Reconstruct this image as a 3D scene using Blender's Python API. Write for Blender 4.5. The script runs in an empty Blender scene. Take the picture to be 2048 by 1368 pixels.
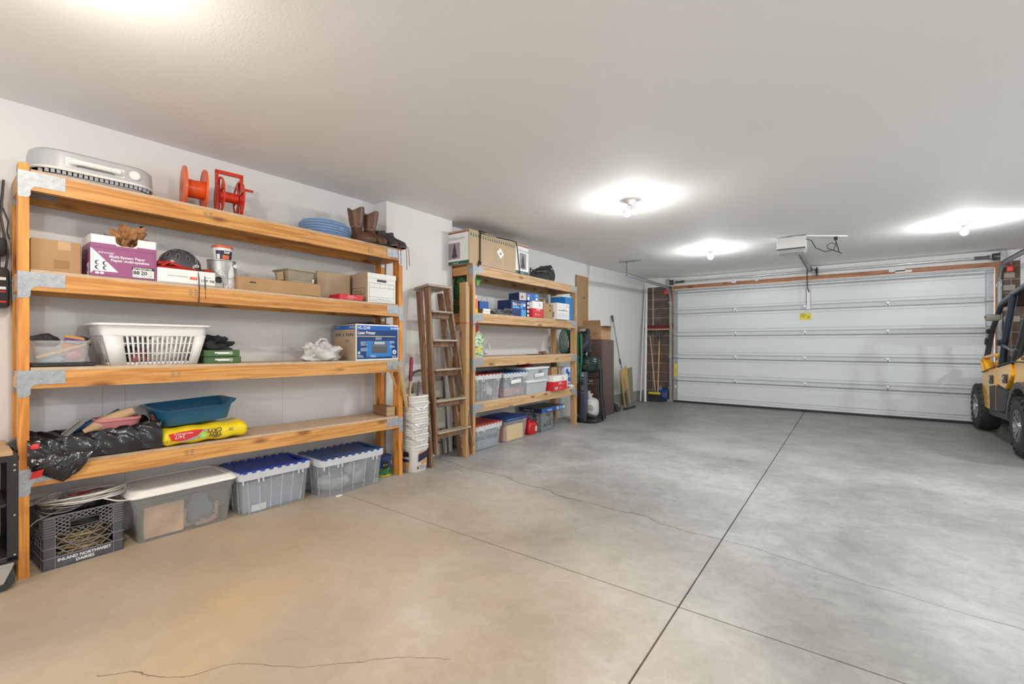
import bpy, bmesh, math, random
from mathutils import Vector, Matrix
import mathutils.noise as MN
R = random.Random(7)
sc = bpy.context.scene
COL = sc.collection
PI = math.pi
# ---------------------------------------------------------------- camera, exposure, world
cd = bpy.data.cameras.new('camera'); cam = bpy.data.objects.new('camera', cd); COL.objects.link(cam)
cd.sensor_width = 36.0; cd.lens = 908.17 / 2048 * 36; cd.shift_y = 4.0 / 2048
cd.clip_start = .05; cd.clip_end = 100
cam.location = (3.697, 0, 1.18); cam.rotation_euler = (PI / 2, 0, .6375)
sc.camera = cam
sc.view_settings.view_transform = 'Standard'; sc.view_settings.look = 'None'
sc.view_settings.gamma = 1; sc.view_settings.use_curve_mapping = False
sc.view_settings.exposure = 0.2
w = bpy.data.worlds.new('world'); sc.world = w; w.use_nodes = True
w.node_tree.nodes['Background'].inputs[0].default_value = (.93, .97, 1.0, 1)
w.node_tree.nodes['Background'].inputs[1].default_value = 2.6    # soft fill, let in by an unseen rear opening added for it
BULB = 1640.0          # radiance of a bare bulb
WARM = (1.0, .90, .76); MID = (.98, .98, .95); COOL = (.94, 1.0, 1.0)
# lamps: x, y, colour, strength factor, number of bulbs (built as lamp holders further down)
LAMPS = [(2.05, 4.09, MID, .75, 2), (2.12, 6.88, COOL, .62, 1), (4.73, 7.03, COOL, .68, 1), (1.60, .34, WARM, 1.1, 1),
         (4.75, .9, MID, 2.6, 1), (3.2, -2.4, MID, 1.5, 2), (6.4, 4.6, COOL, 1.9, 2)]  # the lamps on this line are unseen, added as fill

# ---------------------------------------------------------------- materials
MC = {}
def mat(name, col, rough=.6, metal=0, bump=0, bscale=60, var=0, vscale=8, alpha=1, emit=0, spec=.5, coat=0, stretch=None, trans=0):
    if name in MC: return MC[name]
    m = bpy.data.materials.new(name); MC[name] = m; m.use_nodes = True
    nt = m.node_tree; b = nt.nodes['Principled BSDF']
    b.inputs['Base Color'].default_value = (*col, 1); b.inputs['Roughness'].default_value = rough
    b.inputs['Metallic'].default_value = metal; b.inputs['Specular IOR Level'].default_value = spec
    b.inputs['Coat Weight'].default_value = coat; b.inputs['Alpha'].default_value = alpha
    b.inputs['Transmission Weight'].default_value = trans
    if emit:
        b.inputs['Emission Color'].default_value = (*col, 1); b.inputs['Emission Strength'].default_value = emit
    tc = None
    def coords():
        nonlocal tc
        if tc is None:
            t = nt.nodes.new('ShaderNodeTexCoord'); mp = nt.nodes.new('ShaderNodeMapping')
            nt.links.new(t.outputs['Object'], mp.inputs[0])
            if stretch: mp.inputs['Scale'].default_value = stretch
            tc = mp
        return tc.outputs[0]
    if var:
        n = nt.nodes.new('ShaderNodeTexNoise'); n.inputs['Scale'].default_value = vscale; n.inputs['Detail'].default_value = 5
        nt.links.new(coords(), n.inputs['Vector'])
        r = nt.nodes.new('ShaderNodeMixRGB'); r.blend_type = 'MIX'
        r.inputs[1].default_value = (*[c * (1 - var) for c in col], 1); r.inputs[2].default_value = (*[min(1, c * (1 + var)) for c in col], 1)
        cr = nt.nodes.new('ShaderNodeValToRGB'); cr.color_ramp.elements[0].position = .3; cr.color_ramp.elements[1].position = .7
        nt.links.new(n.outputs[0], cr.inputs[0]); nt.links.new(cr.outputs[0], r.inputs[0]); nt.links.new(r.outputs[0], b.inputs['Base Color'])
    if bump:
        n = nt.nodes.new('ShaderNodeTexNoise'); n.inputs['Scale'].default_value = bscale; n.inputs['Detail'].default_value = 3
        nt.links.new(coords(), n.inputs['Vector'])
        bp = nt.nodes.new('ShaderNodeBump'); bp.inputs['Strength'].default_value = bump; bp.inputs['Distance'].default_value = .01
        nt.links.new(n.outputs[0], bp.inputs['Height']); nt.links.new(bp.outputs[0], b.inputs['Normal'])
    return m
def wood(name, base, dark, axis=0, scale=1.0, knots=True, rough=.55):
    """lumber: stretched grain along an axis of the object, a few knots"""
    if name in MC: return MC[name]
    m = bpy.data.materials.new(name); MC[name] = m; m.use_nodes = True
    nt = m.node_tree; N = nt.nodes; L = nt.links; b = N['Principled BSDF']; b.inputs['Roughness'].default_value = rough
    t = N.new('ShaderNodeTexCoord'); mp = N.new('ShaderNodeMapping')
    s = [22.0 * scale] * 3; s[axis] = 1.1 * scale; mp.inputs['Scale'].default_value = s
    L.new(t.outputs['Object'], mp.inputs[0])
    n = N.new('ShaderNodeTexNoise'); n.inputs['Scale'].default_value = 1.6; n.inputs['Detail'].default_value = 4; n.inputs['Distortion'].default_value = 1.2
    L.new(mp.outputs[0], n.inputs['Vector'])
    cr = N.new('ShaderNodeValToRGB'); e = cr.color_ramp.elements
    e[0].position = .40; e[0].color = (*dark, 1); e[1].position = .58; e[1].color = (*base, 1)
    L.new(n.outputs[0], cr.inputs[0]); out = cr.outputs[0]
    if knots:
        mp2 = N.new('ShaderNodeMapping'); s2 = [9.0] * 3; s2[axis] = 3.2; mp2.inputs['Scale'].default_value = s2
        L.new(t.outputs['Object'], mp2.inputs[0])
        v = N.new('ShaderNodeTexVoronoi'); v.inputs['Scale'].default_value = 1.0; L.new(mp2.outputs[0], v.inputs['Vector'])
        c2 = N.new('ShaderNodeValToRGB'); f = c2.color_ramp.elements
        f[0].position = .10; f[0].color = (.24, .10, .035, 1); f[1].position = .24; f[1].color = (1, 1, 1, 1)
        L.new(v.outputs['Distance'], c2.inputs[0])
        mx = N.new('ShaderNodeMixRGB'); mx.blend_type = 'MULTIPLY'; mx.inputs[0].default_value = .75
        L.new(out, mx.inputs[1]); L.new(c2.outputs[0], mx.inputs[2]); out = mx.outputs[0]
    L.new(out, b.inputs['Base Color'])
    return m

# ---------------------------------------------------------------- mesh collector
def rr(cx, cy, w_, d_, r, n=4):
    r = min(r, w_ / 2 - 1e-4, d_ / 2 - 1e-4); o = []
    for k, (sx, sy) in enumerate(((1, 1), (-1, 1), (-1, -1), (1, -1))):
        for i in range(n + 1):
            a = PI / 2 * (k + i / n)
            o.append((cx + sx * (w_ / 2 - r) + r * math.cos(a), cy + sy * (d_ / 2 - r) + r * math.sin(a)))
    return o
class MB:
    def __init__(s): s.v = []; s.f = []; s.mi = []; s.X = Matrix.Identity(4)
    def add(s, vs, fs, m=0):
        b = len(s.v); s.v += [tuple(s.X @ Vector(v)) for v in vs]
        s.f += [tuple(b + i for i in f) for f in fs]; s.mi += [m] * len(fs); return s
    def box(s, x0, y0, z0, x1, y1, z1, m=0):
        return s.hexa([(x0, y0, z0), (x1, y0, z0), (x1, y1, z0), (x0, y1, z0), (x0, y0, z1), (x1, y0, z1), (x1, y1, z1), (x0, y1, z1)], m)
    def hexa(s, p, m=0):
        return s.add(p, [(0, 3, 2, 1), (4, 5, 6, 7), (0, 1, 5, 4), (1, 2, 6, 5), (2, 3, 7, 6), (3, 0, 4, 7)], m)
    def rbox(s, x0, y0, z0, x1, y1, z1, r=.01, m=0, seg=2):
        bm = bmesh.new(); bmesh.ops.create_cube(bm, size=1)
        for v in bm.verts: v.co = ((x0 + x1) / 2 + v.co.x * (x1 - x0), (y0 + y1) / 2 + v.co.y * (y1 - y0), (z0 + z1) / 2 + v.co.z * (z1 - z0))
        bmesh.ops.bevel(bm, geom=list(bm.edges), offset=r, segments=seg, profile=.5, affect='EDGES')
        s.bm(bm, m); return s
    def bm(s, bm, m=0):
        bm.verts.index_update()
        s.add([v.co[:] for v in bm.verts], [[v.index for v in f.verts] for f in bm.faces], m); bm.free()
    def bar(s, p, q, w_, h, m=0, up=(0, 0, 1)):
        p = Vector(p); q = Vector(q); d = (q - p).normalized(); u = Vector(up)
        if abs(d.dot(u)) > .98: u = Vector((0, 1, 0))
        a = d.cross(u).normalized() * w_ / 2; b = a.cross(d).normalized() * h / 2
        return s.hexa([p - a - b, p + a - b, q + a - b, q - a - b, p - a + b, p + a + b, q + a + b, q - a + b], m)
    def tube(s, pts, r, m=0, n=8, closed=False, caps=True):
        pts = [Vector(p) for p in pts]; N = len(pts); rs = r if isinstance(r, (list, tuple)) else [r] * N
        vs = []; u = None
        for i, p in enumerate(pts):
            a = pts[i - 1] if (i or closed) else p; c = pts[(i + 1) % N] if (i < N - 1 or closed) else p
            d = (c - a).normalized()
            if u is None:
                u = Vector((0, 0, 1)) if abs(d.z) < .9 else Vector((1, 0, 0))
            u = (u - d * u.dot(d))
            if u.length < 1e-5: u = Vector((1, 0, 0)).cross(d)
            u.normalize(); w2 = d.cross(u)
            vs += [p + (u * math.cos(2 * PI * k / n) + w2 * math.sin(2 * PI * k / n)) * rs[i] for k in range(n)]
        fs = []
        for i in range(N if closed else N - 1):
            j = (i + 1) % N
            fs += [(i * n + k, i * n + (k + 1) % n, j * n + (k + 1) % n, j * n + k) for k in range(n)]
        if caps and not closed: fs += [tuple(range(n - 1, -1, -1)), tuple((N - 1) * n + k for k in range(n))]
        return s.add(vs, fs, m)
    def loft(s, rings, m=0, cap0=True, cap1=True):
        n = len(rings[0]); vs = [v for r in rings for v in r]; fs = []
        for i in range(len(rings) - 1):
            fs += [(i * n + k, i * n + (k + 1) % n, (i + 1) * n + (k + 1) % n, (i + 1) * n + k) for k in range(n)]
        if cap0: fs.append(tuple(range(n - 1, -1, -1)))
        if cap1: fs.append(tuple((len(rings) - 1) * n + k for k in range(n)))
        return s.add(vs, fs, m)
    def rings(s, spec, m=0, n=4, cap0=True, cap1=True):
        """spec: list of (cx, cy, w, d, r, z)"""
        return s.loft([[(x, y, q[5]) for x, y in rr(*q[:5], n)] for q in spec], m, cap0, cap1)
    def lathe(s, prof, c=(0, 0, 0), m=0, n=24, axis='z', cap0=True, cap1=True):
        rg = []
        for r, z in prof:
            rg.append([])
            for k in range(n):
                a = 2 * PI * k / n; x, y = r * math.cos(a), r * math.sin(a)
                p = (x, y, z) if axis == 'z' else (z, x, y) if axis == 'x' else (y, z, x)
                rg[-1].append((c[0] + p[0], c[1] + p[1], c[2] + p[2]))
        return s.loft(rg, m, cap0, cap1)
    def prism(s, pts, o, u, v, nrm, th, m=0):
        """2D outline pts in the plane (u, v) through o, thickness th along nrm"""
        o, u, v, nrm = map(Vector, (o, u, v, nrm)); a = [o + u * x + v * y for x, y in pts]; n = len(a)
        return s.add(a + [p + nrm * th for p in a], [tuple(range(n - 1, -1, -1)), tuple(range(n, 2 * n))] + [(k, (k + 1) % n, n + (k + 1) % n, n + k) for k in range(n)], m)
    def quad(s, o, u, v, x0, y0, x1, y1, m=0):
        o, u, v = map(Vector, (o, u, v))
        return s.add([o + u * x + v * y for x, y in ((x0, y0), (x1, y0), (x1, y1), (x0, y1))], [(0, 1, 2, 3)], m)
    def face(s, o, u, v, pts, m=0):
        o, u, v = map(Vector, (o, u, v)); return s.add([o + u * x + v * y for x, y in pts], [tuple(range(len(pts)))], m)
    def text(s, str_, o, u, v, x, y, size, m=0, al='LEFT', sx=1, bold=0):
        c = bpy.data.curves.new('t', 'FONT'); c.body = str_; c.size = size; c.align_x = al; c.offset = bold; c.resolution_u = 2
        ob = bpy.data.objects.new('t', c); COL.objects.link(ob); bpy.context.view_layer.update()
        me = bpy.data.meshes.new_from_object(ob.evaluated_get(bpy.context.evaluated_depsgraph_get()))
        o, u, v = map(Vector, (o, u, v))
        s.add([o + u * (x + p.co.x * sx) + v * (y + p.co.y) for p in me.vertices], [tuple(f.vertices) for f in me.polygons], m)
        bpy.data.objects.remove(ob); bpy.data.meshes.remove(me); bpy.data.curves.remove(c); return s
    def grid(s, fn, nu, nv, m=0, cu=False):
        vs = [fn(i / (nu if cu else nu - 1), j / (nv - 1)) for j in range(nv) for i in range(nu)]; fs = []
        for j in range(nv - 1):
            for i in range(nu if cu else nu - 1):
                k = (i + 1) % nu; fs.append((j * nu + i, j * nu + k, (j + 1) * nu + k, (j + 1) * nu + i))
        return s.add(vs, fs, m)
    def build(s, name, mats, parent=None, loc=None, rot=None, flip=True, sharp=.6):
        me = bpy.data.meshes.new(name); me.from_pydata(s.v, [], s.f)
        if not isinstance(mats, (list, tuple)): mats = [mats]
        for m in mats: me.materials.append(m)
        me.polygons.foreach_set('material_index', s.mi); me.update()
        if flip:
            bm = bmesh.new(); bm.from_mesh(me); bmesh.ops.recalc_face_normals(bm, faces=bm.faces); bm.to_mesh(me); bm.free()
        me.shade_smooth(); me.set_sharp_from_angle(angle=sharp)
        o = bpy.data.objects.new(name, me); COL.objects.link(o)
        if parent: o.parent = parent
        if loc: o.location = loc
        if rot is not None: o.rotation_euler = rot if isinstance(rot, (tuple, list)) else (0, 0, rot)
        return o
def tag(o, label, cat, group=None):
    o['label'] = label; o['category'] = cat
    if group: o['group'] = group
    return o
def thing(name, label, cat, loc=(0, 0, 0), rot=0, group=None):
    o = bpy.data.objects.new(name, None); COL.objects.link(o); o.empty_display_size = .05
    o.location = loc; o.rotation_euler = rot if isinstance(rot, (tuple, list)) else (0, 0, rot)
    return tag(o, label, cat, group)
def struct(name, mb, mats, parent=None, **k):
    o = mb.build(name, mats, parent, **k)
    if not parent: o['kind'] = 'structure'
    return o
def blotch(name, cols, scale=9, rough=.35, seed=0):
    """printed film: irregular patches of flat colours"""
    m = bpy.data.materials.new(name); m.use_nodes = True; nt = m.node_tree; b = nt.nodes['Principled BSDF']; b.inputs['Roughness'].default_value = rough
    t = nt.nodes.new('ShaderNodeTexCoord'); mp = nt.nodes.new('ShaderNodeMapping'); mp.inputs['Location'].default_value = (seed, seed, seed); mp.inputs['Scale'].default_value = (.6, .6, 1.5)
    n = nt.nodes.new('ShaderNodeTexNoise'); n.inputs['Scale'].default_value = scale; n.inputs['Detail'].default_value = 3; n.inputs['Distortion'].default_value = 1.5
    r = nt.nodes.new('ShaderNodeValToRGB'); r.color_ramp.interpolation = 'CONSTANT'; e = r.color_ramp.elements
    while len(e) < len(cols): e.new(.5)
    for k, (p, c) in enumerate(cols): e[k].position = p; e[k].color = (*c, 1)
    nt.links.new(t.outputs['Object'], mp.inputs[0]); nt.links.new(mp.outputs[0], n.inputs['Vector']); nt.links.new(n.outputs[0], r.inputs[0]); nt.links.new(r.outputs[0], b.inputs['Base Color'])
    return m
def absorb(dst, src):
    """printing belongs to the surface it is on: add src's faces to dst's mesh"""
    bm = bmesh.new(); bm.from_mesh(dst.data); n = len(bm.faces); off = len(dst.data.materials)
    for m in src.data.materials: dst.data.materials.append(m)
    bm.from_mesh(src.data); bm.faces.ensure_lookup_table()
    for f in bm.faces[n:]: f.material_index += off
    bm.to_mesh(dst.data); bm.free(); me = src.data; bpy.data.objects.remove(src); bpy.data.meshes.remove(me)
def kids(o): return [c for c in bpy.data.objects if c.parent == o]
def dup(root, loc, rot=None, label=None, group=None):
    r = root.copy(); COL.objects.link(r); r.location = loc
    if rot is not None: r.rotation_euler = (0, 0, rot)
    if label: r['label'] = label
    if group: r['group'] = group
    for ch in kids(root):
        c = ch.copy(); COL.objects.link(c); c.parent = r
        for g in kids(ch):
            d = g.copy(); COL.objects.link(d); d.parent = c
    return r
X, Y, Z = (1, 0, 0), (0, 1, 0), (0, 0, 1)

# colours
white = mat('white_plastic', (.74, .73, .71), .35)
black = mat('black_plastic', (.022, .022, .024), .45)
dkgrey = mat('dark_grey', (.09, .09, .095), .5)
galv = mat('galvanised_steel', (.36, .38, .40), .5, .45, var=.15, vscale=30)
steel = mat('steel', (.55, .55, .56), .3, .9)
kraft = mat('kraft_card', (.41, .25, .12), .8, var=.06, vscale=6)
kraft2 = mat('light_card', (.45, .33, .22), .8, var=.05, vscale=6)
paperw = mat('white_card', (.80, .79, .78), .6)
ink = mat('black_ink', (.03, .03, .035), .6)
red = mat('red_print', (.62, .02, .03), .45)
blue = mat('blue_print', (.01, .09, .36), .35)
lblue = mat('light_blue_print', (.10, .35, .75), .4)
navy = mat('navy_print', (.012, .015, .05), .4)
pine = wood('pine_along', (.66, .335, .10), (.48, .20, .045), 0)
pinez = wood('pine_upright', (.72, .31, .06), (.52, .18, .028), 2)
pine2 = wood('pale_pine_along', (.58, .38, .20), (.43, .25, .11), 0); pinez2 = wood('pale_pine_upright', (.58, .36, .18), (.43, .24, .10), 2)
piney = wood('pine_across', (.66, .35, .14), (.50, .24, .08), 1)
board = mat('shelf_board', (.55, .40, .27), .75, var=.10, vscale=20)

# ---------------------------------------------------------------- room
def floor_mat():
    m = bpy.data.materials.new('concrete_floor'); m.use_nodes = True; nt = m.node_tree; N = nt.nodes; L = nt.links
    b = N['Principled BSDF']; t = N.new('ShaderNodeTexCoord')
    def noise(sc_, det=5, dist=0, rough=.55):
        n = N.new('ShaderNodeTexNoise'); n.inputs['Scale'].default_value = sc_; n.inputs['Detail'].default_value = det
        n.inputs['Distortion'].default_value = dist; n.inputs['Roughness'].default_value = rough; L.new(t.outputs['Object'], n.inputs['Vector']); return n.outputs[0]
    def ramp(i, p0, c0, p1, c1):
        r = N.new('ShaderNodeValToRGB'); e = r.color_ramp.elements; e[0].position = p0; e[0].color = c0; e[1].position = p1; e[1].color = c1; L.new(i, r.inputs[0]); return r.outputs[0]
    def mix(f, a, c, mode='MIX'):
        x = N.new('ShaderNodeMixRGB'); x.blend_type = mode
        for k, q in ((0, f), (1, a), (2, c)):
            if isinstance(q, (int, float, tuple)): x.inputs[k].default_value = q
            else: L.new(q, x.inputs[k])
        return x.outputs[0]
    base = ramp(noise(1.1, 8, .4), .33, (.265, .262, .25, 1), .68, (.475, .475, .465, 1))
    fine = ramp(noise(11, 9, .8, .75), .3, (.74, .74, .74, 1), .7, (1.16, 1.16, 1.16, 1))
    c = mix(1.0, base, fine, 'MULTIPLY')
    tan = ramp(noise(.8, 5, .5), .42, (0, 0, 0, 1), .66, (1, 1, 1, 1))
    sx = N.new('ShaderNodeSeparateXYZ'); L.new(t.outputs['Object'], sx.inputs[0])
    # brownish stain plus painted-in warm lamplight, fading away from the near left slab
    g = N.new('ShaderNodeVectorMath'); g.operation = 'DISTANCE'; L.new(t.outputs['Object'], g.inputs[0]); g.inputs[1].default_value = (1.2, .6, 0)
    near = N.new('ShaderNodeMapRange'); near.inputs[1].default_value = .8; near.inputs[2].default_value = 3.1; near.inputs[3].default_value = 1; near.inputs[4].default_value = 0
    L.new(g.outputs['Value'], near.inputs[0])
    mu = N.new('ShaderNodeMath'); mu.operation = 'MULTIPLY_ADD'; L.new(tan, mu.inputs[0]); mu.inputs[1].default_value = .25; mu.inputs[2].default_value = .55
    m2 = N.new('ShaderNodeMath'); m2.operation = 'MULTIPLY'; L.new(mu.outputs[0], m2.inputs[0]); L.new(near.outputs[0], m2.inputs[1])
    c = mix(m2.outputs[0], c, (.56, .385, .205, 1))
    blot = ramp(noise(.55, 6, 1.0), .56, (0, 0, 0, 1), .74, (.55, .55, .55, 1))
    c = mix(blot, c, (.64, .64, .62, 1))
    dk_ = ramp(noise(.45, 5, .8), .30, (.45, .45, .45, 1), .46, (0, 0, 0, 1))
    c = mix(dk_, c, (.22, .215, .19, 1))
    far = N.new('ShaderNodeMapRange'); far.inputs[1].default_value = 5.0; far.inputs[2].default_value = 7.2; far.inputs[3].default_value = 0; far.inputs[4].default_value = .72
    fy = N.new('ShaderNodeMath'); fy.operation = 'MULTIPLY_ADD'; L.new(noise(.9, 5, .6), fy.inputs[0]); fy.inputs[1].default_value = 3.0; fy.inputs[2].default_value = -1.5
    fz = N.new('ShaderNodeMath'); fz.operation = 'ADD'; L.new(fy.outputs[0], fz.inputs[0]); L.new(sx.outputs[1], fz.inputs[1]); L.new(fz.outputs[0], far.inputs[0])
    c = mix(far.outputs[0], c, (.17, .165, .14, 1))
    # hairline cracks: distance from a wandering line
    def crack(a, b_, c_, wdt, amp, x0, x1):
        n = N.new('ShaderNodeTexNoise'); n.inputs['Scale'].default_value = 2.2; n.inputs['Detail'].default_value = 6; L.new(t.outputs['Object'], n.inputs['Vector'])
        e = N.new('ShaderNodeMath'); e.operation = 'MULTIPLY_ADD'; L.new(sx.outputs[0], e.inputs[0]); e.inputs[1].default_value = a; e.inputs[2].default_value = c_
        e2 = N.new('ShaderNodeMath'); e2.operation = 'MULTIPLY_ADD'; L.new(n.outputs[0], e2.inputs[0]); e2.inputs[1].default_value = amp; L.new(e.outputs[0], e2.inputs[2])
        d = N.new('ShaderNodeMath'); d.operation = 'SUBTRACT'; L.new(sx.outputs[1], d.inputs[0]); L.new(e2.outputs[0], d.inputs[1])
        ab = N.new('ShaderNodeMath'); ab.operation = 'ABSOLUTE'; L.new(d.outputs[0], ab.inputs[0])
        lt = N.new('ShaderNodeMath'); lt.operation = 'LESS_THAN'; L.new(ab.outputs[0], lt.inputs[0]); lt.inputs[1].default_value = wdt
        g1 = N.new('ShaderNodeMath'); g1.operation = 'GREATER_THAN'; L.new(sx.outputs[0], g1.inputs[0]); g1.inputs[1].default_value = x0
        g2 = N.new('ShaderNodeMath'); g2.operation = 'LESS_THAN'; L.new(sx.outputs[0], g2.inputs[0]); g2.inputs[1].default_value = x1
        q = N.new('ShaderNodeMath'); q.operation = 'MULTIPLY'; L.new(g1.outputs[0], q.inputs[0]); L.new(g2.outputs[0], q.inputs[1])
        q2 = N.new('ShaderNodeMath'); q2.operation = 'MULTIPLY'; L.new(q.outputs[0], q2.inputs[0]); L.new(lt.outputs[0], q2.inputs[1]); return q2.outputs[0]
    c = mix(crack(CR[0], 0, CR[1], .004, .28, .3, 3.08), c, (.10, .085, .07, 1))
    c = mix(crack(CR[2], 0, CR[3], .0028, .2, 3.08, 9), c, (.14, .12, .10, 1))
    c = mix(crack(.9, 0, -1.13, .0028, .28, 1.55, 2.5), c, (.20, .14, .10, 1))
    L.new(c, b.inputs['Base Color'])
    L.new(ramp(noise(3, 4), .3, (.36, .36, .36, 1), .7, (.55, .55, .55, 1)), b.inputs['Roughness'])
    bp = N.new('ShaderNodeBump'); bp.inputs['Strength'].default_value = .12; bp.inputs['Distance'].default_value = .01
    L.new(noise(40, 4), bp.inputs['Height']); L.new(bp.outputs[0], b.inputs['Normal'])
    return m
CR = (-.133, 3.204, -.14, 3.266)
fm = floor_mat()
JX, JY = 3.084, (2.0816, 6.2432); G = .004
f = MB(); xs = [-.3, JX, 9.0]; ys = [-5, JY[0], JY[1], 10.2]
for i in range(2):
    for j in range(3):
        x0 = xs[i] + (G if i else 0); x1 = xs[i + 1] - (G if i < 1 else 0)
        y0 = ys[j] + (0 if j == 0 else G); y1 = ys[j + 1] - (G if j < 2 else 0)
        f.box(x0, y0, -.06, x1, y1, 0)
f.box(-.3, -5, -.1, 9, 10.2, -.012, 1)
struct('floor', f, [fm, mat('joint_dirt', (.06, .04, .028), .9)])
wallm = mat('painted_drywall', (.74, .725, .715), .6, bump=.06, bscale=90)
ceilm = mat('ceiling_paint', (.88, .87, .86), .8, bump=.12, bscale=110, spec=.2)
c = MB()
def cz(x, y):
    k = max(0, 1 - max(x, 0) / 1.3)
    return 2.53 + k * (-.017 + .0085 * max(min(y, 9), 0)) - .0 * k
for xa, xb in ((-.3, 0), (0, 1.3), (1.3, 9)):
    for ya, yb in ((-5, 0), (0, 3), (3, 6), (6, 8), (8, 10.2)):
        c.add([(xa, ya, cz(xa, ya)), (xb, ya, cz(xb, ya)), (xb, yb, cz(xb, yb)), (xa, yb, cz(xa, yb))], [(0, 1, 2, 3)])
c.box(-.3, -5, 2.62, 9, 10.2, 2.7)
struct('ceiling', c, ceilm, sharp=1.5)
def wallpath(name, pts, z0, z1, m, th=.1, side=1):
    b = MB()
    for (xa, ya), (xb, yb) in zip(pts, pts[1:]):
        d = Vector((xb - xa, yb - ya, 0)).normalized(); n = Vector((-d.y, d.x, 0)) * th * side
        b.hexa([(xa, ya, z0), (xb, yb, z0), (xb + n.x, yb + n.y, z0), (xa + n.x, ya + n.y, z0), (xa, ya, z1), (xb, yb, z1), (xb + n.x, yb + n.y, z1), (xa + n.x, ya + n.y, z1)])
    return struct(name, b, m)
wallpath('wall_left', [(0, -5), (0, 7.19)], 0, 2.62, wallm)
b = MB(); b.box(-.05, 2.748, 0, .182, 3.637, 2.60)
struct('wall_left', b, wallm)
wallpath('wall_left', [(0, 7.19), (.2, 9.5)], .205, 2.62, wallm)
conc = mat('stem_concrete', (.30, .285, .25), .85, bump=.3, bscale=30, var=.25, vscale=14)
wallpath('wall_left', [(.0, 7.17), (.2, 9.5)], 0, .203, conc)
wallpath('wall_rear', [(.8, -5), (-.3, -5)], 0, 2.62, wallm, side=-1); wallpath('wall_rear', [(6.8, -5), (.8, -5)], 2.2, 2.62, wallm, side=-1); wallpath('wall_rear', [(7.3, -5), (6.8, -5)], 0, 2.62, wallm, side=-1)  # unseen opening between these pieces, added to let fill light in
wallpath('wall_right', [(7.3, 9.5), (7.3, -5)], 0, 2.62, wallm, side=1)
# drywall seam lines behind the shelves
b = MB(); b.box(-.002, 1.855, .0, .0012, 1.858, 1.3); b.box(-.002, .745, .0, .0012, .748, 1.3); b.box(-.002, .855, .0, .0012, .858, 1.3); struct('trim_1', b, mat('seam_shadow', (.55, .52, .48), .8))

def block_mat():
    m = bpy.data.materials.new('brown_block'); m.use_nodes = True; nt = m.node_tree; N = nt.nodes; L = nt.links; b = N['Principled BSDF']
    t = N.new('ShaderNodeTexCoord'); s = N.new('ShaderNodeSeparateXYZ'); c_ = N.new('ShaderNodeCombineXYZ'); L.new(t.outputs['Object'], s.inputs[0])
    a = N.new('ShaderNodeMath'); a.operation = 'ADD'; a.inputs[1].default_value = .025; L.new(s.outputs[0], a.inputs[0]); L.new(a.outputs[0], c_.inputs[0])
    a2 = N.new('ShaderNodeMath'); a2.operation = 'ADD'; a2.inputs[1].default_value = -.02; L.new(s.outputs[2], a2.inputs[0]); L.new(a2.outputs[0], c_.inputs[1])
    br = N.new('ShaderNodeTexBrick'); br.offset = 0; br.inputs['Scale'].default_value = 1; br.inputs['Brick Width'].default_value = .4; br.inputs['Row Height'].default_value = .19
    br.inputs['Mortar Size'].default_value = .006; br.inputs['Mortar Smooth'].default_value = .2
    br.inputs['Color1'].default_value = (.125, .085, .068, 1); br.inputs['Color2'].default_value = (.15, .10, .08, 1); br.inputs['Mortar'].default_value = (.36, .29, .25, 1)
    L.new(c_.outputs[0], br.inputs['Vector'])
    n = N.new('ShaderNodeTexNoise'); n.inputs['Scale'].default_value = 9; n.inputs['Detail'].default_value = 6; L.new(t.outputs['Object'], n.inputs['Vector'])
    r = N.new('ShaderNodeValToRGB'); r.color_ramp.elements[0].position = .35; r.color_ramp.elements[0].color = (.75, .75, .75, 1); r.color_ramp.elements[1].position = .7; r.color_ramp.elements[1].color = (1.2, 1.2, 1.2, 1)
    L.new(n.outputs[0], r.inputs[0])
    mx = N.new('ShaderNodeMixRGB'); mx.blend_type = 'MULTIPLY'; mx.inputs[0].default_value = 1; L.new(br.outputs[0], mx.inputs[1]); L.new(r.outputs[0], mx.inputs[2]); L.new(mx.outputs[0], b.inputs['Base Color'])
    b.inputs['Roughness'].default_value = .85; return m
blk = block_mat()
WY = 9.50
mort = mat('mortar', (.42, .38, .34), .9, bump=.3, bscale=50)
b = MB(); b.box(.1, WY, 0, .79, WY + .12, 2.44)
b.box(.366, WY - .004, 1.53, .392, WY + .01, 2.44, 1)
struct('wall_front_left', b, [blk, mort])
b = MB(); b.box(5.47, WY, 0, 6.9, WY + .12, 2.44)
for x0, x1, z0, z1 in ((5.50, 5.61, 2.13, 2.21), (5.49, 5.615, 1.95, 2.03), (5.49, 5.56, 1.66, 1.74), (5.5, 5.66, 1.50, 1.58), (5.74, 5.84, 1.1, 1.18)):
    b.rbox(x0, WY - .006, z0, x1, WY + .01, z1, .004, 1)
struct('wall_front_right', b, [blk, mort])
b = MB(); b.box(5.66, WY - .03, 1.80, 7.3, WY + .1, 2.60); struct('wall_front_right', b, wallm)
b = MB(); b.box(-.1, WY - .005, 2.375, 5.66, WY + .12, 2.60); b.box(-.1, WY, 2.44, 7.3, WY + .12, 2.60); struct('wall_front_header', b, wallm)
hw = wood('old_header_wood', (.42, .19, .09), (.27, .10, .05), 0)
hz = wood('old_jamb_wood', (.42, .22, .12), (.30, .13, .06), 2)
b = MB(); b.box(.80, WY - .02, 2.30, 5.42, WY + .06, 2.372); struct('trim_2', b, hw)
b = MB(); b.box(4.22, WY - .026, 2.335, 4.42, WY - .018, 2.374); b.box(4.30, WY - .026, 2.312, 4.50, WY - .018, 2.352); b.box(1.9, WY - .024, 2.345, 1.98, WY - .018, 2.374); b.box(2.3, WY - .024, 2.35, 2.36, WY - .018, 2.374); struct('trim_3', b, wallm)
b = MB(); b.box(.775, WY - .03, 0, .812, WY + .06, 2.372); struct('trim_4', b, hz)
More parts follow.
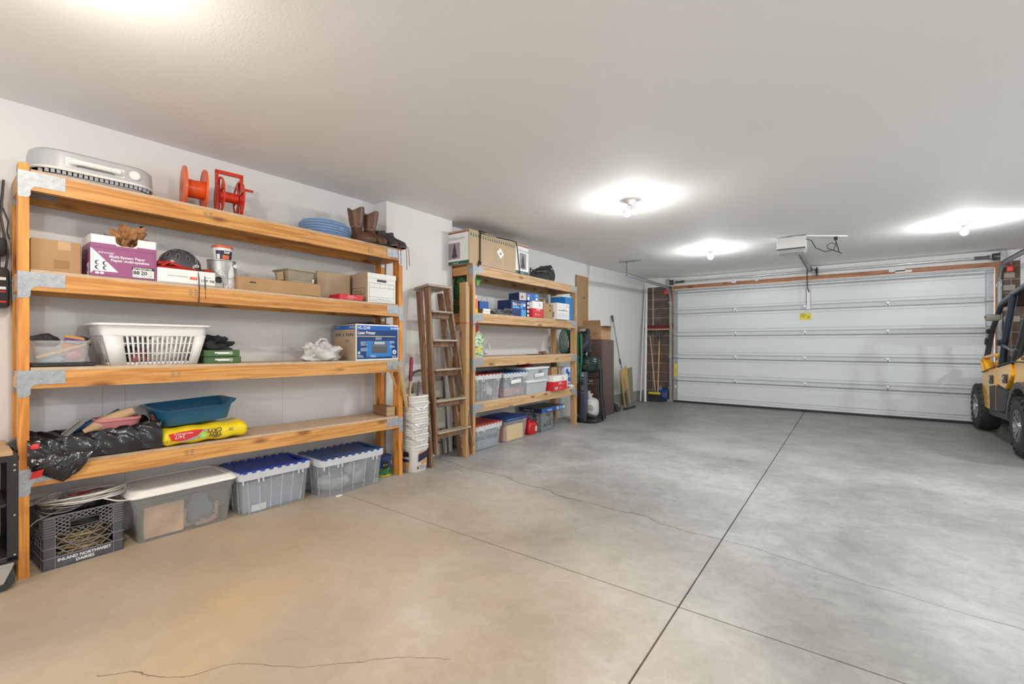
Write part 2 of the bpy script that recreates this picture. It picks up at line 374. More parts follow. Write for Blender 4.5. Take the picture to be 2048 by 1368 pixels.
b = MB(); b.box(5.41, WY - .03, 0, 5.47, WY + .06, 2.372); struct('trim_5', b, hz)
# ---------------------------------------------------------------- shelving units
A1 = PI / 2 - math.atan(.034)
def T1(s, t, z):   # along the first unit, in from its front, up
    a = math.atan(.034); return (.375 + s * math.sin(a) - t * math.cos(a), .354 + s * math.cos(a) + t * math.sin(a), z)
def T2(s, t, z): return (.48 - t, 3.645 + s, z)
A2 = PI / 2
DK1 = {1: (2.066, 2.036), 2: (1.559, 1.533), 3: (1.060, 1.038), 4: (.563, .535)}
def dk1(k, s): a, b_ = DK1[k]; return a + (b_ - a) * s / 2.36
DK2 = {1: 2.036, 2: 1.518, 3: 1.036, 4: .546}
def bracket(mirror=1, holes=True):
    """galvanised corner gusset: face plate with a curved inner corner, side flange, screws"""
    b = MB(); pts = [(0, 0), (.168, 0), (.168, -.073)]
    cx, cz_, r = .068, -.073 - .026, .026
    pts += [(cx + r * math.cos(a), cz_ + r * math.sin(a)) for a in [PI / 2 + i * PI / 12 for i in range(7)]]
    pts += [(.042, -.118), (.036, -.129), (.024, -.134), (0, -.134)]
    b.prism([(x * mirror, y) for x, y in pts], (0, 0, 0), X, Z, Y, -.0022)
    b.prism([(0, 0), (.06, 0), (.06, -.07), (0, -.134)], (-.0022 * mirror, -.002, 0), Y, Z, X, .0022 * mirror)
    for x, y in ((.02, -.016), (.07, -.018), (.12, -.02), (.158, -.016), (.02, -.062), (.075, -.058), (.02, -.118)):
        b.lathe([(.0042, 0), (.0036, -.0022), (0.0005, -.0028)], (x * mirror, -.0022, y), 1, 8, 'y')
    for y in (.02, .045):
        for z in (-.02, -.055): b.lathe([(.004, 0), (.003, -.002 * mirror), (.0005, -.0026 * mirror)], (-.0022 * mirror, y, z), 1, 8, 'x')
    return b
def shelf_unit(name, label, loc, ang, L, D, H, decks, beams, rearH, pine=pine, pinez=pinez):
    u = thing(name, label, 'shelf', loc, ang)
    pw, pd = .038, .089
    mk = lambda x, y, h, n='post': MB().box(x, y, 0, x + pw, y + pd, h).build(n, pinez, u)
    mk(0, 0, H); mk(L - pw, 0, H - .02); mk(0, D - pd, rearH); mk(L - pw, D - pd, rearH)
    bl = bracket(1).build('corner_bracket', [galv, steel], u); br_ = bracket(-1).build('corner_bracket', [galv, steel], u)
    first = True
    for k, (zl, zr) in beams.items():
        h = .089; bt = (zl, zr)
        def beam(y0, y1, nm):
            x0, x1 = pw + .001, L - pw - .001
            MB().hexa([(x0, y0, zl - h), (x1, y0, zr - h), (x1, y1, zr - h), (x0, y1, zl - h), (x0, y0, zl), (x1, y0, zr), (x1, y1, zr), (x0, y1, zl)]).build(nm, pine, u)
        beam(0, .038, 'beam'); beam(D - .038, D, 'beam')
        for x, z in ((0, zl), (L - pw, zr)):
            MB().box(x, pd + .001, z - h, x + pw, D - pd - .001, z).build('end_rail', piney, u)
        dl, dr = decks[k] if isinstance(decks[k], tuple) else (decks[k],) * 2
        x0, x1 = .042, L - .042; th = .0175
        MB().hexa([(x0, .006, dl - th), (x1, .006, dr - th), (x1, D - .002, dr - th), (x0, D - .002, dl - th), (x0, .006, dl), (x1, .006, dr), (x1, D - .002, dr), (x0, D - .002, dl)]).build('shelf_board', board, u)
        for m, o, x, z in ((1, bl, 0, zl), (-1, br_, L, zr)):
            q = o if first else o.copy()
            if not first: COL.objects.link(q)
            q.parent = u; q.location = (x, -.0004, z + .004)
            w_ = o.copy(); COL.objects.link(w_); w_.parent = u      # rear corner
            w_.location = (x, D - .0885, z - .002); w_.rotation_euler = (0, 0, 0); w_.scale = (1, 1, .9)
        first = False
    return u
u1 = shelf_unit('wooden_shelf_unit', 'long wooden shelf unit nearest the camera, its top holding orange reels and boots', T1(0, 0, 0), A1, 2.36, .36, 2.09, DK1,
                {1: (2.048, 2.018), 2: (1.541, 1.515), 3: (1.042, 1.020), 4: (.545, .517)}, 2.05)
u2 = shelf_unit('wooden_shelf_unit', 'farther wooden shelf unit beyond the white wall bump-out, carrying the artificial tree carton', T2(0, 0, 0), A2, 2.303, .43, 2.045, DK2,
                {1: (2.018, 2.018), 2: (1.50, 1.50), 3: (1.018, 1.018), 4: (.528, .528)}, 2.01, pine2, pinez2)
# diamond of faded grade stamps on the beams
st = mat('grade_stamp', (.33, .20, .10), .8)
b = MB()
for s_, z in ((.80, 2.005), (.72, 1.505), (.63, 1.0), (.70, .505), (2.0, 1.975)):
    for i in range(2):
        for j in range(3): b.quad(T1(s_, -.0006, z), (.034, 1, 0), Z, i * .028, -.02 + j * .014, i * .028 + .02, -.012 + j * .014)
g = b.build('grade_stamps', st); g.parent = u1; g.matrix_parent_inverse = Matrix.LocRotScale(Vector(T1(0, 0, 0)), Matrix.Rotation(A1, 3, 'Z'), None).inverted()

# ---------------------------------------------------------------- generic builders
def carton(name, label, cat, T, ang, s, t, z, w_, d, h, m=None, rot=0, group=None, top=None, art=None, mats=None, lid=False, openflaps=0):
    """box with its front face at local y=0, left face x=0"""
    q = thing(name, label, cat, T(s, t, z), ang + rot, group)
    b = MB(); b.rbox(0, 0, 0, w_, d, h, .003, 0, 1)
    if art: art(b)
    b.build('carton', [m or kraft] + (mats or [ink]), q)
    return q
E_ = .0008
FR = dict(o=(0, -E_, 0), u=X, v=Z)           # printing on the front face
def LF(d): return dict(o=(-E_, d, 0), u=(0, -1, 0), v=Z)   # on the left face
def lines(b, fr, x, y, w_, n, dy, h, m, ragged=.3):
    for i in range(n): b.quad(fr['o'], fr['u'], fr['v'], x, y - i * dy - h, x + w_ * (1 - ragged * R.random()), y - i * dy, m)
def Q(b, fr, x0, y0, x1, y1, m, e=0):
    o = Vector(fr['o']); n = Vector(fr['u']).cross(Vector(fr['v'])); b.quad(o + n * e, fr['u'], fr['v'], x0, y0, x1, y1, m)
def TX(b, fr, s, x, y, size, m, e=.0004, **k):
    o = Vector(fr['o']); n = Vector(fr['u']).cross(Vector(fr['v'])); b.text(s, o + n * e, fr['u'], fr['v'], x, y, size, m, **k)
def circ(x, y, r, n=14, a0=0, a1=2 * PI): return [(x + r * math.cos(a0 + (a1 - a0) * i / n), y + r * math.sin(a0 + (a1 - a0) * i / n)) for i in range(n)]
def frame(b, fr, x0, y0, x1, y1, t, m, e=.0002):
    for a in ((x0, y0, x1, y0 + t), (x0, y1 - t, x1, y1), (x0, y0, x0 + t, y1), (x1 - t, y0, x1, y1)): Q(b, fr, *a, m, e)

# ======================= first unit, top shelf
# box fan lying down
q = thing('box_fan', 'grey plastic fan housing with white handle, lying on top of the near shelf unit', 'fan', T1(.02, .0, dk1(1, 0)), A1)
fgrey = mat('fan_grey', (.42, .42, .43), .35)
b = MB(); b.rings([(.282, .17, .50, .33, .10, .028), (.282, .17, .52, .345, .12, .034), (.282, .17, .522, .347, .12, .05), (.282, .17, .515, .34, .12, .125), (.282, .17, .48, .31, .10, .138)], n=8)
b.build('housing', fgrey, q)
b = MB(); b.rings([(.282, .17, .522, .349, .12, .028), (.282, .17, .53, .356, .12, .034), (.282, .17, .522, .349, .12, .041)], n=8); b.build('rim', white, q)
b = MB()
for i in range(22):
    x = .06 + i * .0212; hl = .165 * math.sqrt(max(0, 1 - max(0, abs(x - .282) - .16) ** 2 / .01)); b.bar((x, .17 - hl, .018), (x, .17 + hl, .018), .015, .018)
b.rings([(.282, .17, .48, .31, .10, .0), (.282, .17, .48, .31, .10, .009)], n=6)
b.build('grille', mat('fan_grille', (.30, .30, .31), .5), q)
b = MB(); b.tube([(.165, .0, .075), (.18, -.022, .078), (.21, -.026, .078), (.33, -.026, .078), (.36, -.022, .078), (.375, .0, .075)], [.018, .017, .014, .014, .017, .018], 0, 10)
b.rings([(.17, .0, .045, .012, .005, .055), (.17, .0, .045, .012, .005, .1)]); b.rings([(.37, .0, .045, .012, .005, .055), (.37, .0, .045, .012, .005, .1)]); b.build('handle', white, q)
MB().lathe([(.027, .0), (.026, -.012), (.02, -.017), (.001, -.018)], (.435, .002, .082), 0, 20, 'y').build('knob', white, q)
# wire beside the reels
b = MB(); b.tube([(.0 + .13 * math.cos(a), .12 + .09 * math.sin(a), .003 + .003 * math.sin(3 * a)) for a in [i * 2 * PI / 30 for i in range(30)]] , .002, 0, 6, True)
b.tube([(.03 + .12 * math.cos(a), .13 + .08 * math.sin(a), .012) for a in [i * 2 * PI / 30 for i in range(30)]] , .002, 0, 6, True)
tag(b.build('wire_coil', mat('clear_wire', (.45, .42, .40), .3), None, T1(.66, .04, dk1(1, .6) + .001), A1), 'thin loose loop of grey wire lying between the fan and the first orange reel', 'wire')
orange = mat('orange_plastic', (.76, .10, .010), .35); orred = mat('red_orange_plastic', (.62, .032, .008), .35)
def disc_holes(b, x0, th, R0, hub, m, holes, hr, hw):
    """spoked disc normal to x with oval holes: sectors between hub ring and rim"""
    n = 60
    def ring(r, xx): return [(xx, r * math.cos(2 * PI * k / n), r * math.sin(2 * PI * k / n)) for k in range(n)]
    for xx in (x0, x0 + th):
        for ra, rb in ((0.002, hub), (hub, hr - hw), (hr - hw, hr + hw), (hr + hw, R0)):
            for k in range(n):
                if ra == hr - hw and holes:
                    ph = (k / n * holes) % 1
                    if .2 < ph < .8: continue
                a, a2 = 2 * PI * k / n, 2 * PI * (k + 1) / n
                b.add([(xx, ra * math.cos(a), ra * math.sin(a)), (xx, rb * math.cos(a), rb * math.sin(a)), (xx, rb * math.cos(a2), rb * math.sin(a2)), (xx, ra * math.cos(a2), ra * math.sin(a2))], [(0, 1, 2, 3)], m)
    for r in ([R0, hr - hw, hr + hw] if holes else [R0]):
        for k in range(n):
            a, a2 = 2 * PI * k / n, 2 * PI * (k + 1) / n
            b.add([(x0, r * math.cos(a), r * math.sin(a)), (x0 + th, r * math.cos(a), r * math.sin(a)), (x0 + th, r * math.cos(a2), r * math.sin(a2)), (x0, r * math.cos(a2), r * math.sin(a2))], [(0, 1, 2, 3)], m)
def flange(x0, flip, m, R0=.135, holes=0):
    b = MB()
    if holes: disc_holes(b, x0, .008, R0, .03, 0, holes, .08, .033)
    else: b.lathe([(.045, x0 + .012 * flip), (.05, x0), (R0 - .01, x0), (R0, x0 - .004 * flip), (R0, x0 + .008 * flip), (.055, x0 + .012 * flip)], (0, 0, 0), 0, 40, 'x', True, True)
    return b
zt = dk1(1, .78)
q = thing('cord_reel', 'bright orange plastic cord reel standing on its rim, without a frame', 'reel', T1(.737, .15, zt + .136), A1 - .14)
flange(.0, -1, 0).build('flange', orange, q); flange(.105, 1, 0).build('flange', orange, q)
MB().lathe([(.06, .0), (.058, .05), (.06, .105)], (0, 0, 0), 0, 32, 'x').build('drum', orange, q)
MB().rings([(-.004, -.02, .006, .03, .002, -.11), (-.006, -.02, .006, .035, .002, -.08)]).build('cord_slot', black, q)
q = thing('cord_reel', 'red-orange cord reel held in an upright frame with carry bar and foot', 'reel', T1(.922, .10, dk1(1, 1.0) + .001), A1 - .08)
for x in (0.0, .118):
    b = flange(0, 1, 0, .126, 5); o = b.build('flange', orred, q, (x + .012, .06, .138))
MB().lathe([(.035, .02), (.035, .125)], (0, .06, .138), 0, 28, 'x').build('drum', orred, q)
b = MB(); b.bar((0, .06, .0), (0, .06, .30), .018, .022); b.bar((.15, .06, .0), (.15, .06, .30), .018, .022); b.bar((-.009, .06, .30), (.159, .06, .30), .022, .022, 0)
b.bar((-.01, .0, .01), (.19, .0, .01), .02, .018); b.bar((-.01, .12, .01), (.17, .12, .01), .02, .018); b.bar((0, .0, .01), (0, .12, .01), .02, .018); b.bar((.15, 0, .01), (.15, .12, .01), .02, .018); b.build('frame', orred, q)
b = MB(); b.bar((.155, .06, .138), (.17, .06, .22), .012, .016); b.bar((.165, .06, .215), (.225, .06, .215), .014, .014); b.build('crank', orred, q)
# blue hose coil in plastic
q = thing('hose_coil', 'light blue tubing coil in clear plastic film, beside the tall brown boots', 'hose', T1(1.73, .21, dk1(1, 1.7) + .001), A1)
b = MB()
for j in range(6):
    for i, rr_ in enumerate((.208, .184, .162)):
        if j == 5 and i == 0: continue
        b.tube([((rr_ - .004 * j + .006 * math.sin(3 * a + j)) * math.cos(a), (rr_ - .03 + .004 * math.sin(2 * a + j)) * math.sin(a), .013 + j * .0215 + .003 * math.sin(2 * a + i)) for a in [k * 2 * PI / 40 for k in range(40)]], .0098, 0, 8, True)
b.build('tubing', mat('hose_blue', (.13, .27, .52), .25), q)
b = MB(); RR = random.Random(3); nz = [[RR.uniform(-.006, .006) for _ in range(48)] for _ in range(12)]
def wr(u, v):
    a = 2 * PI * u; p = 2 * PI * v; j = int(v * 11) % 11; i = int(u * 48) % 48; k = nz[j][i]
    r_ = .184 + (.052 + k) * math.cos(p); return (r_ * math.cos(a), (r_ - .03) * math.sin(a), .070 + (.078 + k) * math.sin(p))
b.grid(wr, 48, 12, 0, True); b.build('plastic_wrap', mat('clear_film', (.85, .88, .9), .06, alpha=.10, spec=1), q, sharp=3)

# cowboy boots
def boot_mb(h, foot, cal, shaft_r, top_r, lean=0, sc_=1):
    """foot along -y (toe towards the front), shaft up; origin under the heel"""
    b = MB(); rg = []
    spec = [(-.105, .012, .035, .085), (-.095, .04, .042, .10), (-.06, .075, .047, .13)]
    # side profile as horizontal rings: (cy, z, halfwidth, halfdepth)
    for cy, z, hw_, hd in [(-.06, .012, .044, .125), (-.058, .03, .047, .128), (-.05, .05, .045, .115), (-.03, .07, .041, .088), (-.008, .09, .038, .062), (.004, .115, .037, .05), (.008, .15, .039, .05), (.01, .19, .046, .056), (.012, .25, .052, .062)]:
        z2 = z * h / .28 if z > .1 else z
        rg.append([(lean * z2 + hw_ * (1.22 if z > .14 else 1.1) * (1 - .35 * max(0, -math.sin(a)) * (z < .06)) * math.cos(a), cy + hd * (1.1 if z > .14 else 1) * math.sin(a), z2 + .005 * math.sin(2 * a)) for a in [2 * PI * i / 20 for i in range(20)]])
    # scalloped top
    for inset, dz in ((0, 0), (-.006, 0), (-.006, -.05)):
        rg.append([(lean * h + (.066 + inset) * math.cos(a), .013 + (.074 + inset) * math.sin(a), h + dz + .022 * math.cos(2 * a + PI)) for a in [2 * PI * i / 20 for i in range(20)]])
    b.loft(rg, 0); return b
def sole_mb(L=.25):
    b = MB(); pts = []
    for i in range(24):
        a = 2 * PI * i / 24; y = math.sin(a); pts.append((.046 * math.cos(a) * (1 if y < 0 else .82), -.06 + .128 * y))
    b.prism(pts, (0, 0, .0), X, Y, Z, .013); b.box(-.03, .015, -.0, .03, .062, .013); return b
bb = mat('brown_leather', (.125, .05, .028), .42, bump=.25, bscale=40, var=.25, vscale=10)
bt_ = mat('worn_boot_foot', (.19, .11, .07), .55, bump=.3, bscale=50, var=.25, vscale=14)
for s_, lean, t_, rz, lab in ((1.975, .0, .12, .35, 'tall brown cowboy boot standing next to the blue coil'), (2.09, .13, .12, .30, 'tall brown cowboy boot leaning right, next to the dark hiking shoes')):
    q = thing('cowboy_boot', lab, 'boot', T1(s_, t_ + .0, dk1(1, s_) + .001), A1 + rz, 'brown cowboy boots')
    boot_mb(.285, 0, 0, 0, 0, lean).build('upper', bb, q, sharp=1.2)
    sole_mb().build('sole', mat('boot_sole', (.07, .045, .03), .6), q)
    b = MB(); b.lathe([(.050, 0), (.0515, .006), (.050, .012)], (lean * .12, .005, .128), 0, 20, 'z', False, False); b.rings([(0, -.11, .075, .10, .035, .016), (0, -.105, .078, .105, .037, .03), (0, -.098, .066, .085, .03, .052)], n=5); b.build('foot_leather', bt_, q, sharp=1.2)
def shoe_mb():
    b = MB(); rg = []
    for cy, z, hw_, hd in [(-.06, .0, .044, .135), (-.06, .02, .048, .138), (-.055, .042, .045, .128), (-.03, .065, .042, .10), (-.005, .085, .040, .072), (.008, .11, .039, .058), (.01, .13, .041, .06)]:
        rg.append([(hw_ * math.cos(a), cy + hd * math.sin(a), z + .004 * math.sin(3 * a) * (z > .03)) for a in [2 * PI * i / 18 for i in range(18)]])
    rg.append([(.034 * math.cos(a), .01 + .052 * math.sin(a), .122) for a in [2 * PI * i / 18 for i in range(18)]]); rg.append([(.02 * math.cos(a), .01 + .03 * math.sin(a), .09) for a in [2 * PI * i / 18 for i in range(18)]])
    b.loft(rg, 0); return b
sd = mat('charcoal_suede', (.045, .045, .048), .75, bump=.4, bscale=60, var=.3, vscale=30); lc = mat('red_lace', (.22, .04, .035), .7)
for i, (s_, lab) in enumerate(((2.215, 'charcoal hiking shoe nearer the brown boots, red lace hanging over the edge'), (2.305, 'charcoal hiking shoe, the last item before the right post of the near shelf unit'))):
    q = thing('hiking_shoe', lab, 'shoe', T1(s_, .135, dk1(1, s_) + .002), A1 + .25, 'charcoal hiking shoes')
    o = shoe_mb().build('upper', sd, q, sharp=1); o.scale = (1.15, 1, 1.15)
    b = MB(); b.prism([(.05 * math.cos(a), -.06 + .141 * math.sin(a)) for a in [2 * PI * k / 22 for k in range(22)]], (0, 0, 0), X, Y, Z, .017); b.build('sole', mat('shoe_sole', (.10, .10, .11), .7), q)
    b = MB()
    for k in range(4): b.tube([(-.025, -.09 + k * .028, .068 + k * .013), (.0, -.10 + k * .028, .074 + k * .013), (.025, -.09 + k * .028, .068 + k * .013)], .0025, 0, 5)
    for dx, ln in ((-.03, .20), (.005, .16)): b.tube([(dx, -.10, .065), (dx - .005, -.16, .04), (dx - .003, -.218, .004), (dx, -.226, -.03), (dx + .004, -.228, -ln)], .0028, 0, 5)
    b.build('laces', lc, q)

# ======================= first unit, second shelf
z2 = lambda s_: dk1(2, s_) + .001
def art(b):
    b.quad((0, -E_, 0), X, Z, .10, .12, .15, .165, 1); b.quad((0, -E_, 0), X, Z, .085, .02, .145, .065, 2)
carton('cardboard_box', 'plain tan cardboard box at the left end of the second shelf, tape on its front', 'box', T1, A1, .045, .045, z2(.05), .190, .27, .168, kraft, art=art, mats=[mat('tape', (.46, .26, .10), .3), mat('print_faded', (.31, .18, .08), .8)])
# purple paper carton
purple = mat('purple_print', (.29, .075, .20), .45)
q = thing('paper_carton', 'purple and white office-paper carton, open top stuffed with crumpled brown paper', 'box', T1(.266, .004, z2(.45)), A1)
b = MB(); W_, D_, H_, Hp = .292, .24, .228, .183
b.box(0, 0, 0, W_, D_, .003); 
for x0, y0, x1, y1 in ((0, 0, .004, D_), (W_ - .004, 0, W_, D_), (0, D_ - .004, W_, D_)): b.box(x0, y0, 0, x1, y1, H_, 1)
notch = [(0, 0), (W_, 0), (W_, H_), (.205, H_), (.203, .20), (.195, .186), (.18, .178), (.13, .178), (.112, .188), (.106, .20), (.104, H_), (0, H_)]
b.prism(notch, (0, 0, 0), X, Z, Y, .004, 1)
b.quad((0, -.0006, 0), X, Z, 0, 0, W_, .176, 0)
for f_ in ((0, .176, .108, Hp), (.2, .176, W_, Hp)): b.quad((0, -.0006, 0), X, Z, *f_, 0)
l = LF(D_); Q(b, l, 0, 0, D_, Hp, 0)
for s_ in ((.004, .006, .284, .0075), (.004, .158, .284, .1595), (.284, .006, .2855, .1595)): Q(b, FR, *s_, 2, .0002)
b.face((0, -.0012, 0), X, Z, [(0.0, .155), (.012, .145), (.118, .028), (.012, .028), (0, .012)], 1)
b.quad((0, -.0014, 0), X, Z, .012, .028, .0128, .143, 3)
for x, y in ((.03, .075), (.062, .073), (.03, .048), (.063, .047)):
    b.face((0, -.0016, 0), X, Z, circ(x, y, .012), 3); b.face((0, -.002, 0), X, Z, circ(x + .004, y, .009), 1)
for x in (.028, .048): b.face((0, -.0016, 0), X, Z, [(x + .009 * math.cos(a), .018 + .0065 * math.sin(a)) for a in [k * PI / 6 for k in range(12)]], 1)
TX(b, FR, 'Advantage', .032, .128, .016, 1); TX(b, FR, 'Multi-System Paper', .078, .108, .0205, 1, bold=.0004); TX(b, FR, 'Papier multi-système', .085, .088, .0205, 1, bold=.0004)
Q(b, FR, .178, .008, .282, .07, 3, .0003); Q(b, FR, .180, .010, .280, .054, 1, .0005)
TX(b, FR, 'LETTER/LETTRE', .183, .0575, .0125, 1, .0008, bold=.0004); TX(b, FR, '88', .183, .027, .03, 3, .0009, bold=.001); TX(b, FR, '20', .218, .027, .03, 3, .0009, bold=.001); TX(b, FR, '10', .256, .042, .011, 3, .0009)
for x0 in (.183, .218, .25): lines(b, dict(o=(0, -.0018, 0), u=X, v=Z), x0, .021, .026, 2, .005, .002, 4)
lines(b, dict(o=(0, -.0018, 0), u=X, v=Z), .248, .038, .028, 4, .005, .0015, 4)
Q(b, l, D_ - .09, .008, D_ - .03, .075, 1, .0002); TX(b, l, '88', D_ - .085, .03, .03, 3, .0006); TX(b, l, '20', D_ - .055, .03, .02, 3, .0006)
b.build('carton', [purple, paperw, mat('purple_line', (.12, .01, .08), .5), ink, mat('grey_print', (.35, .34, .34), .6)], q)
def crumple(rad, hgt, seed, ax=1, ay=1, n=26, m=16, amp=.28):
    """soft or creased lump: sphere-like, flat underneath, broad folds plus sharp ridges"""
    o_ = Vector((seed * 3.1, seed * 1.7, seed * 2.3)); n = int(n * 1.5); m = int(m * 1.5)
    def fn(u, v):
        a = 2 * PI * u; p = PI * (v - .5) * .985; d = Vector((math.cos(p) * math.cos(a), math.cos(p) * math.sin(a), math.sin(p)))
        k = 1 + amp * .9 * MN.noise(d * 1.5 + o_) - amp * .9 * abs(MN.noise(d * 3.1 + o_ * 1.3)) + amp * .25 * MN.noise(d * 7.0 + o_)
        z = math.copysign(abs(d.z) ** .8, d.z) * (k if d.z > 0 else 1)
        return (rad * ax * k * d.x, rad * ay * k * d.y, max(.0, hgt * (.40 + .60 * z)))
    b = MB(); b.grid(fn, n, m, 0, True); return b
o = crumple(.10, .19, 5, 1.0, .95, 22, 12, 1.1).build('packing_paper', mat('brown_paper', (.36, .17, .065), .7, bump=.5, bscale=25, var=.2, vscale=14), None, T1(.425, .12, z2(.4) + .14), (.1, .25, A1), sharp=.25)
tag(o, 'crumpled brown packing paper sticking up out of the purple paper carton', 'paper')
# white reams box with upside-down print
def art(b):
    Q(b, FR, .165, .030, .205, .047, 1); TX(b, dict(o=(0, -E_, 0), u=(-1, 0, 0), v=(0, 0, -1)), 'staples', -.203, -.042, .010, 0, .0004)
    up = dict(o=(0, -E_, 0), u=(-1, 0, 0), v=(0, 0, -1))
    b.text('multipurpose paper', (0, -.0014, 0), (-1, 0, 0), (0, 0, -1), -.155, -.047, .0135, 2)
    b.text('8½ x 11', (0, -.0014, 0), (-1, 0, 0), (0, 0, -1), -.298, -.036, .022, 3, bold=.0006)
    b.text('multipurpose', (0, -.0014, 0), (-1, 0, 0), (0, 0, -1), -.285, -.052, .007, 3)
    Q(b, FR, .02, .062, .15, .063, 4); Q(b, FR, .005, -.001, .30, .006, 4)
carton('paper_carton', 'long white paper carton with upside-down printing, under the bicycle helmet', 'box', T1, A1, .562, .004, z2(.7), .305, .22, .088, paperw, art=art, mats=[mat('orange_red', (.75, .08, .02), .5), mat('grey_text', (.2, .2, .22), .6), navy, mat('pale_grey', (.45, .45, .47), .6)])
b = MB(); R2 = random.Random(2)
for i in range(9):
    y = .02 + i * .016; b.tube([(.0 + R2.uniform(0, .02), y, .012 + .03 * (i % 3) / 2), (.06, y + .01, .022 + .02 * R2.random()), (.13, y, .012 + .01 * R2.random()), (.21, y - .005, .008)], [.008, .01, .008, .004], 0, 6)
b.rings([(.10, .09, .2, .16, .03, .0), (.10, .09, .21, .17, .03, .006), (.09, .09, .16, .14, .03, .016)])
o = b.build('red_bag', mat('red_nylon', (.42, .015, .012), .45, bump=.4, bscale=30), None, T1(.568, .008, z2(.7) + .0895), A1); tag(o, 'flattened red nylon bag folded under the bicycle helmet', 'bag')
b = MB(); b.lathe([(.022, 0), (.03, .008), (.024, .018), (.008, .014)], (0, 0, 0), 0, 14); o = b.build('tape_roll', MC['red_nylon'], None, T1(.83, .035, z2(.8) + .0895), A1); tag(o, 'small round red tape roll on the white carton beside the helmet', 'tape')
# helmet
q = thing('bicycle_helmet', 'dark grey bicycle helmet with vents and hanging black straps', 'helmet', T1(.705, .12, z2(.7) + .093), A1 + .1)
def hel(u, v):
    a = 2 * PI * u; p = PI / 2 * v; x, y = math.cos(p) * math.cos(a), math.cos(p) * math.sin(a)
    k = 1 + .03 * math.cos(5 * a) * math.cos(p)
    return (.118 * k * x + .01 * math.sin(p), .095 * k * y, .122 * math.sin(p) - .012 * math.cos(a) * math.cos(p) + .014)
b = MB(); b.grid(hel, 36, 12, 0, True); b.build('shell', mat('helmet_shell', (.08, .08, .095), .22, .3), q, sharp=3)
for u_, v_, l_ in [(.52, .28, .03), (.60, .32, .034), (.68, .30, .034), (.76, .3, .034), (.84, .28, .03), (.92, .3, .03), (.62, .62, .026), (.72, .62, .026), (.82, .62, .026)]:
    c_ = Vector(hel(u_, v_)); d1 = (Vector(hel(u_, v_ + .05)) - c_).normalized(); d2 = (Vector(hel(u_ + .02, v_)) - c_).normalized(); n_ = d2.cross(d1).normalized()
    if n_.dot(c_ - Vector((0, 0, .04))) < 0: n_ = -n_
    b = MB(); b.face(c_ + n_ * .0025, d1, d2, [(l_ * .6 * math.cos(t), l_ * .26 * math.sin(t)) for t in [k * PI / 6 for k in range(12)]], 0); b.tube([c_ + n_ * .003 + d1 * (l_ * .62 * math.cos(t)) + d2 * (l_ * .28 * math.sin(t)) for t in [k * PI / 7 for k in range(14)]], .0016, 1, 5, True); b.build('vent', [black, mat('helmet_edge', (.30, .30, .32), .3, .4)], q)
b = MB(); b.text('GIRO', (0, -.0965, 0), X, (0, .25, 1), .01, .022, .026, 0, bold=.001); b.build('logo', white, q)
b = MB(); b.tube([(.05, -.075, .016), (.055, -.118, .0), (.056, -.128, -.06), (.058, -.128, -.14), (.054, -.130, -.21)], .003, 0, 6); b.tube([(.085, -.07, .016), (.09, -.118, .0), (.091, -.128, -.06), (.094, -.128, -.18)], .003, 0, 6); b.build('straps', black, q)
# paint can
q = thing('paint_can', 'grey metal paint can in torn white plastic, under the spackle tub', 'can', T1(.94, .115, z2(.94)), A1)
MB().lathe([(.082, 0), (.084, .004), (.082, .008), (.082, .180), (.085, .184), (.085, .19), (.078, .19), (.076, .184), (.001, .184)], m=0, n=36).build('can', mat('dull_tin', (.36, .36, .36), .4, .6), q)
b = MB()
for i in range(13):
    a = -PI / 2 + .15 + i * .09; a2 = a + .09; b.add([(.0835 * math.cos(a), .0835 * math.sin(a), .004), (.0835 * math.cos(a2), .0835 * math.sin(a2), .004), (.0835 * math.cos(a2), .0835 * math.sin(a2), .10 + .06 * math.sin((i + 1) * .5)), (.0835 * math.cos(a), .0835 * math.sin(a), .10 + .06 * math.sin(i * .5))], [(0, 1, 2, 3)])
b.build('paper_label', paperw, q)
def wrn(u, v):
    a = -PI / 2 - 1.0 + 1.6 * u; r_ = .086 + .004 * math.sin(23 * u + 9 * v) + .003 * math.sin(41 * u - 6 * v); return (r_ * math.cos(a), r_ * math.sin(a), .002 + .12 * v * (.6 + .4 * math.sin(5 * u)))
b = MB(); b.grid(wrn, 40, 10); b.build('plastic_sheet', mat('cloudy_film', (.8, .8, .8), .25, alpha=.55), q, sharp=3)
b = MB(); b.tube([(.084 * math.cos(a), .084 * math.sin(a) - .012, .165 - .10 * abs(math.sin(a - .1))) for a in [PI * 1.02 + k * PI * .96 / 14 for k in range(15)]], .0015, 0, 6); b.lathe([(.012, 0), (.012, -.004)], (.06, -.062, .155), 0, 12, 'y'); b.build('bail_handle', steel, q)
# spackle tub
q = thing('spackle_tub', 'small white spackle tub with an orange-red lid, set on the paint can', 'tub', T1(.95, .13, z2(.94) + .187), A1)
MB().lathe([(.048, 0), (.050, .002), (.0585, .085), (.060, .085), (.060, .092), (.055, .092)], m=0, n=36).build('tub', white, q)
MB().lathe([(.0605, .088), (.062, .09), (.062, .102), (.058, .106), (.052, .103), (.001, .102)], m=0, n=36).build('lid', mat('lid_red', (.62, .10, .045), .4), q)
b = MB()
def lab(a0, a1, z0, z1, m, e):
    for i in range(12):
        a, a2 = a0 + (a1 - a0) * i / 12, a0 + (a1 - a0) * (i + 1) / 12
        r0, r1 = .050 + z0 * .1 + e, .050 + z1 * .1 + e
        b.add([(r0 * math.cos(a), r0 * math.sin(a), z0), (r0 * math.cos(a2), r0 * math.sin(a2), z0), (r1 * math.cos(a2), r1 * math.sin(a2), z1), (r1 * math.cos(a), r1 * math.sin(a), z1)], [(0, 1, 2, 3)], m)
lab(-2.6, .2, .008, .070, 0, .0008); lab(-2.5, -2.15, .014, .045, 1, .0012); lab(-1.9, -1.1, .014, .04, 2, .0012)
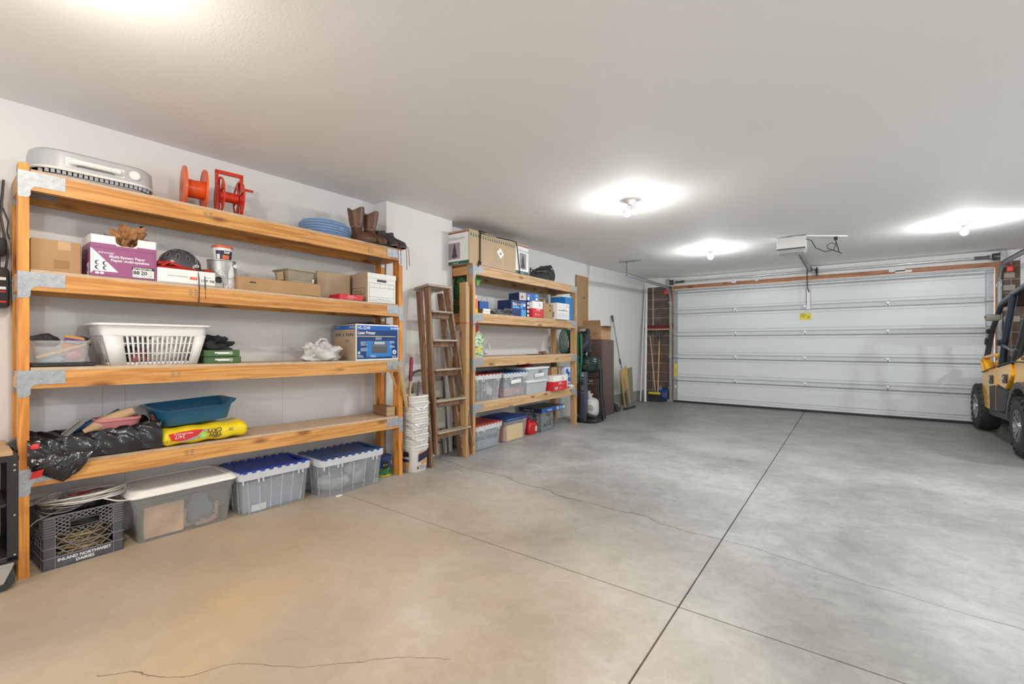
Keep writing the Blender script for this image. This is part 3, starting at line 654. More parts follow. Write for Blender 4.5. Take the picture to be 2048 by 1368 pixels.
b.text('DAP', (0, -.0592, 0), (.95, .25, 0), (0, -.1, 1), -.012, .05, .02, 1, bold=.001)
b.build('label', [navy, paperw, mat('label_orange', (.75, .12, .05), .5)], q)
# mailing tube / black roll
q = thing('mailing_tube', 'grey tube with a black hollow end, between white carton and paint can', 'tube', T1(.887, .006, z2(.9) + .047), A1)
b = MB(); b.lathe([(.023, .0), (.026, .0), (.027, .25), (.023, .25)], (0, 0, 0), 0, 24, 'y', False, False)
b.rings([(0, .004, .05, .003, .001, -.045), (0, .003, .05, .003, .001, -.02)]); b.build('tube', mat('tube_grey', (.38, .37, .34), .6), q, None, None)
MB().lathe([(.0232, .02), (.001, .021)], (0, 0, 0), 0, 24, 'y').build('inside', black, q)
# long cardboard box
def art(b):
    Q(b, FR, .075, .055, .115, .064, 1); 
    lines(b, FR, .03, .036, .095, 5, .006, .002, 2)
    Q(b, FR, -.0, .0, .003, .09, 2)
carton('cardboard_box', 'long low cardboard box with small black printing, a beige tray sitting on it', 'box', T1, A1, 1.003, .012, z2(1.3), .585, .28, .094, kraft, art=art, mats=[ink, mat('print_brown', (.36, .22, .11), .8)])
q = thing('plastic_tray', 'beige plastic tray with a paper label, sitting on the long cardboard box', 'tray', T1(1.36, .05, z2(1.4) + .0955), A1 + .12)
b = MB(); b.rings([(.11, .10, .19, .16, .01, 0), (.11, .10, .215, .20, .012, .092), (.11, .10, .235, .22, .012, .092), (.11, .10, .235, .22, .012, .104), (.11, .10, .222, .207, .01, .104), (.11, .10, .21, .195, .01, .09), (.11, .10, .18, .15, .01, .006)]); b.build('tub', mat('beige_plastic', (.32, .28, .20), .5, var=.08), q)
b = MB(); b.quad((-.001, .16, .02), (-.03, -.98, 0), (-.1, 0, 1), .02, .0, .11, .06); b.build('paper_label', mat('manila', (.60, .46, .26), .7), q)
b = MB(); b.quad((0, -.002, .01), X, (0, -.12, 1), .02, 0, .2, .002); b.quad((0, -.004, .01), X, (0, -.12, 1), .19, 0, .205, .03, 0); b.build('tape', white, q)
# Stor-all box + red carton
q = thing('file_box', 'white lidded file box with printed form lines and a black hand hole', 'box', T1(2.0, .004, z2(2.15)), A1)
def side(b, fr, w_, tan):
    pass
b = MB(); b.rbox(0, 0, 0, .285, .33, .21, .003, 1, 1); b.quad((0, -E_, 0), X, Z, .001, .001, .284, .21, 0)
frame(b, FR, .014, .012, .268, .165, .0022, 2); Q(b, FR, .014, .125, .268, .127, 2, .0002); Q(b, FR, .014, .045, .268, .047, 2, .0002)
for x in (.065, .12, .17, .218): Q(b, FR, x, .127, x + .0015, .165, 2, .0002)
for x in (.085, .185): Q(b, FR, x, .012, x + .0015, .045, 2, .0002)
TX(b, FR, 'STOR-ALL', .093, .022, .018, 2); TX(b, FR, 'Fellowes', .19, .022, .014, 2); TX(b, FR, '12 x 10 x 24', .022, .022, .011, 2); TX(b, FR, 'STOR/DRAWER', .13, .03, .0, 2) if 0 else None
l = LF(.33); frame(b, l, .09, .07, .29, .125, .0035, 2); TX(b, l, 'STOR-ALL', .13, .085, .028, 2)
b.build('carton', [paperw, kraft2, ink], q)
b = MB(); b.rbox(-.004, -.004, .205, .289, .334, .249, .003, 1, 1); b.quad((0, -.0045, 0), X, Z, -.003, .206, .288, .248, 0); b.build('lid', [paperw, kraft2], q)
b = MB(); b.face((0, -.0012, 0), X, Z, [(.10 + .078 * 0 + (.038 if math.cos(a) > 0 else -.038) + .012 * math.cos(a) + .04, .188 + .011 * math.sin(a)) for a in [2 * PI * k / 16 + .01 for k in range(16)]]); b.build('hand_hole', black, q)
def art(b): 
    TX(b, FR, 'PaperPro', .07, .026, .015, 1); lines(b, FR, .06, .021, .1, 1, .005, .0015, 1); TX(b, FR, '3 | 14-2-18', .07, .006, .011, 1)
carton('flat_carton', 'low red and white-lettered carton lying in front of the file box', 'box', T1, A1, 1.745, .003, z2(1.85), .21, .16, .044, red, art=art, mats=[paperw])
carton('cardboard_box', 'plain cardboard box standing behind the low red carton, beside the white file box', 'box', T1, A1, 1.66, .20, z2(1.8), .30, .13, .235, kraft2)
# ======================= first unit, third shelf
z3 = lambda s_: dk1(3, s_) + .001
milky = mat('milky_plastic', (.66, .66, .66), .25, alpha=.26, spec=.7)
clearp = mat('clear_plastic', (.70, .74, .78), .2, alpha=.30, spec=.7)
cloudy = mat('cloudy_plastic', (.58, .58, .56), .3, alpha=.28, spec=.6)
def tub_rings(b, w_, d_, h, tap=.012, lip=.008, r=.02, th=.0025, m=0, z0=0):
    cx, cy = w_ / 2, d_ / 2
    b.rings([(cx, cy, w_ - 2 * tap, d_ - 2 * tap, r, z0), (cx, cy, w_, d_, r, z0 + h - .014), (cx, cy, w_ + 2 * lip, d_ + 2 * lip, r + lip, z0 + h - .014), (cx, cy, w_ + 2 * lip, d_ + 2 * lip, r + lip, z0 + h),
             (cx, cy, w_ - 2 * th, d_ - 2 * th, r, z0 + h), (cx, cy, w_ - 2 * tap - 2 * th, d_ - 2 * tap - 2 * th, r, z0 + .004)], m)
MBt = MB()
o = MB().rbox(0, 0, 0, .25, .25, .018, .004, 0, 1).build('tray', black, None, T1(.045, .04, z3(.05)), A1); tag(o, 'thin black tray lying under the cloudy plastic tub', 'tray')
q = thing('plastic_tub', 'open cloudy plastic tub of odds and ends at the left end of the third shelf', 'tub', T1(.048, .045, z3(.05) + .0195), A1)
b = MB(); tub_rings(b, .225, .27, .118, .012, .008); b.build('tub', milky, q)
def blob(name, label, cat, loc, r, col, seed, ax=1, ay=1, hz=1, m=None, rot=A1, rough=.7):
    o = crumple(r, r * hz, seed, ax, ay, 18, 10, .5).build(name, m or mat(name + '_mat', col, rough, bump=.3, bscale=30), None, loc, rot, sharp=1.2); return tag(o, label, cat)
tb = lambda x, y, z: T1(.048 + x, .045 + y, z3(.05) + .0195 + z)
blob('pouch', 'black zipped pouch poking out of the left side of the cloudy tub', 'pouch', tb(.065, .13, .085), .05, (.03, .03, .035), 3, 1.0, 1.0, 1.5)
blob('cloth', 'pale blue cloth bundle seen through the cloudy tub', 'cloth', tb(.08, .055, .006), .05, (.35, .55, .62), 4, 1.2, .7, .8)
o = MB().lathe([(.001, 0), (.02, .004), (.034, .02), (.037, .036), (.03, .056), (.012, .07), (.001, .072)], m=0, n=24).build('ball', mat('pink_dots', (.62, .25, .26), .6, var=.5, vscale=60), None, tb(.165, .05, .006), A1); tag(o, 'pink ball with white dots in the right of the cloudy tub', 'ball')
q = thing('snack_pack', 'purple and orange packet tilted in the cloudy tub', 'packet', tb(.115, .09, .06), (.5, .2, A1))
b = MB(); b.rbox(0, 0, 0, .08, .03, .09, .004, 0, 1); b.quad((0, -.001, 0), X, Z, .0, .055, .08, .09, 1); b.text('Xtreme', (0, -.0015, 0), X, Z, .008, .062, .018, 2); b.build('packet', [mat('orange_pack', (.80, .35, .10), .4), mat('purple_pack', (.20, .12, .30), .4), paperw], q)
o = MB().tube([(0, 0, 0), (.0, .0, .05), (.02, 0, .068), (.04, 0, .06), (.048, 0, .02)], .009, 0, 8).build('black_hook', black, None, tb(.19, .12, .07), A1); tag(o, 'curved black handle sticking out of the cloudy tub beside the packet', 'handle')
MB().bar((.02, .012, .03), (.21, .012, .10), .006, .012).build('rod', mat('tan_rod', (.60, .45, .30), .5), None, tb(0, 0, 0), A1)
tag(bpy.data.objects['rod'], 'thin tan strip leaning diagonally inside the cloudy tub', 'strip')
o = MB().tube([(0, 0, .0), (.03, .0, .02), (.05, 0, .03)], .004, 0, 6).build('twig', mat('twig', (.35, .25, .15), .8), None, tb(.205, .10, .1), A1); tag(o, 'small brown stick tip poking over the right rim of the cloudy tub', 'stick')
# laundry basket
q = thing('laundry_basket', 'white plastic laundry basket with rectangular vent holes on the third shelf', 'basket', T1(.30, -.005, z3(.5)), A1)
W_, D_, H_ = .53, .36, .245
def bsk(x, y, z, m=0):   # map unit cell of the side walls: taper outward with height
    k = .84 + .16 * (z / .175) if z < .175 else 1.0; return (W_ / 2 + (x - .5) * W_ * k * .93, D_ / 2 + (y - .5) * D_ * k * .93, z)
b = MB()
def panel(pf, cols, solid, th):
    """pf(u,z)->xyz on the wall; holes between ribs"""
    rows = [.018, .066, .072, .124, .130, .168]; 
    n = len(cols)
    for i in range(n - 1):
        u0, u1 = cols[i], cols[i + 1]
        def cell(z0, z1):
            p = [pf(u0, z0), pf(u1, z0), pf(u1, z1), pf(u0, z1)]; b.add(p, [(0, 1, 2, 3)])
        if solid[i]: cell(.0, .175)
        else:
            cell(0, rows[0]); cell(rows[1], rows[2]); cell(rows[3], rows[4]); cell(rows[5], .175)
cf, sf = [0], []
def addc(u, s_): cf.append(u); sf.append(s_)
addc(.17, 1)
us = .17
while us < .90:
    addc(us + .028, 0); addc(us + .049, 1); us += .049
addc(1.0, 1)
panel(lambda u, z: bsk(u, 0, z), cf, sf, 0); panel(lambda u, z: bsk(u, 1, z), cf, sf, 0)
cs, ss = [0, .12], [1]
us = .12
while us < .85: cs += [us + .05, us + .075]; ss += [0, 1]; us += .075
cs.append(1); ss.append(1)
panel(lambda u, z: bsk(0, u, z), cs, ss, 0); panel(lambda u, z: bsk(1, u, z), cs, ss, 0)
b.add([bsk(0, 0, .001), bsk(1, 0, .001), bsk(1, 1, .001), bsk(0, 1, .001)], [(0, 1, 2, 3)])
o = b.build('basket_walls', white, q); sm = o.modifiers.new('solid', 'SOLIDIFY'); sm.thickness = .003
b = MB(); c_ = (W_ / 2, D_ / 2)
b.rings([(*c_, W_ * .93, D_ * .93, .02, .172), (*c_, W_ * .955, D_ * .955, .04, .172), (*c_, W_ * .985, D_ * .98, .05, .228), (*c_, W_ * 1.09, D_ * 1.08, .07, .23), (*c_, W_ * 1.09, D_ * 1.08, .07, .236), (*c_, W_ * 1.07, D_ * 1.05, .06, .242), (*c_, W_ * .975, D_ * .965, .04, .238), (*c_, W_ * .94, D_ * .94, .03, .18)], cap0=False, cap1=False, n=6); b.build('rim_band', white, q)
for nm, lab, cx, cy, r_, col, sd_ in (('clothes', 'dark patterned clothes in the left of the laundry basket', .13, .15, .075, (.03, .025, .03), 11), ('clothes', 'dull red clothing seen through the basket holes', .19, .09, .055, (.22, .07, .08), 12), ('towels', 'pile of off-white towels filling the right of the laundry basket', .345, .185, .112, (.78, .76, .73), 13)):
    blob(nm, lab, 'clothes', T1(.30 + cx, -.005 + cy, z3(.5) + .008), r_, col, sd_, 1.0, 1.1, 1.55, mat('cloth_%d' % sd_, col, .85, bump=.3, bscale=60))
# green reams, black bag
green = mat('green_wrap', (.055, .12, .035), .4)
def ream(b):
    lines(b, FR, .06, .03, .13, 1, .01, .009, 1); Q(b, FR, .075, .016, .15, .022, 1); 
    b.face((0, -.001, 0), X, Z, circ(.155, .022, .012, 14), 2); b.face((0, -.0012, 0), X, Z, [(0, .0), (.02, .022), (0, .044)], 3)
for i, (s_, y_, zz, lab) in enumerate(((.815, .035, 0, 'green-wrapped paper ream, the lower of two, beside the laundry basket'), (.812, .03, .0445, 'green-wrapped paper ream stacked on top of the other under black cloth'))):
    carton('paper_ream', lab, 'paper', T1, A1, s_, y_, z3(.9) + zz, .218 - i * .008, .28, .043, green, art=ream, mats=[paperw, mat('pale_green', (.35, .45, .30), .5), mat('deep_green', (.03, .08, .02), .4)], group='green paper reams')
o = crumple(.11, .085, 21, 1.05, .9, 26, 12, .9).build('black_cloth', mat('black_cloth', (.02, .02, .022), .9, bump=.4, bscale=30), None, T1(.895, .13, z3(.9) + .089), A1, sharp=1.2); tag(o, 'rumpled black cloth bag with drawstring lying on the green paper reams', 'bag')
# white plastic bag
q = thing('plastic_bag', 'rumpled white plastic shopping bag with looped handle, left of the printer carton', 'bag', T1(1.66, .13, z3(1.6)), A1)
bagm = mat('white_bag', (.70, .68, .66), .3, alpha=.88, bump=.8, bscale=14)
b = crumple(.165, .155, 31, 1.0, .7, 34, 16, .6)
b.tube([(-.05, 0, .09), (-.045, -.01, .14), (-.01, -.01, .175), (.035, 0, .17), (.06, .01, .12), (.075, 0, .07)], [.014, .012, .010, .011, .012, .02], 0, 8)
b.tube([(-.02, -.03, .10), (.02, -.03, .13), (.06, -.02, .10), (.09, -.01, .06)], [.022, .018, .02, .02], 0, 8); b.build('bag', bagm, q, sharp=.9)
# printer carton
q = thing('printer_carton', 'large blue and white laser printer carton at the right end of the third shelf', 'box', T1(1.885, .002, z3(2.1)), A1)
b = MB(); W_, D_, H_ = .43, .33, .306; b.rbox(0, 0, 0, W_, D_, H_, .003, 0, 1); l = LF(D_)
b.quad((0, -.0008, 0), X, Z, 0, 0, W_, H_, 1)
Q(b, FR, .010, .012, W_ - .008, H_ - .012, 2, .0006); Q(b, FR, .010, H_ - .05, W_ - .008, H_ - .012, 3, .0009); Q(b, FR, .012, .20, W_ - .03, .207, 8, .0011)
Q(b, FR, .10, .03, .36, .165, 7, .0009); 
TX(b, FR, 'HL-2240', .018, H_ - .042, .034, 1, .0012, bold=.0006); TX(b, FR, 'brother', W_ - .085, H_ - .038, .032, 1, .0012, bold=.0006); TX(b, FR, 'Laser Printer', .018, H_ - .085, .036, 1, .0012, bold=.001, sx=.9)
b.face((0, -.0022, 0), X, Z, [(.155, .06), (.305, .06), (.31, .12), (.29, .165), (.17, .165), (.15, .12)], 4); b.quad((0, -.0026, 0), X, Z, .178, .135, .285, .16, 5); b.quad((0, -.0026, 0), X, Z, .15, .115, .31, .128, 6)
for x, y, n in ((.045, .16, 5), (.045, .105, 4), (.335, .165, 3), (.335, .125, 3), (.19, .195, 3), (.14, .045, 3), (.015, .045, 3), (.36, .035, 3)): lines(b, dict(o=(0, -.0024, 0), u=X, v=Z), x, y, .065, n, .0075, .004, 5, .4)
b.face((0, -.0026, 0), X, Z, circ(.385, .068, .02, 12), 1); b.face((0, -.0028, 0), X, Z, [(.375, .06), (.385, .08), (.392, .07), (.39, .058)], 4); b.face((0, -.0026, 0), X, Z, circ(.03, .065, .013, 12), 9)
Q(b, l, .008, H_ - .046, D_ - .012, H_ - .012, 3, .0002); TX(b, l, 'HL-2240', .014, H_ - .034, .022, 5, .0006); TX(b, l, 'brother', D_ - .085, H_ - .034, .026, 1, .0006)
for i, x in enumerate((.03, .06, .09, .14, .19, .22, .25, .28)): Q(b, l, x, .205, x + .018, .205 + (.02 if i % 2 else .026), 4, .0002)
Q(b, l, .175, .16, .24, .168, 4, .0002)
for y in (.14, .125, .11, .095, .08, .065, .05, .03): Q(b, l, .172, y, D_ - .02 - .04 * R.random(), y + .003, 10, .0002)
Q(b, l, D_ * .48, .0, D_ * .483, H_, 10, .0001)
b.build('carton', [kraft2, paperw, mat('deep_blue', (.008, .04, .17), .3), mat('brother_blue', (.01, .12, .50), .3), mat('printer_grey', (.09, .09, .10), .4), mat('pale_text', (.42, .50, .62), .5), mat('printer_mid', (.14, .14, .16), .4), mat('glow_blue', (.03, .20, .55), .3), mat('gold_line', (.5, .45, .2), .4), mat('mint', (.35, .65, .62), .4), mat('faint_print', (.36, .27, .20), .8)], q)
b = MB(); b.grid(lambda u, v: (.02 + u * .36, .03 + v * .28, H_ + .004 + .02 * abs(math.sin(5 * u + 3 * v)) * (1 - abs(2 * u - 1))), 16, 10)
o = b.build('dark_cloth', MC['black_cloth'], None, T1(1.885, .002, z3(2.1)), A1, sharp=3); tag(o, 'dark cloth spread over the top of the printer carton', 'cloth')

# ======================= first unit, bottom shelf
z4 = lambda s_: dk1(4, s_) + .001
gb = mat('black_garbage_bag', (.010, .010, .012), .22, bump=.9, bscale=14, spec=.7)
q = thing('garbage_bag', 'black plastic garbage bag with red drawstrings draped over the left end of the bottom shelf', 'bag', T1(.0, .0, z4(.1)), A1)
RN = random.Random(9); W1 = [(RN.uniform(3, 14), RN.uniform(2, 9), RN.uniform(0, 6), RN.uniform(.3, 1)) for _ in range(14)]
def wrinkle(u, v): return sum(a * (abs(math.sin(f * u + g_ * v + p)) - .6) for f, g_, p, a in W1) / 14
def fn(u, v):   # trough: front wall up over to hollow, open top
    x = .03 + u * .55; t_ = v
    prof = [(-.012, .004), (-.02, .05), (-.012, .10), (.0, .135), (.03, .15), (.06, .13), (.12, .10), (.2, .10), (.27, .12), (.31, .15), (.33, .12)]
    k = t_ * (len(prof) - 1); i = min(int(k), len(prof) - 2); f_ = k - i; y = prof[i][0] * (1 - f_) + prof[i + 1][0] * f_; z = prof[i][1] * (1 - f_) + prof[i + 1][1] * f_
    wv = wrinkle(u * 3, v * 3); ht = .75 + .35 * u + .2 * math.exp(-(u / .1) ** 2)
    return (x, y - .05 * wv, max(.003, z * ht + .06 * wv))
b = MB(); b.grid(fn, 60, 40)
def skirt(u, v):   # part hanging over the shelf edge
    x = .042 + u * (.235 - .05 * v); wv = wrinkle(u * 4 + 2, v * 3); dz = -.125 * v * (1 - .65 * abs(u - .62) * 1.6)
    return (x + .012 * wv, -.012 - .02 * math.sin(PI * v) - .03 * wv, .05 + dz - .03 * v)
b.grid(skirt, 36, 20)
def side_(u, v):   # gathered end beyond the post, to the left
    a = 2 * PI * u; r_ = .055 * math.sin(PI * min(1, v * .8 + .2)) * (1 + .5 * wrinkle(u * 6, v * 4)); return (.035 - .10 * v, .10 + r_ * 1.3 * math.cos(a) + .03, .085 + r_ * math.sin(a) - .02 * v)
b.grid(side_, 24, 12, 0, True)
b.grid(lambda u, v: (.55 + .05 * u + .03 * v, .02 + .25 * v, .02 + (.13 - .10 * u) * (.6 + .4 * math.sin(3 * v)) + .04 * wrinkle(u * 3, v * 5)), 14, 24)
b.build('bag', gb, q, sharp=.45)
b = MB()
def ribbon(pts, w_):
    for p, n_ in zip(pts, pts[1:]): b.hexa([(p[0] - w_, p[1], p[2]), (p[0] + w_, p[1] + .004, p[2]), (n_[0] + w_, n_[1] + .004, n_[2]), (n_[0] - w_, n_[1], n_[2]), (p[0] - w_, p[1] - .002, p[2] + .006), (p[0] + w_, p[1] + .002, p[2] + .006), (n_[0] + w_, n_[1] + .002, n_[2] + .006), (n_[0] - w_, n_[1] - .002, n_[2] + .006)])
b.rings([(.055, -.03, .032, .012, .005, .088), (.052, -.03, .036, .012, .005, .10), (.06, -.025, .024, .01, .005, .113)]); 
b.hexa([(.035, -.045, -.058), (.075, -.04, -.055), (.075, -.035, -.055), (.035, -.04, -.058), (.045, -.045, -.025), (.085, -.045, -.016), (.085, -.04, -.016), (.045, -.04, -.025)]); b.build('drawstring', mat('red_tape', (.55, .02, .015), .35), q)
q = thing('plastic_bin', 'pink plastic bin lying in the black garbage bag', 'bin', T1(.31, .10, z4(.4) + .115), A1)
b = MB(); tub_rings(b, .20, .14, .075, .014, .005, .03); b.build('tub', mat('pink_plastic', (.62, .22, .23), .45), q)
MB().tube([(0, 0, 0), (.07, .0, .038), (.15, 0, .075), (.215, .0, .10)], [.020, .035, .033, .026], 0, 12).build('tan_roll', mat('tan_felt', (.50, .32, .18), .8, bump=.2, bscale=60), None, T1(.262, .14, z4(.3) + .12), A1); tag(bpy.data.objects['tan_roll'], 'tan rolled felt club shape sticking up between the blue scoop and the pink bin', 'roll')
q = thing('scoop', 'dark blue plastic scoop with its handle pointing up right out of the garbage bag', 'scoop', T1(.262, .18, z4(.3) + .13), A1)
b = MB(); b.tube([(.04, 0, .02), (.1, 0, .06), (.15, 0, .09), (.16, 0, .098)], [.012, .010, .013, .011], 0, 8); b.build('handle', mat('scoop_blue', (.02, .07, .17), .35), q)
b = MB(); b.grid(lambda u, v: (-.04 + .10 * u, -.04 + .08 * v, -.02 + .05 * u + .03 * (2 * v - 1) ** 2), 8, 8); o = b.build('blade', MC['scoop_blue'], q, sharp=3); o.modifiers.new('s', 'SOLIDIFY').thickness = .003
q = thing('dustpan', 'grey dustpan standing tilted in the black garbage bag, leftmost of the tools', 'dustpan', T1(.185, .13, z4(.2) + .105), (0, -.75, A1))
b = MB(); b.rbox(0, 0, 0, .10, .006, .028, .002, 0, 1); b.rbox(.0, -.012, .0, .105, .0, .006, .002, 0, 1); b.rbox(.0, -.012, .024, .105, 0, .03, .002, 0, 1); b.build('pan', mat('dustpan_grey', (.24, .23, .21), .5), q)
# litter pan
q = thing('litter_pan', 'blue plastic litter pan tilted on top of the yellow bag', 'pan', T1(.555, .025, z4(.8) + .112), (.0, -.05, A1 - .02))
b = MB(); W_, D_, H_ = .45, .33, .125
def lp(spec):
    rg = []
    for k_, lip, z in spec:
        r_ = []
        for x, y in rr(0, 0, 1, 1, .16, 6):
            xx, yy = x * (W_ * k_ + 2 * lip), y * (D_ * k_ + 2 * lip); r_.append((W_ / 2 + xx, D_ / 2 + yy, z * (1 - .30 * (1 - min(1, abs(2 * x)) ** 3) * (y < -.3) * (z > .06))))
        rg.append(r_)
    b.loft(rg, 0)
lp([(.80, 0, 0), (.82, 0, .006), (.96, 0, .115), (.96, .018, .118), (.96, .02, .124), (.96, .004, .126), (.94, 0, .118), (.79, 0, .010)]); b.build('pan', mat('teal_blue', (.012, .10, .19), .3), q, sharp=.9)
b = MB(); b.face((0, 0, 0), X, Y, [(0, 0)] * 0 or [(.0, 0), (.01, 0), (.01, .01)], 0) if 0 else None
b.quad((.035, .045, .012), (-.14, .62, .0), (-.30, -.04, 1), .02, .01, .09, .075, 0); b.build('sticker', mat('sticker_brown', (.28, .13, .06), .6, var=.8, vscale=45), q)
# yellow bag of litter
q = thing('litter_bag', 'full yellow bag of cat litter lying under the blue pan, print upside down', 'bag', T1(.578, -.028, z4(.8)), A1)
def cb(u, v):
    p = 2 * PI * v; x = u; e = min(1, (1 - abs(2 * u - 1)) * 7) ** .5 if 0 < u < 1 else .0
    hh = .053 * (.3 + .7 * e); dd = .14 * (.75 + .25 * e); c_, s_ = math.cos(p), math.sin(p)
    y = dd * math.copysign(abs(c_) ** .7, c_); z = hh * math.copysign(abs(s_) ** .55, s_)
    return (u * .49 + .006 * math.sin(9 * v), .145 + y + .004 * math.sin(17 * u), .055 + z + .0035 * math.sin(21 * u + 5 * v))
b = MB(); b.grid(lambda u, v: cb(v, u), 48, 40, 0, True); b.add([cb(0, v / 24) for v in range(24)], [tuple(range(24))]); b.add([cb(1, v / 24) for v in range(24)], [tuple(range(24))])
for i_ in (0,): b.grid(lambda u, v: (.485 + .028 * u, .06 + v * .16, .055 - .02 * u + .006 * math.sin(12 * v)), 5, 12, 1)
b.build('bag', [mat('litter_yellow', (.82, .60, .01), .3, bump=.15, bscale=14), mat('brown_label', (.20, .08, .03), .5)], q, sharp=3)
b = MB(); fo = (0, .004, .012); fv = (0, -.10, 1)
PZ = .004; OY = -.0055
b.X = Matrix.Translation((0, OY, PZ))
b.face((0, .006, 0), X, Z, [(.03, .078), (.05, .035), (.09, .028), (.13, .034), (.18, .05), (.215, .085), (.17, .088), (.10, .086)], 0)
b.face((0, .004, 0), X, Z, [(.13, .034), (.18, .05), (.215, .085), (.235, .085), (.205, .045), (.16, .028), (.09, .02), (.09, .026)], 3)
b.face((0, .003, 0), X, Z, circ(.21, .048, .022, 20), 1)
up = lambda s_, x, y, sz, m, **k: b.text(s_, (0, .0015, 0), (-1, 0, 0), (0, 0, -1), -x, -y, sz, m, **k)
up('24/7', .115, .066, .03, 1 + 1); up('PERFORMANCE', .155, .078, .014, 2); up('TIDY', .315, .057, .034, 4, bold=.001); up('CATS', .315, .083, .034, 4, bold=.001); up('PURINA', .30, .032, .011, 4, bold=.0006); up('CATS', .045, .042, .02, 4); up('30', .385, .075, .03, 4); up('NEW', .226, .05, .012, 2)
b.quad((0, .003, 0), X, Z, .245, .088, .31, .0895, 4)
pr_ = b.build('print', [red, mat('lime_green', (.30, .55, .08), .5), paperw, mat('silver_print', (.30, .30, .30), .4), ink], q)
absorb([c for c in kids(q) if c.name.startswith('bag')][0], pr_)
# wood block
q = carton('wood_block', 'short offcut of brown timber at the right end of the bottom shelf', 'block', T1, A1, 2.21, .03, z4(2.2), .085, .235, .083, wood('block_end', (.42, .30, .17), (.33, .22, .11), 0, 1, False), rot=-.10)
q_side = wood('block_side', (.26, .12, .05), (.19, .08, .03), 1, 1, False)
kids(q)[0].name = 'block'; kids(q)[0].data.materials[0] = MC['block_end']
b = MB(); b.quad((-.0012, .233, 0), (0, -1, 0), Z, 0, .001, .231, .082); b.quad((0, 0, .0838), X, Y, .001, .001, .084, .233); o = b.build('side_face', q_side, q)

# ======================= floor under the first unit
# milk crate
q = thing('milk_crate', 'dark grey milk crate with white dairy lettering, heaped with cables, at the near end', 'crate', T1(.088, .018, 0), A1 + .075 - .0)
crm = mat('crate_plastic', (.075, .078, .088), .42, var=.15, vscale=20); ctm = mat('crate_edge', (.20, .19, .19), .5)
W_, D_, H_ = .325, .32, .275; b = MB()
def wallc(o, u, n_):
    o, u, n_ = Vector(o), Vector(u), Vector(n_); z_ = Vector(Z); th = .004
    def pb(x0, z0, x1, z1, m=0, t=th, out=0):
        a = o + u * x0 + z_ * z0 + n_ * -out; c_ = u * (x1 - x0); d_ = z_ * (z1 - z0); e_ = n_ * t
        b.hexa([a, a + c_, a + c_ + e_, a + e_, a + d_, a + c_ + d_, a + c_ + e_ + d_, a + e_ + d_], m)
    pb(0, 0, W_, .062); pb(0, .062, .045, .17); pb(W_ - .045, .062, W_, .17)
    pb(0, .17, .045, H_, 0, th); pb(W_ - .045, .17, W_, H_, 0, th)
    for k in range(8): pb(0, .172 + k * .0135, .045, .1745 + k * .0135, 1, .003, .003); pb(W_ - .045, .172 + k * .0135, W_, .1745 + k * .0135, 1, .003, .003)
    for z0 in (.0, .060, .110): pb(-.002, z0, W_ + .002, z0 + .004, 1, .006, .004)
    pb(0, H_ - .004, W_, H_, 1, .014, .002)
    for x in (.043, W_ - .045): pb(x, 0, x + .0025, H_, 1, .006, .003)
    pb(.10, .195, .225, .20); pb(.10, .232, .225, .237); pb(.10, .195, .104, .237); pb(.221, .195, .225, .237)
    def dg(x0, z0, x1, z1):
        a = o + u * x0 + z_ * z0 + n_ * .001; c_ = o + u * x1 + z_ * z1 + n_ * .001; b.bar(a, c_, .0035, .004, 1, tuple(n_))
    x0_, x1_ = .045, W_ - .045; w2 = (x1_ - x0_) / 4
    for k in range(-2, 5):
        for sgn in (1, -1):
            xa = x0_ + k * w2; pts = [(xa, .062), (xa + w2 * 2, .17)] if sgn > 0 else [(xa + w2 * 2, .062), (xa, .17)]
            (xa_, za), (xb, zb) = pts
            if xa_ > xb: xa_, za, xb, zb = xb, zb, xa_, za
            def zt_(x): return za + (zb - za) * (x - xa_) / (xb - xa_)
            l_, r_ = max(xa_, x0_), min(xb, x1_)
            if r_ - l_ > .01: dg(l_, zt_(l_), r_, zt_(r_))
            za2, zb2 = ((.17, .272) if sgn > 0 else (.272, .17))
            for off in (0, w2 * .5):
                xs_, xe = xa + off, xa + off + w2 * 2.6
                l_, r_ = max(xs_, x0_), min(xe, x1_); zf = lambda x: za2 + (zb2 - za2) * (x - xs_) / (xe - xs_)
                for (p0, p1) in ((l_, min(r_, .10)), (max(l_, .225), r_)):
                    if p1 - p0 > .01: dg(p0, zf(p0), p1, zf(p1))
                a1_, a2_ = max(l_, .10), min(r_, .225)
                if a2_ - a1_ > .02:
                    seg = 10
                    for i in range(seg):
                        c0, c1 = a1_ + (a2_ - a1_) * i / seg, a1_ + (a2_ - a1_) * (i + 1) / seg
                        if not (.193 < zf(c0) < .239 or .193 < zf(c1) < .239): dg(c0, zf(c0), c1, zf(c1))
wallc((0, 0, 0), X, Y); wallc((W_, 0, 0), Y, (-1, 0, 0)); wallc((W_, D_, 0), (-1, 0, 0), (0, -1, 0)); wallc((0, D_, 0), (0, -1, 0), X); b.box(0, 0, .003, W_, D_, .008)
b.build('crate', [crm, ctm], q)
b = MB(); b.text('INLAND NORTHWEST', (0, -.0006, 0), X, Z, W_ / 2, .036, .0215, 0, 'CENTER', bold=.0007); b.text('DAIRIES', (0, -.0006, 0), X, Z, W_ / 2, .014, .0215, 0, 'CENTER', bold=.0007); b.build('lettering', white, q)
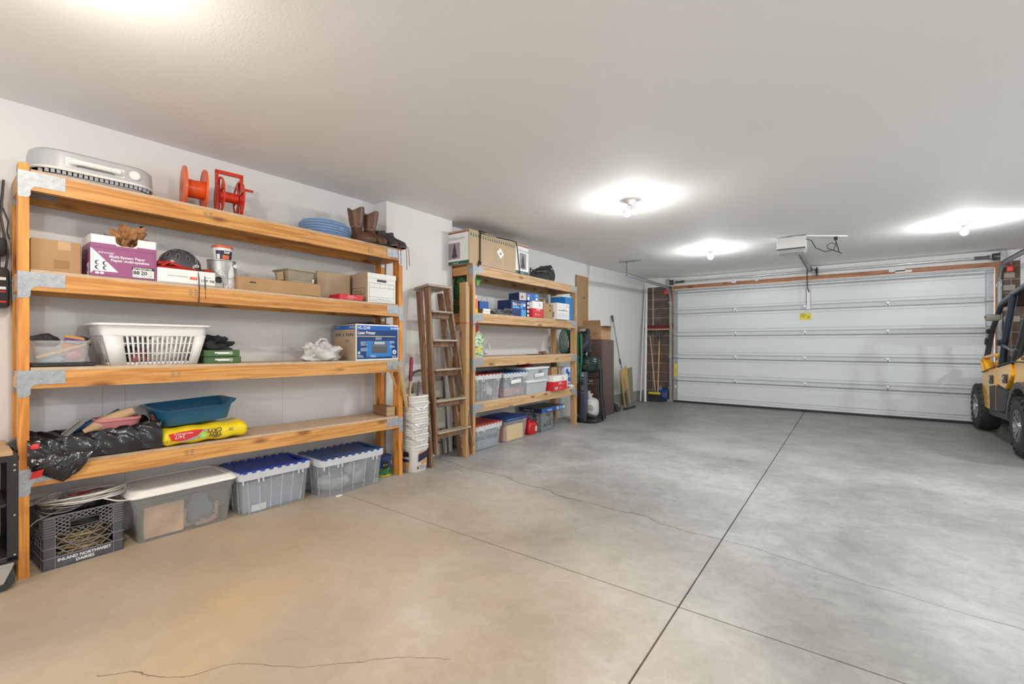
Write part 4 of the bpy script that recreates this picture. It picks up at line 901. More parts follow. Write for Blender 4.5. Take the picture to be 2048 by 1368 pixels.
# cables in and on the crate: individual coils
cabs = [('white_cable', (.66, .63, .58)), ('tan_cable', (.34, .25, .13)), ('red_cable', (.38, .02, .02)), ('grey_cable', (.36, .33, .29))]
def coil(name, lab, cx, cy, z0, ra, rb, turns, th, m, seed, tail=None, sp=.012):
    rn = random.Random(seed); p = []; n = turns * 26
    for i in range(n):
        a = 2 * PI * i / 26; k = 1 + .14 * math.sin(a * .37 + seed) + .05 * math.sin(a * 1.31); p.append((cx + ra * k * math.cos(a), cy + rb * k * math.sin(a), z0 + sp * (1 + math.sin(a * .53 + seed)) + i / n * sp * 1.5 + .006 * math.sin(a * 2.3 + seed)))
    if tail: p += tail
    b = MB(); b.tube(p, th, 0, 6); o = b.build(name, m, q0, sharp=3); return o
q0 = None
CT = lambda o, lab: (setattr(o, 'location', T1(.088, .018, 0)), setattr(o, 'rotation_euler', (0, 0, A1 + .075)), tag(o, lab, 'cable', 'cables in the milk crate'))
wm_ = mat('cable_white', (.66, .62, .56), .4); tm_ = mat('cable_tan', (.33, .24, .13), .6); rm_ = mat('cable_red', (.42, .02, .02), .4); gm_ = mat('cable_grey', (.32, .29, .26), .5)
CT(coil('cable_coil', '', .19, .15, .305, .165, .115, 8, .0046, wm_, 1, [(.36, .12, .30), (.385, .06, .285), (.37, .01, .27), (.30, .0, .285), (.24, .04, .31)]), 'thick white cable coil lying over the rim of the milk crate')
CT(coil('cable_coil', '', .19, .17, .30, .10, .075, 5, .0035, gm_, 2.4), 'smaller grey cable coil in the middle of the heap on the milk crate')
CT(coil('cable_coil', '', .19, .18, .285, .085, .06, 6, .003, rm_, 4.1), 'red cable coil in the middle of the heap on the milk crate')
CT(coil('cable_coil', '', .10, .12, .275, .09, .08, 3, .0022, gm_, 5.2, [(-.02, .02, .27), (-.07, .0, .235)]), 'thin grey cable trailing off the left rim of the milk crate')
for k, zc in enumerate((.03, .075, .12)):
    CT(coil('cable_coil', '', .163, .16, zc, .125 - .004 * k, .135, 7, .0045, tm_, 7 + k, None, .012), ['tan cable coil at the bottom of the milk crate, seen through the lattice', 'tan cable coil in the middle of the milk crate, seen through the lattice', 'tan cable coil near the hand hole of the milk crate, seen through the lattice'][k])
CT(coil('cable_coil', '', .163, .16, .19, .125, .13, 6, .004, mat('cable_black', (.03, .03, .03), .5), 11, None, .010), 'black cable coil just below the rim of the milk crate')
# clear long bin
def content(name, lab, cat, T, ang, s, t, z, w_, d, h, col, r=.006, **k):
    o = MB().rbox(0, 0, 0, w_, d, h, r, 0, 1).build(name, mat(name + '_m%d' % int(s * 1000), col, .7, **k), None, T(s, t, z), ang); return tag(o, lab, cat)
q = thing('storage_bin', 'long cloudy plastic storage bin with a white lid, next to the milk crate', 'bin', T1(.475, .035, 0), A1 + .03)
b = MB(); W_, D_, H_ = .50, .36, .285
b.rings([(W_ / 2, D_ / 2, W_ - .02, D_ - .03, .03, 0), (W_ / 2, D_ / 2, W_ - .018, D_ - .028, .03, .004), (W_ / 2, D_ / 2, W_ + .035, D_ + .01, .035, H_ - .05), (W_ / 2, D_ / 2, W_ + .05, D_ + .022, .035, H_ - .046), (W_ / 2, D_ / 2, W_ + .055, D_ + .025, .035, H_ - .006)], cap1=False); b.build('bin', cloudy, q, sharp=.7)
b = MB(); b.rings([(W_ / 2, D_ / 2, W_ + .085, D_ + .05, .045, H_ - .010), (W_ / 2, D_ / 2, W_ + .09, D_ + .054, .045, H_ - .004), (W_ / 2, D_ / 2, W_ + .085, D_ + .05, .045, H_ + .004), (W_ / 2, D_ / 2, W_ + .04, D_ + .0, .05, H_ + .026), (W_ / 2, D_ / 2, W_ - .01, D_ - .05, .05, H_ + .028), (W_ / 2, D_ / 2, W_ - .02, D_ - .06, .05, H_ + .020)], n=6); b.build('lid', mat('lid_white', (.82, .79, .75), .22, alpha=1), q, sharp=.5)
content('plywood_offcut', 'swirly tan plywood piece standing inside the cloudy bin with the white lid', 'board', T1, A1, .515, .07, .008, .20, .02, .19, (.48, .30, .18), var=.3, vscale=9)
content('cardboard_piece', 'tan cardboard panel inside the white-lidded bin, behind the plywood piece', 'cardboard', T1, A1, .52, .11, .008, .40, .18, .12, (.42, .33, .24))
blob('dark_bundle', 'grey-blue plastic bundle in the right half of the white-lidded bin', 'bundle', T1(.81, .12, .03), .085, (.12, .14, .15), 41, 1, .7, 2.0)
blob('red_bundle', 'faded reddish bundle low in the right of the white-lidded bin', 'bundle', T1(.84, .10, .01), .06, (.30, .18, .15), 42, 1.3, .6, .9)
# flip lid totes
def tote(name, label, T, ang, s, t, w_, d, h, lidm, rot=0, z=0, ribs=6, tap=.03, group=None, m=None, latch=True):
    q = thing(name, label, 'bin', T(s, t, z), ang + rot, group)
    b = MB(); b.rings([(w_ / 2, d / 2, w_ - 2 * tap, d - 2 * tap, .03, 0), (w_ / 2, d / 2, w_ - 2 * tap + .004, d - 2 * tap + .004, .03, .006), (w_ / 2, d / 2, w_ - .02, d - .02, .03, h - .06)], cap1=False)
    for i in range(ribs):
        k = (i + .5) / ribs; xa, xb = tap + .01 + k * (w_ - 2 * tap - .02), .012 + k * (w_ - .024)
        b.bar((xa, tap - .002, .008), (xb, .008, h - .062), .006, .004, 0, (0, 1, 0))
    for i in range(3):
        k = (i + .5) / 3; b.bar((tap - .002, tap + k * (d - 2 * tap), .008), (.008, .012 + k * (d - .024), h - .062), .006, .004, 0, (1, 0, 0))
    b.build('bin', m or clearp, q, sharp=.7)
    b = MB(); b.rings([(w_ / 2, d / 2, w_ - .02, d - .02, .025, h - .062), (w_ / 2, d / 2, w_, d, .03, h - .06), (w_ / 2, d / 2, w_ + .006, d + .006, .03, h - .006), (w_ / 2, d / 2, w_ - .004, d - .004, .03, h - .004), (w_ / 2, d / 2, w_ - .02, d - .02, .03, h - .012)], cap0=False, cap1=False)
    for x in (.02, w_ * .24, w_ * .30, w_ * .80, w_ * .86): b.box(x, -.006, h - .085, x + .007, .012, h - .02)
    b.build('rim', mat('cloud_rim', (.72, .74, .78), .3, alpha=.8), q)
    b = MB(); b.add([(.01, .01, h - .004), (w_ - .01, .01, h - .004), (w_ - .01, d / 2 - .0, h - .018), (.01, d / 2, h - .018), (.01, d - .01, h - .002), (w_ - .01, d - .01, h - .002)], [(0, 1, 2, 3), (3, 2, 5, 4)])
    b.add([(.01, .01, h - .012), (w_ - .01, .01, h - .012), (w_ - .01, d / 2 - .0, h - .026), (.01, d / 2, h - .026), (.01, d - .01, h - .010), (w_ - .01, d - .01, h - .010)], [(0, 1, 2, 3), (3, 2, 5, 4)])
    n = max(5, int(w_ / .062))
    for i in range(n):
        x = .02 + i * (w_ - .04) / n; b.box(x, -.004, h - .014, x + (w_ - .04) / n * .5, .03, h + .003); b.box(x, d - .03, h - .012, x + (w_ - .04) / n * .5, d + .004, h + .006)
    b.box(.004, .0, h - .01, .03, d, h); b.box(w_ - .03, 0, h - .01, w_ - .004, d, h)
    b.build('lid', lidm, q); return q
bl_ = mat('lid_blue', (.02, .05, .36), .35); bl2 = mat('lid_navy', (.03, .07, .20), .3)
tote('storage_tote', 'clear tote with bright blue interlocking lid, left of two under the near shelf unit', T1, A1, 1.012, .01, .50, .36, .305, bl_, 0, group=None)
tote('storage_tote', 'clear tote with dark navy interlocking lid, right of two under the near shelf unit', T1, A1, 1.545, -.075, .565, .37, .303, bl2, .0, ribs=5)
content('grey_stack', 'stack of blue-grey papers filling the bright-blue-lidded tote', 'papers', T1, A1, 1.055, .055, .008, .41, .27, .21, (.20, .23, .30), .01, var=.15)
content('small_card', 'small white and blue card low in the bright-blue-lidded tote', 'card', T1, A1, 1.10, .046, .012, .10, .003, .045, (.6, .62, .62), .0005)
blob('wrapped_bundle', 'crumpled clear plastic wrapping inside the navy-lidded tote, left side', 'bundle', T1(1.74, .09, .02), .11, (.33, .34, .35), 51, 1.2, .9, 1.2, rough=.25)
blob('wrapped_bundle', 'taller pale plastic bundle inside the navy-lidded tote, right side', 'bundle', T1(1.93, .10, .02), .10, (.42, .43, .44), 52, 1.1, .9, 2.0, rough=.25)
content('dark_case', 'flat dark grey case at the bottom right of the navy-lidded tote', 'case', T1, A1, 2.00, -.028, .03, .045, .20, .075, (.05, .055, .06))
o = MB().rbox(0, 0, 0, .05, .02, .008, .002).build('paper_scrap', paperw, None, T1(1.66, -.105, 0), A1 + .2); tag(o, 'small torn white paper scrap on the floor at the foot of the navy-lidded tote', 'paper')
# round tin
q = thing('pet_food_tin', 'round dark blue tin with a cat face and green plants, behind the right front post', 'tin', T1(2.232, .125, 0), A1)
MB().lathe([(.078, 0), (.08, .003), (.08, .165), (.083, .17), (.083, .176), (.076, .178), (.074, .172), (.001, .172)], n=40).build('tin', mat('tin_blue', (.02, .06, .20), .3), q)
b = MB()
def cyl(b, R0, a0, a1, z0, z1, m, n=8):
    for i in range(n):
        a, a2 = a0 + (a1 - a0) * i / n, a0 + (a1 - a0) * (i + 1) / n
        b.add([(R0 * math.cos(a), R0 * math.sin(a), z0), (R0 * math.cos(a2), R0 * math.sin(a2), z0), (R0 * math.cos(a2), R0 * math.sin(a2), z1), (R0 * math.cos(a), R0 * math.sin(a), z1)], [(0, 1, 2, 3)], m)
cyl(b, .0806, -3.0, 0, .006, .075, 0, 24); cyl(b, .0808, -2.6, -.2, .004, .02, 1, 16)
b.face((-.028, -.0815, .105), (.93, .0, 0), Z, circ(0, 0, .036, 18), 2); b.face((-.028, -.0815, .105), (.93, 0, 0), Z, [(-.034, .01), (-.03, .045), (-.008, .03)], 2); b.face((-.028, -.0815, .105), (.93, 0, 0), Z, [(.034, .01), (.03, .045), (.008, .03)], 2)
for x in (-.013, .013): b.face((-.028, -.0822, .11), (.93, 0, 0), Z, circ(x, 0, .007, 10), 1)
cyl(b, .0809, -1.0, -.55, .10, .14, 3, 6); cyl(b, .0811, -.7, -.3, .07, .10, 4, 6)
pr_ = b.build('printed_picture', [mat('plant_green', (.03, .16, .04), .4, var=.9, vscale=45), mat('pollen_yellow', (.55, .42, .02), .4, var=.6, vscale=60), mat('cat_black', (.01, .01, .012), .3), paperw, red], q)
absorb([c for c in kids(q) if c != pr_][0], pr_)
# ======================= between the units: buckets, tools, ladder, folding chair, studs
bk = mat('bucket_white', (.66, .64, .60), .45)
def bucket(lab):
    q = thing('square_bucket', lab, 'bucket', T2(-.868, -.045, 0), A2 + .0, 'nested white square buckets')
    b = MB(); c_ = (.10, .10)
    b.rings([(*c_, .165, .165, .04, 0), (*c_, .175, .175, .04, .012), (*c_, .196, .196, .04, .205), (*c_, .208, .208, .04, .206), (*c_, .208, .208, .04, .214), (*c_, .200, .200, .04, .216), (*c_, .200, .200, .04, .232), (*c_, .214, .214, .045, .233), (*c_, .214, .214, .045, .240), (*c_, .202, .202, .04, .25), (*c_, .196, .196, .04, .248), (*c_, .170, .170, .04, .012)], n=5)
    for i in range(6):
        x = .02 + i * .032
        for a, z0, z1 in ((x, .216, .232),): b.box(a, -.0045, z0, a + .0025, .004, z1); b.box(-.0045, a, z0, .004, a + .0025, z1)
    b.build('tub', bk, q, sharp=.5); return q
q = bucket('bottom bucket of the nested white stack, printed with scooping-litter labels')
b = MB()
fr = dict(o=(0, .010, 0), u=X, v=(0, -.055, 1))
b.face((0, .0098, 0), X, (0, -.1, 1), [(.062, .092), (.165, .125), (.165, .195), (.062, .165)], 0)
b.text('Scoop', (0, .0085, 0), (1, 0, .3), (0, -.1, 1), .07, .128, .034, 2, bold=.001); b.text('AWAY', (0, .0085, 0), (1, 0, .3), (0, -.1, 1), .10, .096, .022, 2)
b.face((0, .009, 0), X, (0, -.1, 1), [(.062, .166), (.12, .18), (.12, .195), (.07, .185)], 1)
b.face((0, .009, 0), X, (0, -.1, 1), [(.09, .088), (.165, .118), (.16, .085), (.13, .062), (.11, .075)], 1)
b.quad((0, .0085, 0), X, (0, -.1, 1), .055, .055, .115, .059, 3)
for i, y in enumerate((.048, .04, .032, .024)): b.quad((0, .0085, 0), X, (0, -.1, 1), .085, y, .165 - .01 * i, y + .003, 4)
b.quad((0, .0085, 0), X, (0, -.1, 1), .055, .03, .07, .05, 0)
b.face((.0098, 0, 0), (0, -1, 0), (-.1, 0, 1), [(-.155, .09), (-.055, .10), (-.055, .19), (-.12, .19)], 0)
b.text('Away', (.0085, 0, 0), (0, -1, .1), (-.1, 0, 1), -.145, .13, .045, 2, bold=.001)
b.face((.009, 0, 0), (0, -1, 0), (-.1, 0, 1), [(-.13, .085), (-.06, .095), (-.07, .05), (-.08, .01), (-.11, .01), (-.10, .05)], 1)
pr_ = b.build('printed_label', [mat('label_navy', (.02, .02, .05), .4), mat('cat_orange', (.62, .30, .10), .5), paperw, red, mat('grey_text', (.3, .3, .3), .5)], q)
absorb([c for c in kids(q) if c != pr_][0], pr_)
proto = bucket('x')
nb = ['second', 'third', 'fourth', 'fifth', 'sixth', 'seventh', 'eighth', 'ninth']
for i in range(9):
    zz = .05 * (i + 1) + .003; o = proto if i == 0 else dup(proto, (0, 0, 0))
    o.location = T2(-.868 + .002 * math.sin(i * 2), -.045 + .002 * math.cos(i * 3), zz)
    o['label'] = 'white square bucket nested ' + (nb[i] + ' from the floor in the stack' if i < 8 else 'topmost in the stack, holding the wooden handles')
for i in (2, 4, 5, 8):   # wire bails
    b = MB(); z = .05 * i + .235; s0 = .3 * math.sin(i * 2.3)
    b.tube([(-.006, .10, z), (-.012, .02, z - .02), (.02, -.02, z - .045 - .03 * (s0 > 0)), (.08, -.022, z - .06 + .05 * s0), (.14, -.02, z - .02 + .06 * s0), (.205, .0, z + .03 * s0), (.216, .10, z)], .0028, 0, 6)
    o = b.build('bail', steel, None, T2(-.868, -.045, 0), A2); bq = [x for x in bpy.data.objects if x.name.startswith('square_bucket') and abs(x.location.z - (.05 * (i - 1) + .053 if i > 1 else 0)) < .004]
    if bq: o.parent = bq[0]; o.location = (0, 0, -bq[0].location.z); o.rotation_euler = (0, 0, 0)
ash = wood('ash_handle', (.55, .38, .19), (.45, .28, .12), 2, 1, False, .4); ashx = mat('ash_plain', (.52, .35, .17), .4, var=.1, vscale=20)
def handle(lab, p, q_, r, m=ashx, tip=None, name='garden_tool'):
    t = thing(name, lab, 'tool', T2(*p), 0)
    P_ = Vector(T2(*p)); Q_ = Vector(T2(*q_)); d = Q_ - P_; b = MB(); b.tube([(0, 0, 0), d * .15, d * .93, d * .985, d], [r * .85, r, r, r * .9, r * .5], 0, 14); b.build('handle', m, t)
    if tip: b = MB(); b.tube([d * .55, d * .6, d * .97, d * 1.0], [r * 1.1, r * 1.3, r * 1.3, r * .7], 0, 14); b.build('grip', tip, t)
    return t
handle('thick tan wooden handle leaning left out of the top bucket', (-.86, .04, .56), (-1.04, -.055, 1.0), .0185)
handle('thinner tan wooden handle leaning left behind the thick one', (-.84, .09, .56), (-1.05, .05, .94), .011)
handle('wooden handle with a dark red grip standing up from the top bucket', (-.855, .03, .56), (-.795, .06, 1.06), .013, tip=mat('dark_red_grip', (.20, .015, .03), .45))
q = handle('short dark red pruner grips poking up right from the top bucket', (-.79, .0, .56), (-.735, .03, .83), .008, mat('pruner', (.10, .03, .03), .4))
# ladder
lw = wood('old_ladder_wood', (.27, .155, .085), (.15, .075, .035), 2, 1, False, .6); lx = wood('old_ladder_rung', (.42, .35, .28), (.26, .19, .13), 0, 1, False, .5)
q = thing('step_ladder', 'old paint-spattered brown wooden step ladder folded and leaning on the white wall', 'ladder', T2(0, 0, 0), A2)
def rail(p, q_, w_, dpt, m=lw, name='rail'):
    b = MB(); p, q_ = Vector(p), Vector(q_); b.hexa([p + Vector(v) for v in ((-w_, 0, 0), (w_, 0, 0), (w_, dpt, .0), (-w_, dpt, .0))] + [q_ + Vector(v) for v in ((-w_, 0, 0), (w_, 0, 0), (w_, dpt, 0), (-w_, dpt, 0))]); return b.build(name, m, q)
rail((-.618, -.035, 0.003), (-.590, .155, 1.70), .014, .062); rail((-.130, .02, 0.003), (-.305, .155, 1.70), .013, .062)
rail((-.560, -.045, .11), (-.557, .075, 1.745), .012, .070); rail((-.045, -.045, .11), (-.288, .075, 1.745), .012, .070)
b = MB(); b.hexa([(-.60, .045, 1.745), (-.27, .045, 1.745), (-.29, .27, 1.72), (-.58, .27, 1.72), (-.60, .045, 1.768), (-.27, .045, 1.768), (-.29, .27, 1.743), (-.58, .27, 1.743)]); b.build('top_cap', lx, q)
for z in (1.49, 1.205, .915, .61, .305):
    k = (z - .11) / 1.635; t_ = -.045 + .12 * k; xl = -.560 + .003 * k + .01; xr = -.045 - .243 * k - .01
    b = MB(); b.rbox(xl, t_ - .02, z, xr, t_ + .075, z + .02, .006); b.build('step', lx, q)
    b = MB(); b.box(xl + .002, t_ + .03, z - .05, xr - .002, t_ + .05, z - .001); b.build('step_support', lw, q)
    b = MB(); b.tube([(xl + .01, t_ + .045, z - .055), (xr - .01, t_ + .045, z - .055)], .004, 0, 6)
    for xx, sg in ((xl + .03, 1), (xr - .03, -1)): b.tube([(xx, t_ + .0, z), (xx + sg * .04, t_ + .05, z - .055)], .003, 0, 5)
    b.build('tie_rod', mat('old_steel', (.30, .27, .24), .4, .7), q)
b = MB()
for z in (.35, .75, 1.15, 1.45): b.lathe([(.014, 0), (.012, -.004), (.001, -.005)], (-.6 + .02 * z, .035 + .05 * z, z), 0, 12, 'y')
for x in (-.572, -.30): b.bar((x, .10, 1.30), (x + .01, .06, .9), .004, .018)
b.build('spreader_hinge', MC['old_steel'], q)
R3 = random.Random(5); b = MB()
for i in range(40):
    z = R3.choice([R3.uniform(.02, .3), R3.uniform(1.2, 1.7)]); k = z / 1.70; x = -.645 + .07 * k; t_ = .02 + .135 * k
    if R3.random() < .5: x = -.13 - .175 * k
    b.face((x, t_ - .0009, z), X, Z, [(R3.uniform(.4, 1) * .006 * math.cos(a) + R3.uniform(-.006, .006) * 0, .009 * math.sin(a)) for a in [2 * PI * j / 7 for j in range(7)]])
b.build('paint_spatter', mat('spatter', (.60, .55, .48), .6), q)
# folding chair
q = thing('folding_chair', 'folded brown metal chair with beige vinyl pads, behind the wooden ladder', 'chair', T2(-.66, .19, 0), (-.06, 0, A2))
tb_ = mat('chair_tube', (.13, .105, .09), .35, .6); pad = mat('beige_vinyl', (.38, .36, .30), .5, bump=.15, bscale=20)
b = MB(); b.tube([(.06, 0, .02), (.03, 0, .40), (.0, 0, .78), (.01, 0, .85), (.05, 0, .90), (.12, 0, .915), (.34, 0, .915), (.40, 0, .90), (.44, 0, .85), (.45, 0, .78), (.47, 0, .4), (.48, 0, .02)], .0125, 0, 10); b.build('back_frame', tb_, q)
b = MB(); b.tube([(.10, .035, .02), (.12, .035, .35), (.13, .035, .62), (.40, .035, .62), (.42, .035, .35), (.44, .035, .02)], .0115, 0, 10); b.tube([(.11, .035, .15), (.43, .035, .15)], .008, 0, 8); b.build('seat_frame', tb_, q)
MB().rbox(.035, -.016, .62, .435, .014, .80, .012, 0, 3).build('back_pad', pad, q)
MB().rbox(.06, -.03, .30, .44, .010, .56, .013, 0, 3).build('seat_pad', pad, q)
# upright studs
stud = wood('stud', (.50, .32, .16), (.40, .22, .09), 2)
for s_, t_, h_, lab in ((-.137, -.022, 1.825, 'upright loose 2x4 standing closest to the ladder, tied with red string'), (-.084, .01, 1.79, 'upright loose 2x4 squeezed between the tied one and the farther shelf unit')):
    o = MB().box(0, 0, 0, .038, .089, h_).build('lumber_stud', stud, None, T2(s_, t_, .001), A2); tag(o, lab, 'lumber')
b = MB(); b.tube([(-.141, -.026, 1.40), (.045, -.018, 1.395), (.045, .10, 1.395), (-.141, .102, 1.40)], .0028, 0, 6, True); o = b.build('red_string', red, None, T2(0, 0, 0), A2); tag(o, 'red string tying the loose studs to the shelf post', 'string')

# ======================= second unit, top
def tree(b, fr, x, y, h, m, e=.0):
    o = Vector(fr['o']); n = Vector(fr['u']).cross(Vector(fr['v'])) 
    pts = [(x - h * .05, y), (x + h * .05, y), (x + h * .05, y + h * .08), (x + h * .26, y + h * .08), (x + h * .12, y + h * .4), (x + h * .18, y + h * .4), (x, y + h), (x - h * .18, y + h * .4), (x - h * .12, y + h * .4), (x - h * .26, y + h * .08), (x - h * .05, y + h * .08)]
    b.face(o + n * e, fr['u'], fr['v'], pts, m)
q = thing('tree_carton', 'big tan artificial-tree carton on top of the farther shelf unit', 'box', T2(-.065, -.002, DK2[1] + .001), A2)
b = MB(); W_, D_, H_ = 1.11, .40, .365; b.rbox(0, 0, 0, W_, D_, H_, .004, 0, 1); l = LF(D_)
for i in range(20):
    x = .03 + i * .0405
    if x < .84: tree(b, FR, x, H_ - .075, .052, 1)
Q(b, FR, .835, .002, W_ - .004, H_ - .03, 2); Q(b, FR, .835, .002, W_ - .004, .035, 3, .0003); Q(b, FR, .835, H_ - .032, W_ - .002, H_ - .022, 4, .0003); Q(b, FR, .915, .06, 1.055, .255, 5, .0003); tree(b, FR, .985, .065, .18, 6, .0006); TX(b, FR, 'Williamette', .87, .27, .05, 5, .0006); TX(b, FR, 'evergreen', .93, .01, .02, 2, .0008)
Q(b, l, .002, .035, D_ - .01, H_ - .03, 2); Q(b, l, 0, .002, D_, .035, 3, .0002); Q(b, l, 0, H_ - .03, D_, H_ - .018, 4, .0002); Q(b, l, .05, .06, .27, .235, 7, .0003); tree(b, l, .19, .065, .17, 6, .0006); TX(b, l, 'Williamette', .10, .265, .05, 5, .0006)
TX(b, l, 'evergreen', .16, .01, .022, 2, .0006)
for i in range(7): Q(b, FR, .42, .06 + i * .026, .42 + .22 * (1 - .2 * (i % 3)), .06 + i * .026 + .014, 8, .0001)
Q(b, FR, .565, .01, .605, .30, 9, .0002); b.face((0, -.0016, 0), X, Z, [(.47, .19), (.535, .245), (.60, .18), (.54, .12)], 2); Q(b, FR, .52, .165, .555, .195, 5, .0012)
b.build('carton', [kraft2, mat('tree_green', (.05, .13, .08), .6), paperw, mat('band_green', (.01, .10, .065), .5), mat('maroon', (.20, .03, .03), .5), mat('photo_grey', (.28, .26, .28), .5), mat('photo_tree', (.05, .045, .05), .6), mat('photo_mauve', (.32, .27, .30), .5), mat('stamp_grey', (.40, .31, .21), .8), mat('tape_tan', (.50, .32, .18), .35)], q)
q = thing('bungee_cord', 'black and white bungee cord looped around the artificial-tree carton', 'cord', T2(-.065, -.002, DK2[1]), A2)
b = MB(); z = H_; b.tube([(.13, -.014, -.02), (.16, -.016, .02), (.17, -.008, z * .9), (.172, 0, z + .008), (.3, .02, z + .012)], .0075, 0, 8); b.tube([(.17, -.01, z - .05), (.19, -.006, z - .015), (.42, -.006, z - .012), (.75, -.004, z + .006), (.84, -.004, z + .004), (.86, -.008, z * .8), (.905, -.010, .02), (.905, -.012, -.005)], .006, 0, 8)
b.lathe([(.012, 0), (.018, .015), (.012, .03)], (.17, -.008, z - .02), 0, 10); b.lathe([(.012, 0), (.02, .02), (.012, .045)], (.155, -.016, .0), 0, 10); b.build('cord', mat('bungee', (.02, .02, .02), .6), q)
b = MB()
for i in range(7): b.lathe([(.0068, 0), (.0068, .012)], (.24 + i * .032, -.006, z - .0125), 0, 8, 'x')
for i in range(6): b.lathe([(.0068, 0), (.0068, .006)], (.862 + i * .008, -.009, z * (.78 - i * .13)), 0, 8)
b.build('flecks', white, q)
b = MB(); b.box(.0, .0, 0, .09, .25, .018); o = b.build('wood_slats', pine, None, T2(-.075, .10, DK2[1] - .02 + .0), A2) if 0 else None
# stand and black bag
q = thing('light_stand', 'small black metal bracket standing on end beside the tree carton', 'bracket', T2(1.125, .03, DK2[1] + .001), A2)
b = MB(); b.bar((.01, .0, 0), (.01, .0, .115), .016, .012); b.bar((.01, .0, .10), (.27, .06, .085), .010, .012); b.bar((.03, .01, .0), (.045, -.03, .06), .008, .02); b.rings([(.03, 0, .06, .03, .01, 0), (.03, 0, .06, .03, .01, .008)]); b.build('frame', black, q)
q = thing('shoulder_bag', 'black fabric gear bag slumped on top of the farther shelf unit', 'bag', T2(1.33, .02, DK2[1] + .001), A2)
def bag(u, v):
    a = 2 * PI * u; x, y = math.cos(a), math.sin(a); t_ = v
    prof = .35 + .65 * math.sin(PI * min(.98, t_ * .62 + .30)); X_ = .29 + .28 * x * prof + .08 * t_ * (1 if x > 0 else .4); return (X_, .15 + .11 * y * prof * (1 - .3 * t_), .235 * t_ * (.80 + .30 * (x * .5 + .5)) * (1 - .10 * (x < -.2) * t_) + .005 * math.sin(9 * a))
b = MB(); b.grid(bag, 30, 12, 0, True); b.add([bag(i / 30, 1) for i in range(30)], [tuple(range(30))]); b.build('body', mat('bag_black', (.018, .018, .02), .65, bump=.3, bscale=40), q, sharp=1.6)
b = MB(); b.tube([(.08, .05, .10), (.2, .035, .13), (.3, .03, .12), (.36, .03, .08), (.38, .035, .02)], .004, 0, 6); b.tube([(-.02, .04, .09), (.1, .03, .11), (.22, .03, .11)], .006, 0, 6); b.build('zipper_strap', mat('strap_grey', (.10, .10, .10), .5), q)
b = MB(); b.face((.33, .022, .15), X, (0, .1, 1), [(0, 0), (.012, .012), (.03, .01), (.04, .03), (.02, .022), (.0, .03)], 0); b.build('logo', white, q)

# ======================= second unit, second shelf
Zb = DK2[2] + .001
q = thing('seed_bag', 'tall black, green and yellow garden product bag at the left end of the second shelf', 'bag', T2(.045, .13, Zb), A2)
def stand_bag(w_, d_, h_, seed):
    rn = random.Random(seed); p = [rn.uniform(0, 6) for _ in range(4)]
    def fn(u, v):
        a = 2 * PI * u; k = 1 - .55 * max(0, v - .75) / .25; return (w_ / 2 + w_ / 2 * math.copysign(abs(math.cos(a)) ** .6, math.cos(a)) * (1 + .04 * math.sin(9 * v + p[0])), d_ / 2 + d_ / 2 * math.copysign(abs(math.sin(a)) ** .7, math.sin(a)) * k * (1 + .06 * math.sin(7 * v + 4 * a + p[1])), h_ * v + .01 * math.sin(5 * a + p[2]) * v)
    b = MB(); b.grid(fn, 28, 14, 0, True); b.add([fn(i / 28, 1) for i in range(28)], [tuple(range(28))]); return b
stand_bag(.17, .24, .45, 3).build('bag', blotch('seed_print', [(0, (.02, .03, .02)), (.46, (.02, .16, .03)), (.52, (.015, .02, .015)), (.60, (.45, .40, .03)), (.63, (.02, .03, .02)), (.70, (.45, .48, .42))], 8), q, sharp=1)
b = MB()
b.face((.165, -.012, .30), X, Z, [(0, 0), (.06, .08), (.02, .13), (-.03, .10)], 0)
pr_ = b.build('print', [mat('leaf_green', (.03, .30, .03), .4), mat('print_yellow', (.60, .50, .03), .4), mat('print_white', (.55, .6, .55), .4)], q)
absorb([c for c in kids(q) if c.name.startswith('bag')][0], pr_)
q = thing('spray_can', 'narrow orange and yellow carton bottle next to the left front post', 'bottle', T2(.092, .05, Zb), A2)
b = MB(); b.rbox(0, 0, 0, .048, .05, .155, .006); b.build('bottle', mat('orange_print', (.75, .18, .05), .4), q)
b = MB(); b.rbox(-.0005, -.0005, 0, .0485, .05, .05, .006); b.build('label', mat('yellow_print', (.80, .50, .03), .4), q); MB().rbox(.008, .01, .155, .04, .045, .20, .006).build('cap', white, q)
q = carton('gift_bag', 'small dark blue paper bag with cord handles standing behind the stacked books', 'bag', T2, A2, .305, .17, Zb, .165, .08, .155, blue)
b = MB(); b.tube([(.02, .0, .15), (.05, -.005, .20), (.08, -.005, .215), (.115, -.005, .195), (.145, 0, .15)], .003, 0, 6); b.build('handle', mat('cord_grey', (.25, .25, .27), .5), q); kids(q)[0].name = 'bag'
for i, lab in enumerate(('lower white-paged paperback in the pair beside the orange bottle', 'upper white-paged paperback in the pair beside the orange bottle')):
    q = carton('book', lab, 'book', T2, A2, .195 + .006 * i, .03, Zb + i * .028, .135, .19, .026, paperw, rot=.03 * i, group='stacked paperbacks'); kids(q)[0].name = 'pages'
    b = MB(); b.rbox(-.002, -.001, -.0005, .10, .19, .002, .0005); b.rbox(-.002, 0, .0, .001, .19, .0265, .0005); b.build('cover', mat('brown_cover', (.25, .16, .11), .6), q)
o = MB().rbox(0, 0, 0, .20, .004, .215, .0015, 0, 1).build('plastic_sheet', mat('clear_sheet', (.6, .65, .72), .2, alpha=.35), None, T2(.49, .26, Zb), A2); tag(o, 'clear grey plastic sheet standing upright behind the film bundle', 'sheet')
o = crumple(.20, .085, 61, 1.15, .42, 30, 12, .8).build('film_bundle', mat('grey_film', (.16, .165, .17), .15, bump=.5, bscale=20), None, T2(.70, .10, Zb), A2, sharp=.7); tag(o, 'bundle of shiny grey plastic film lying on the second shelf of the farther unit', 'bundle')
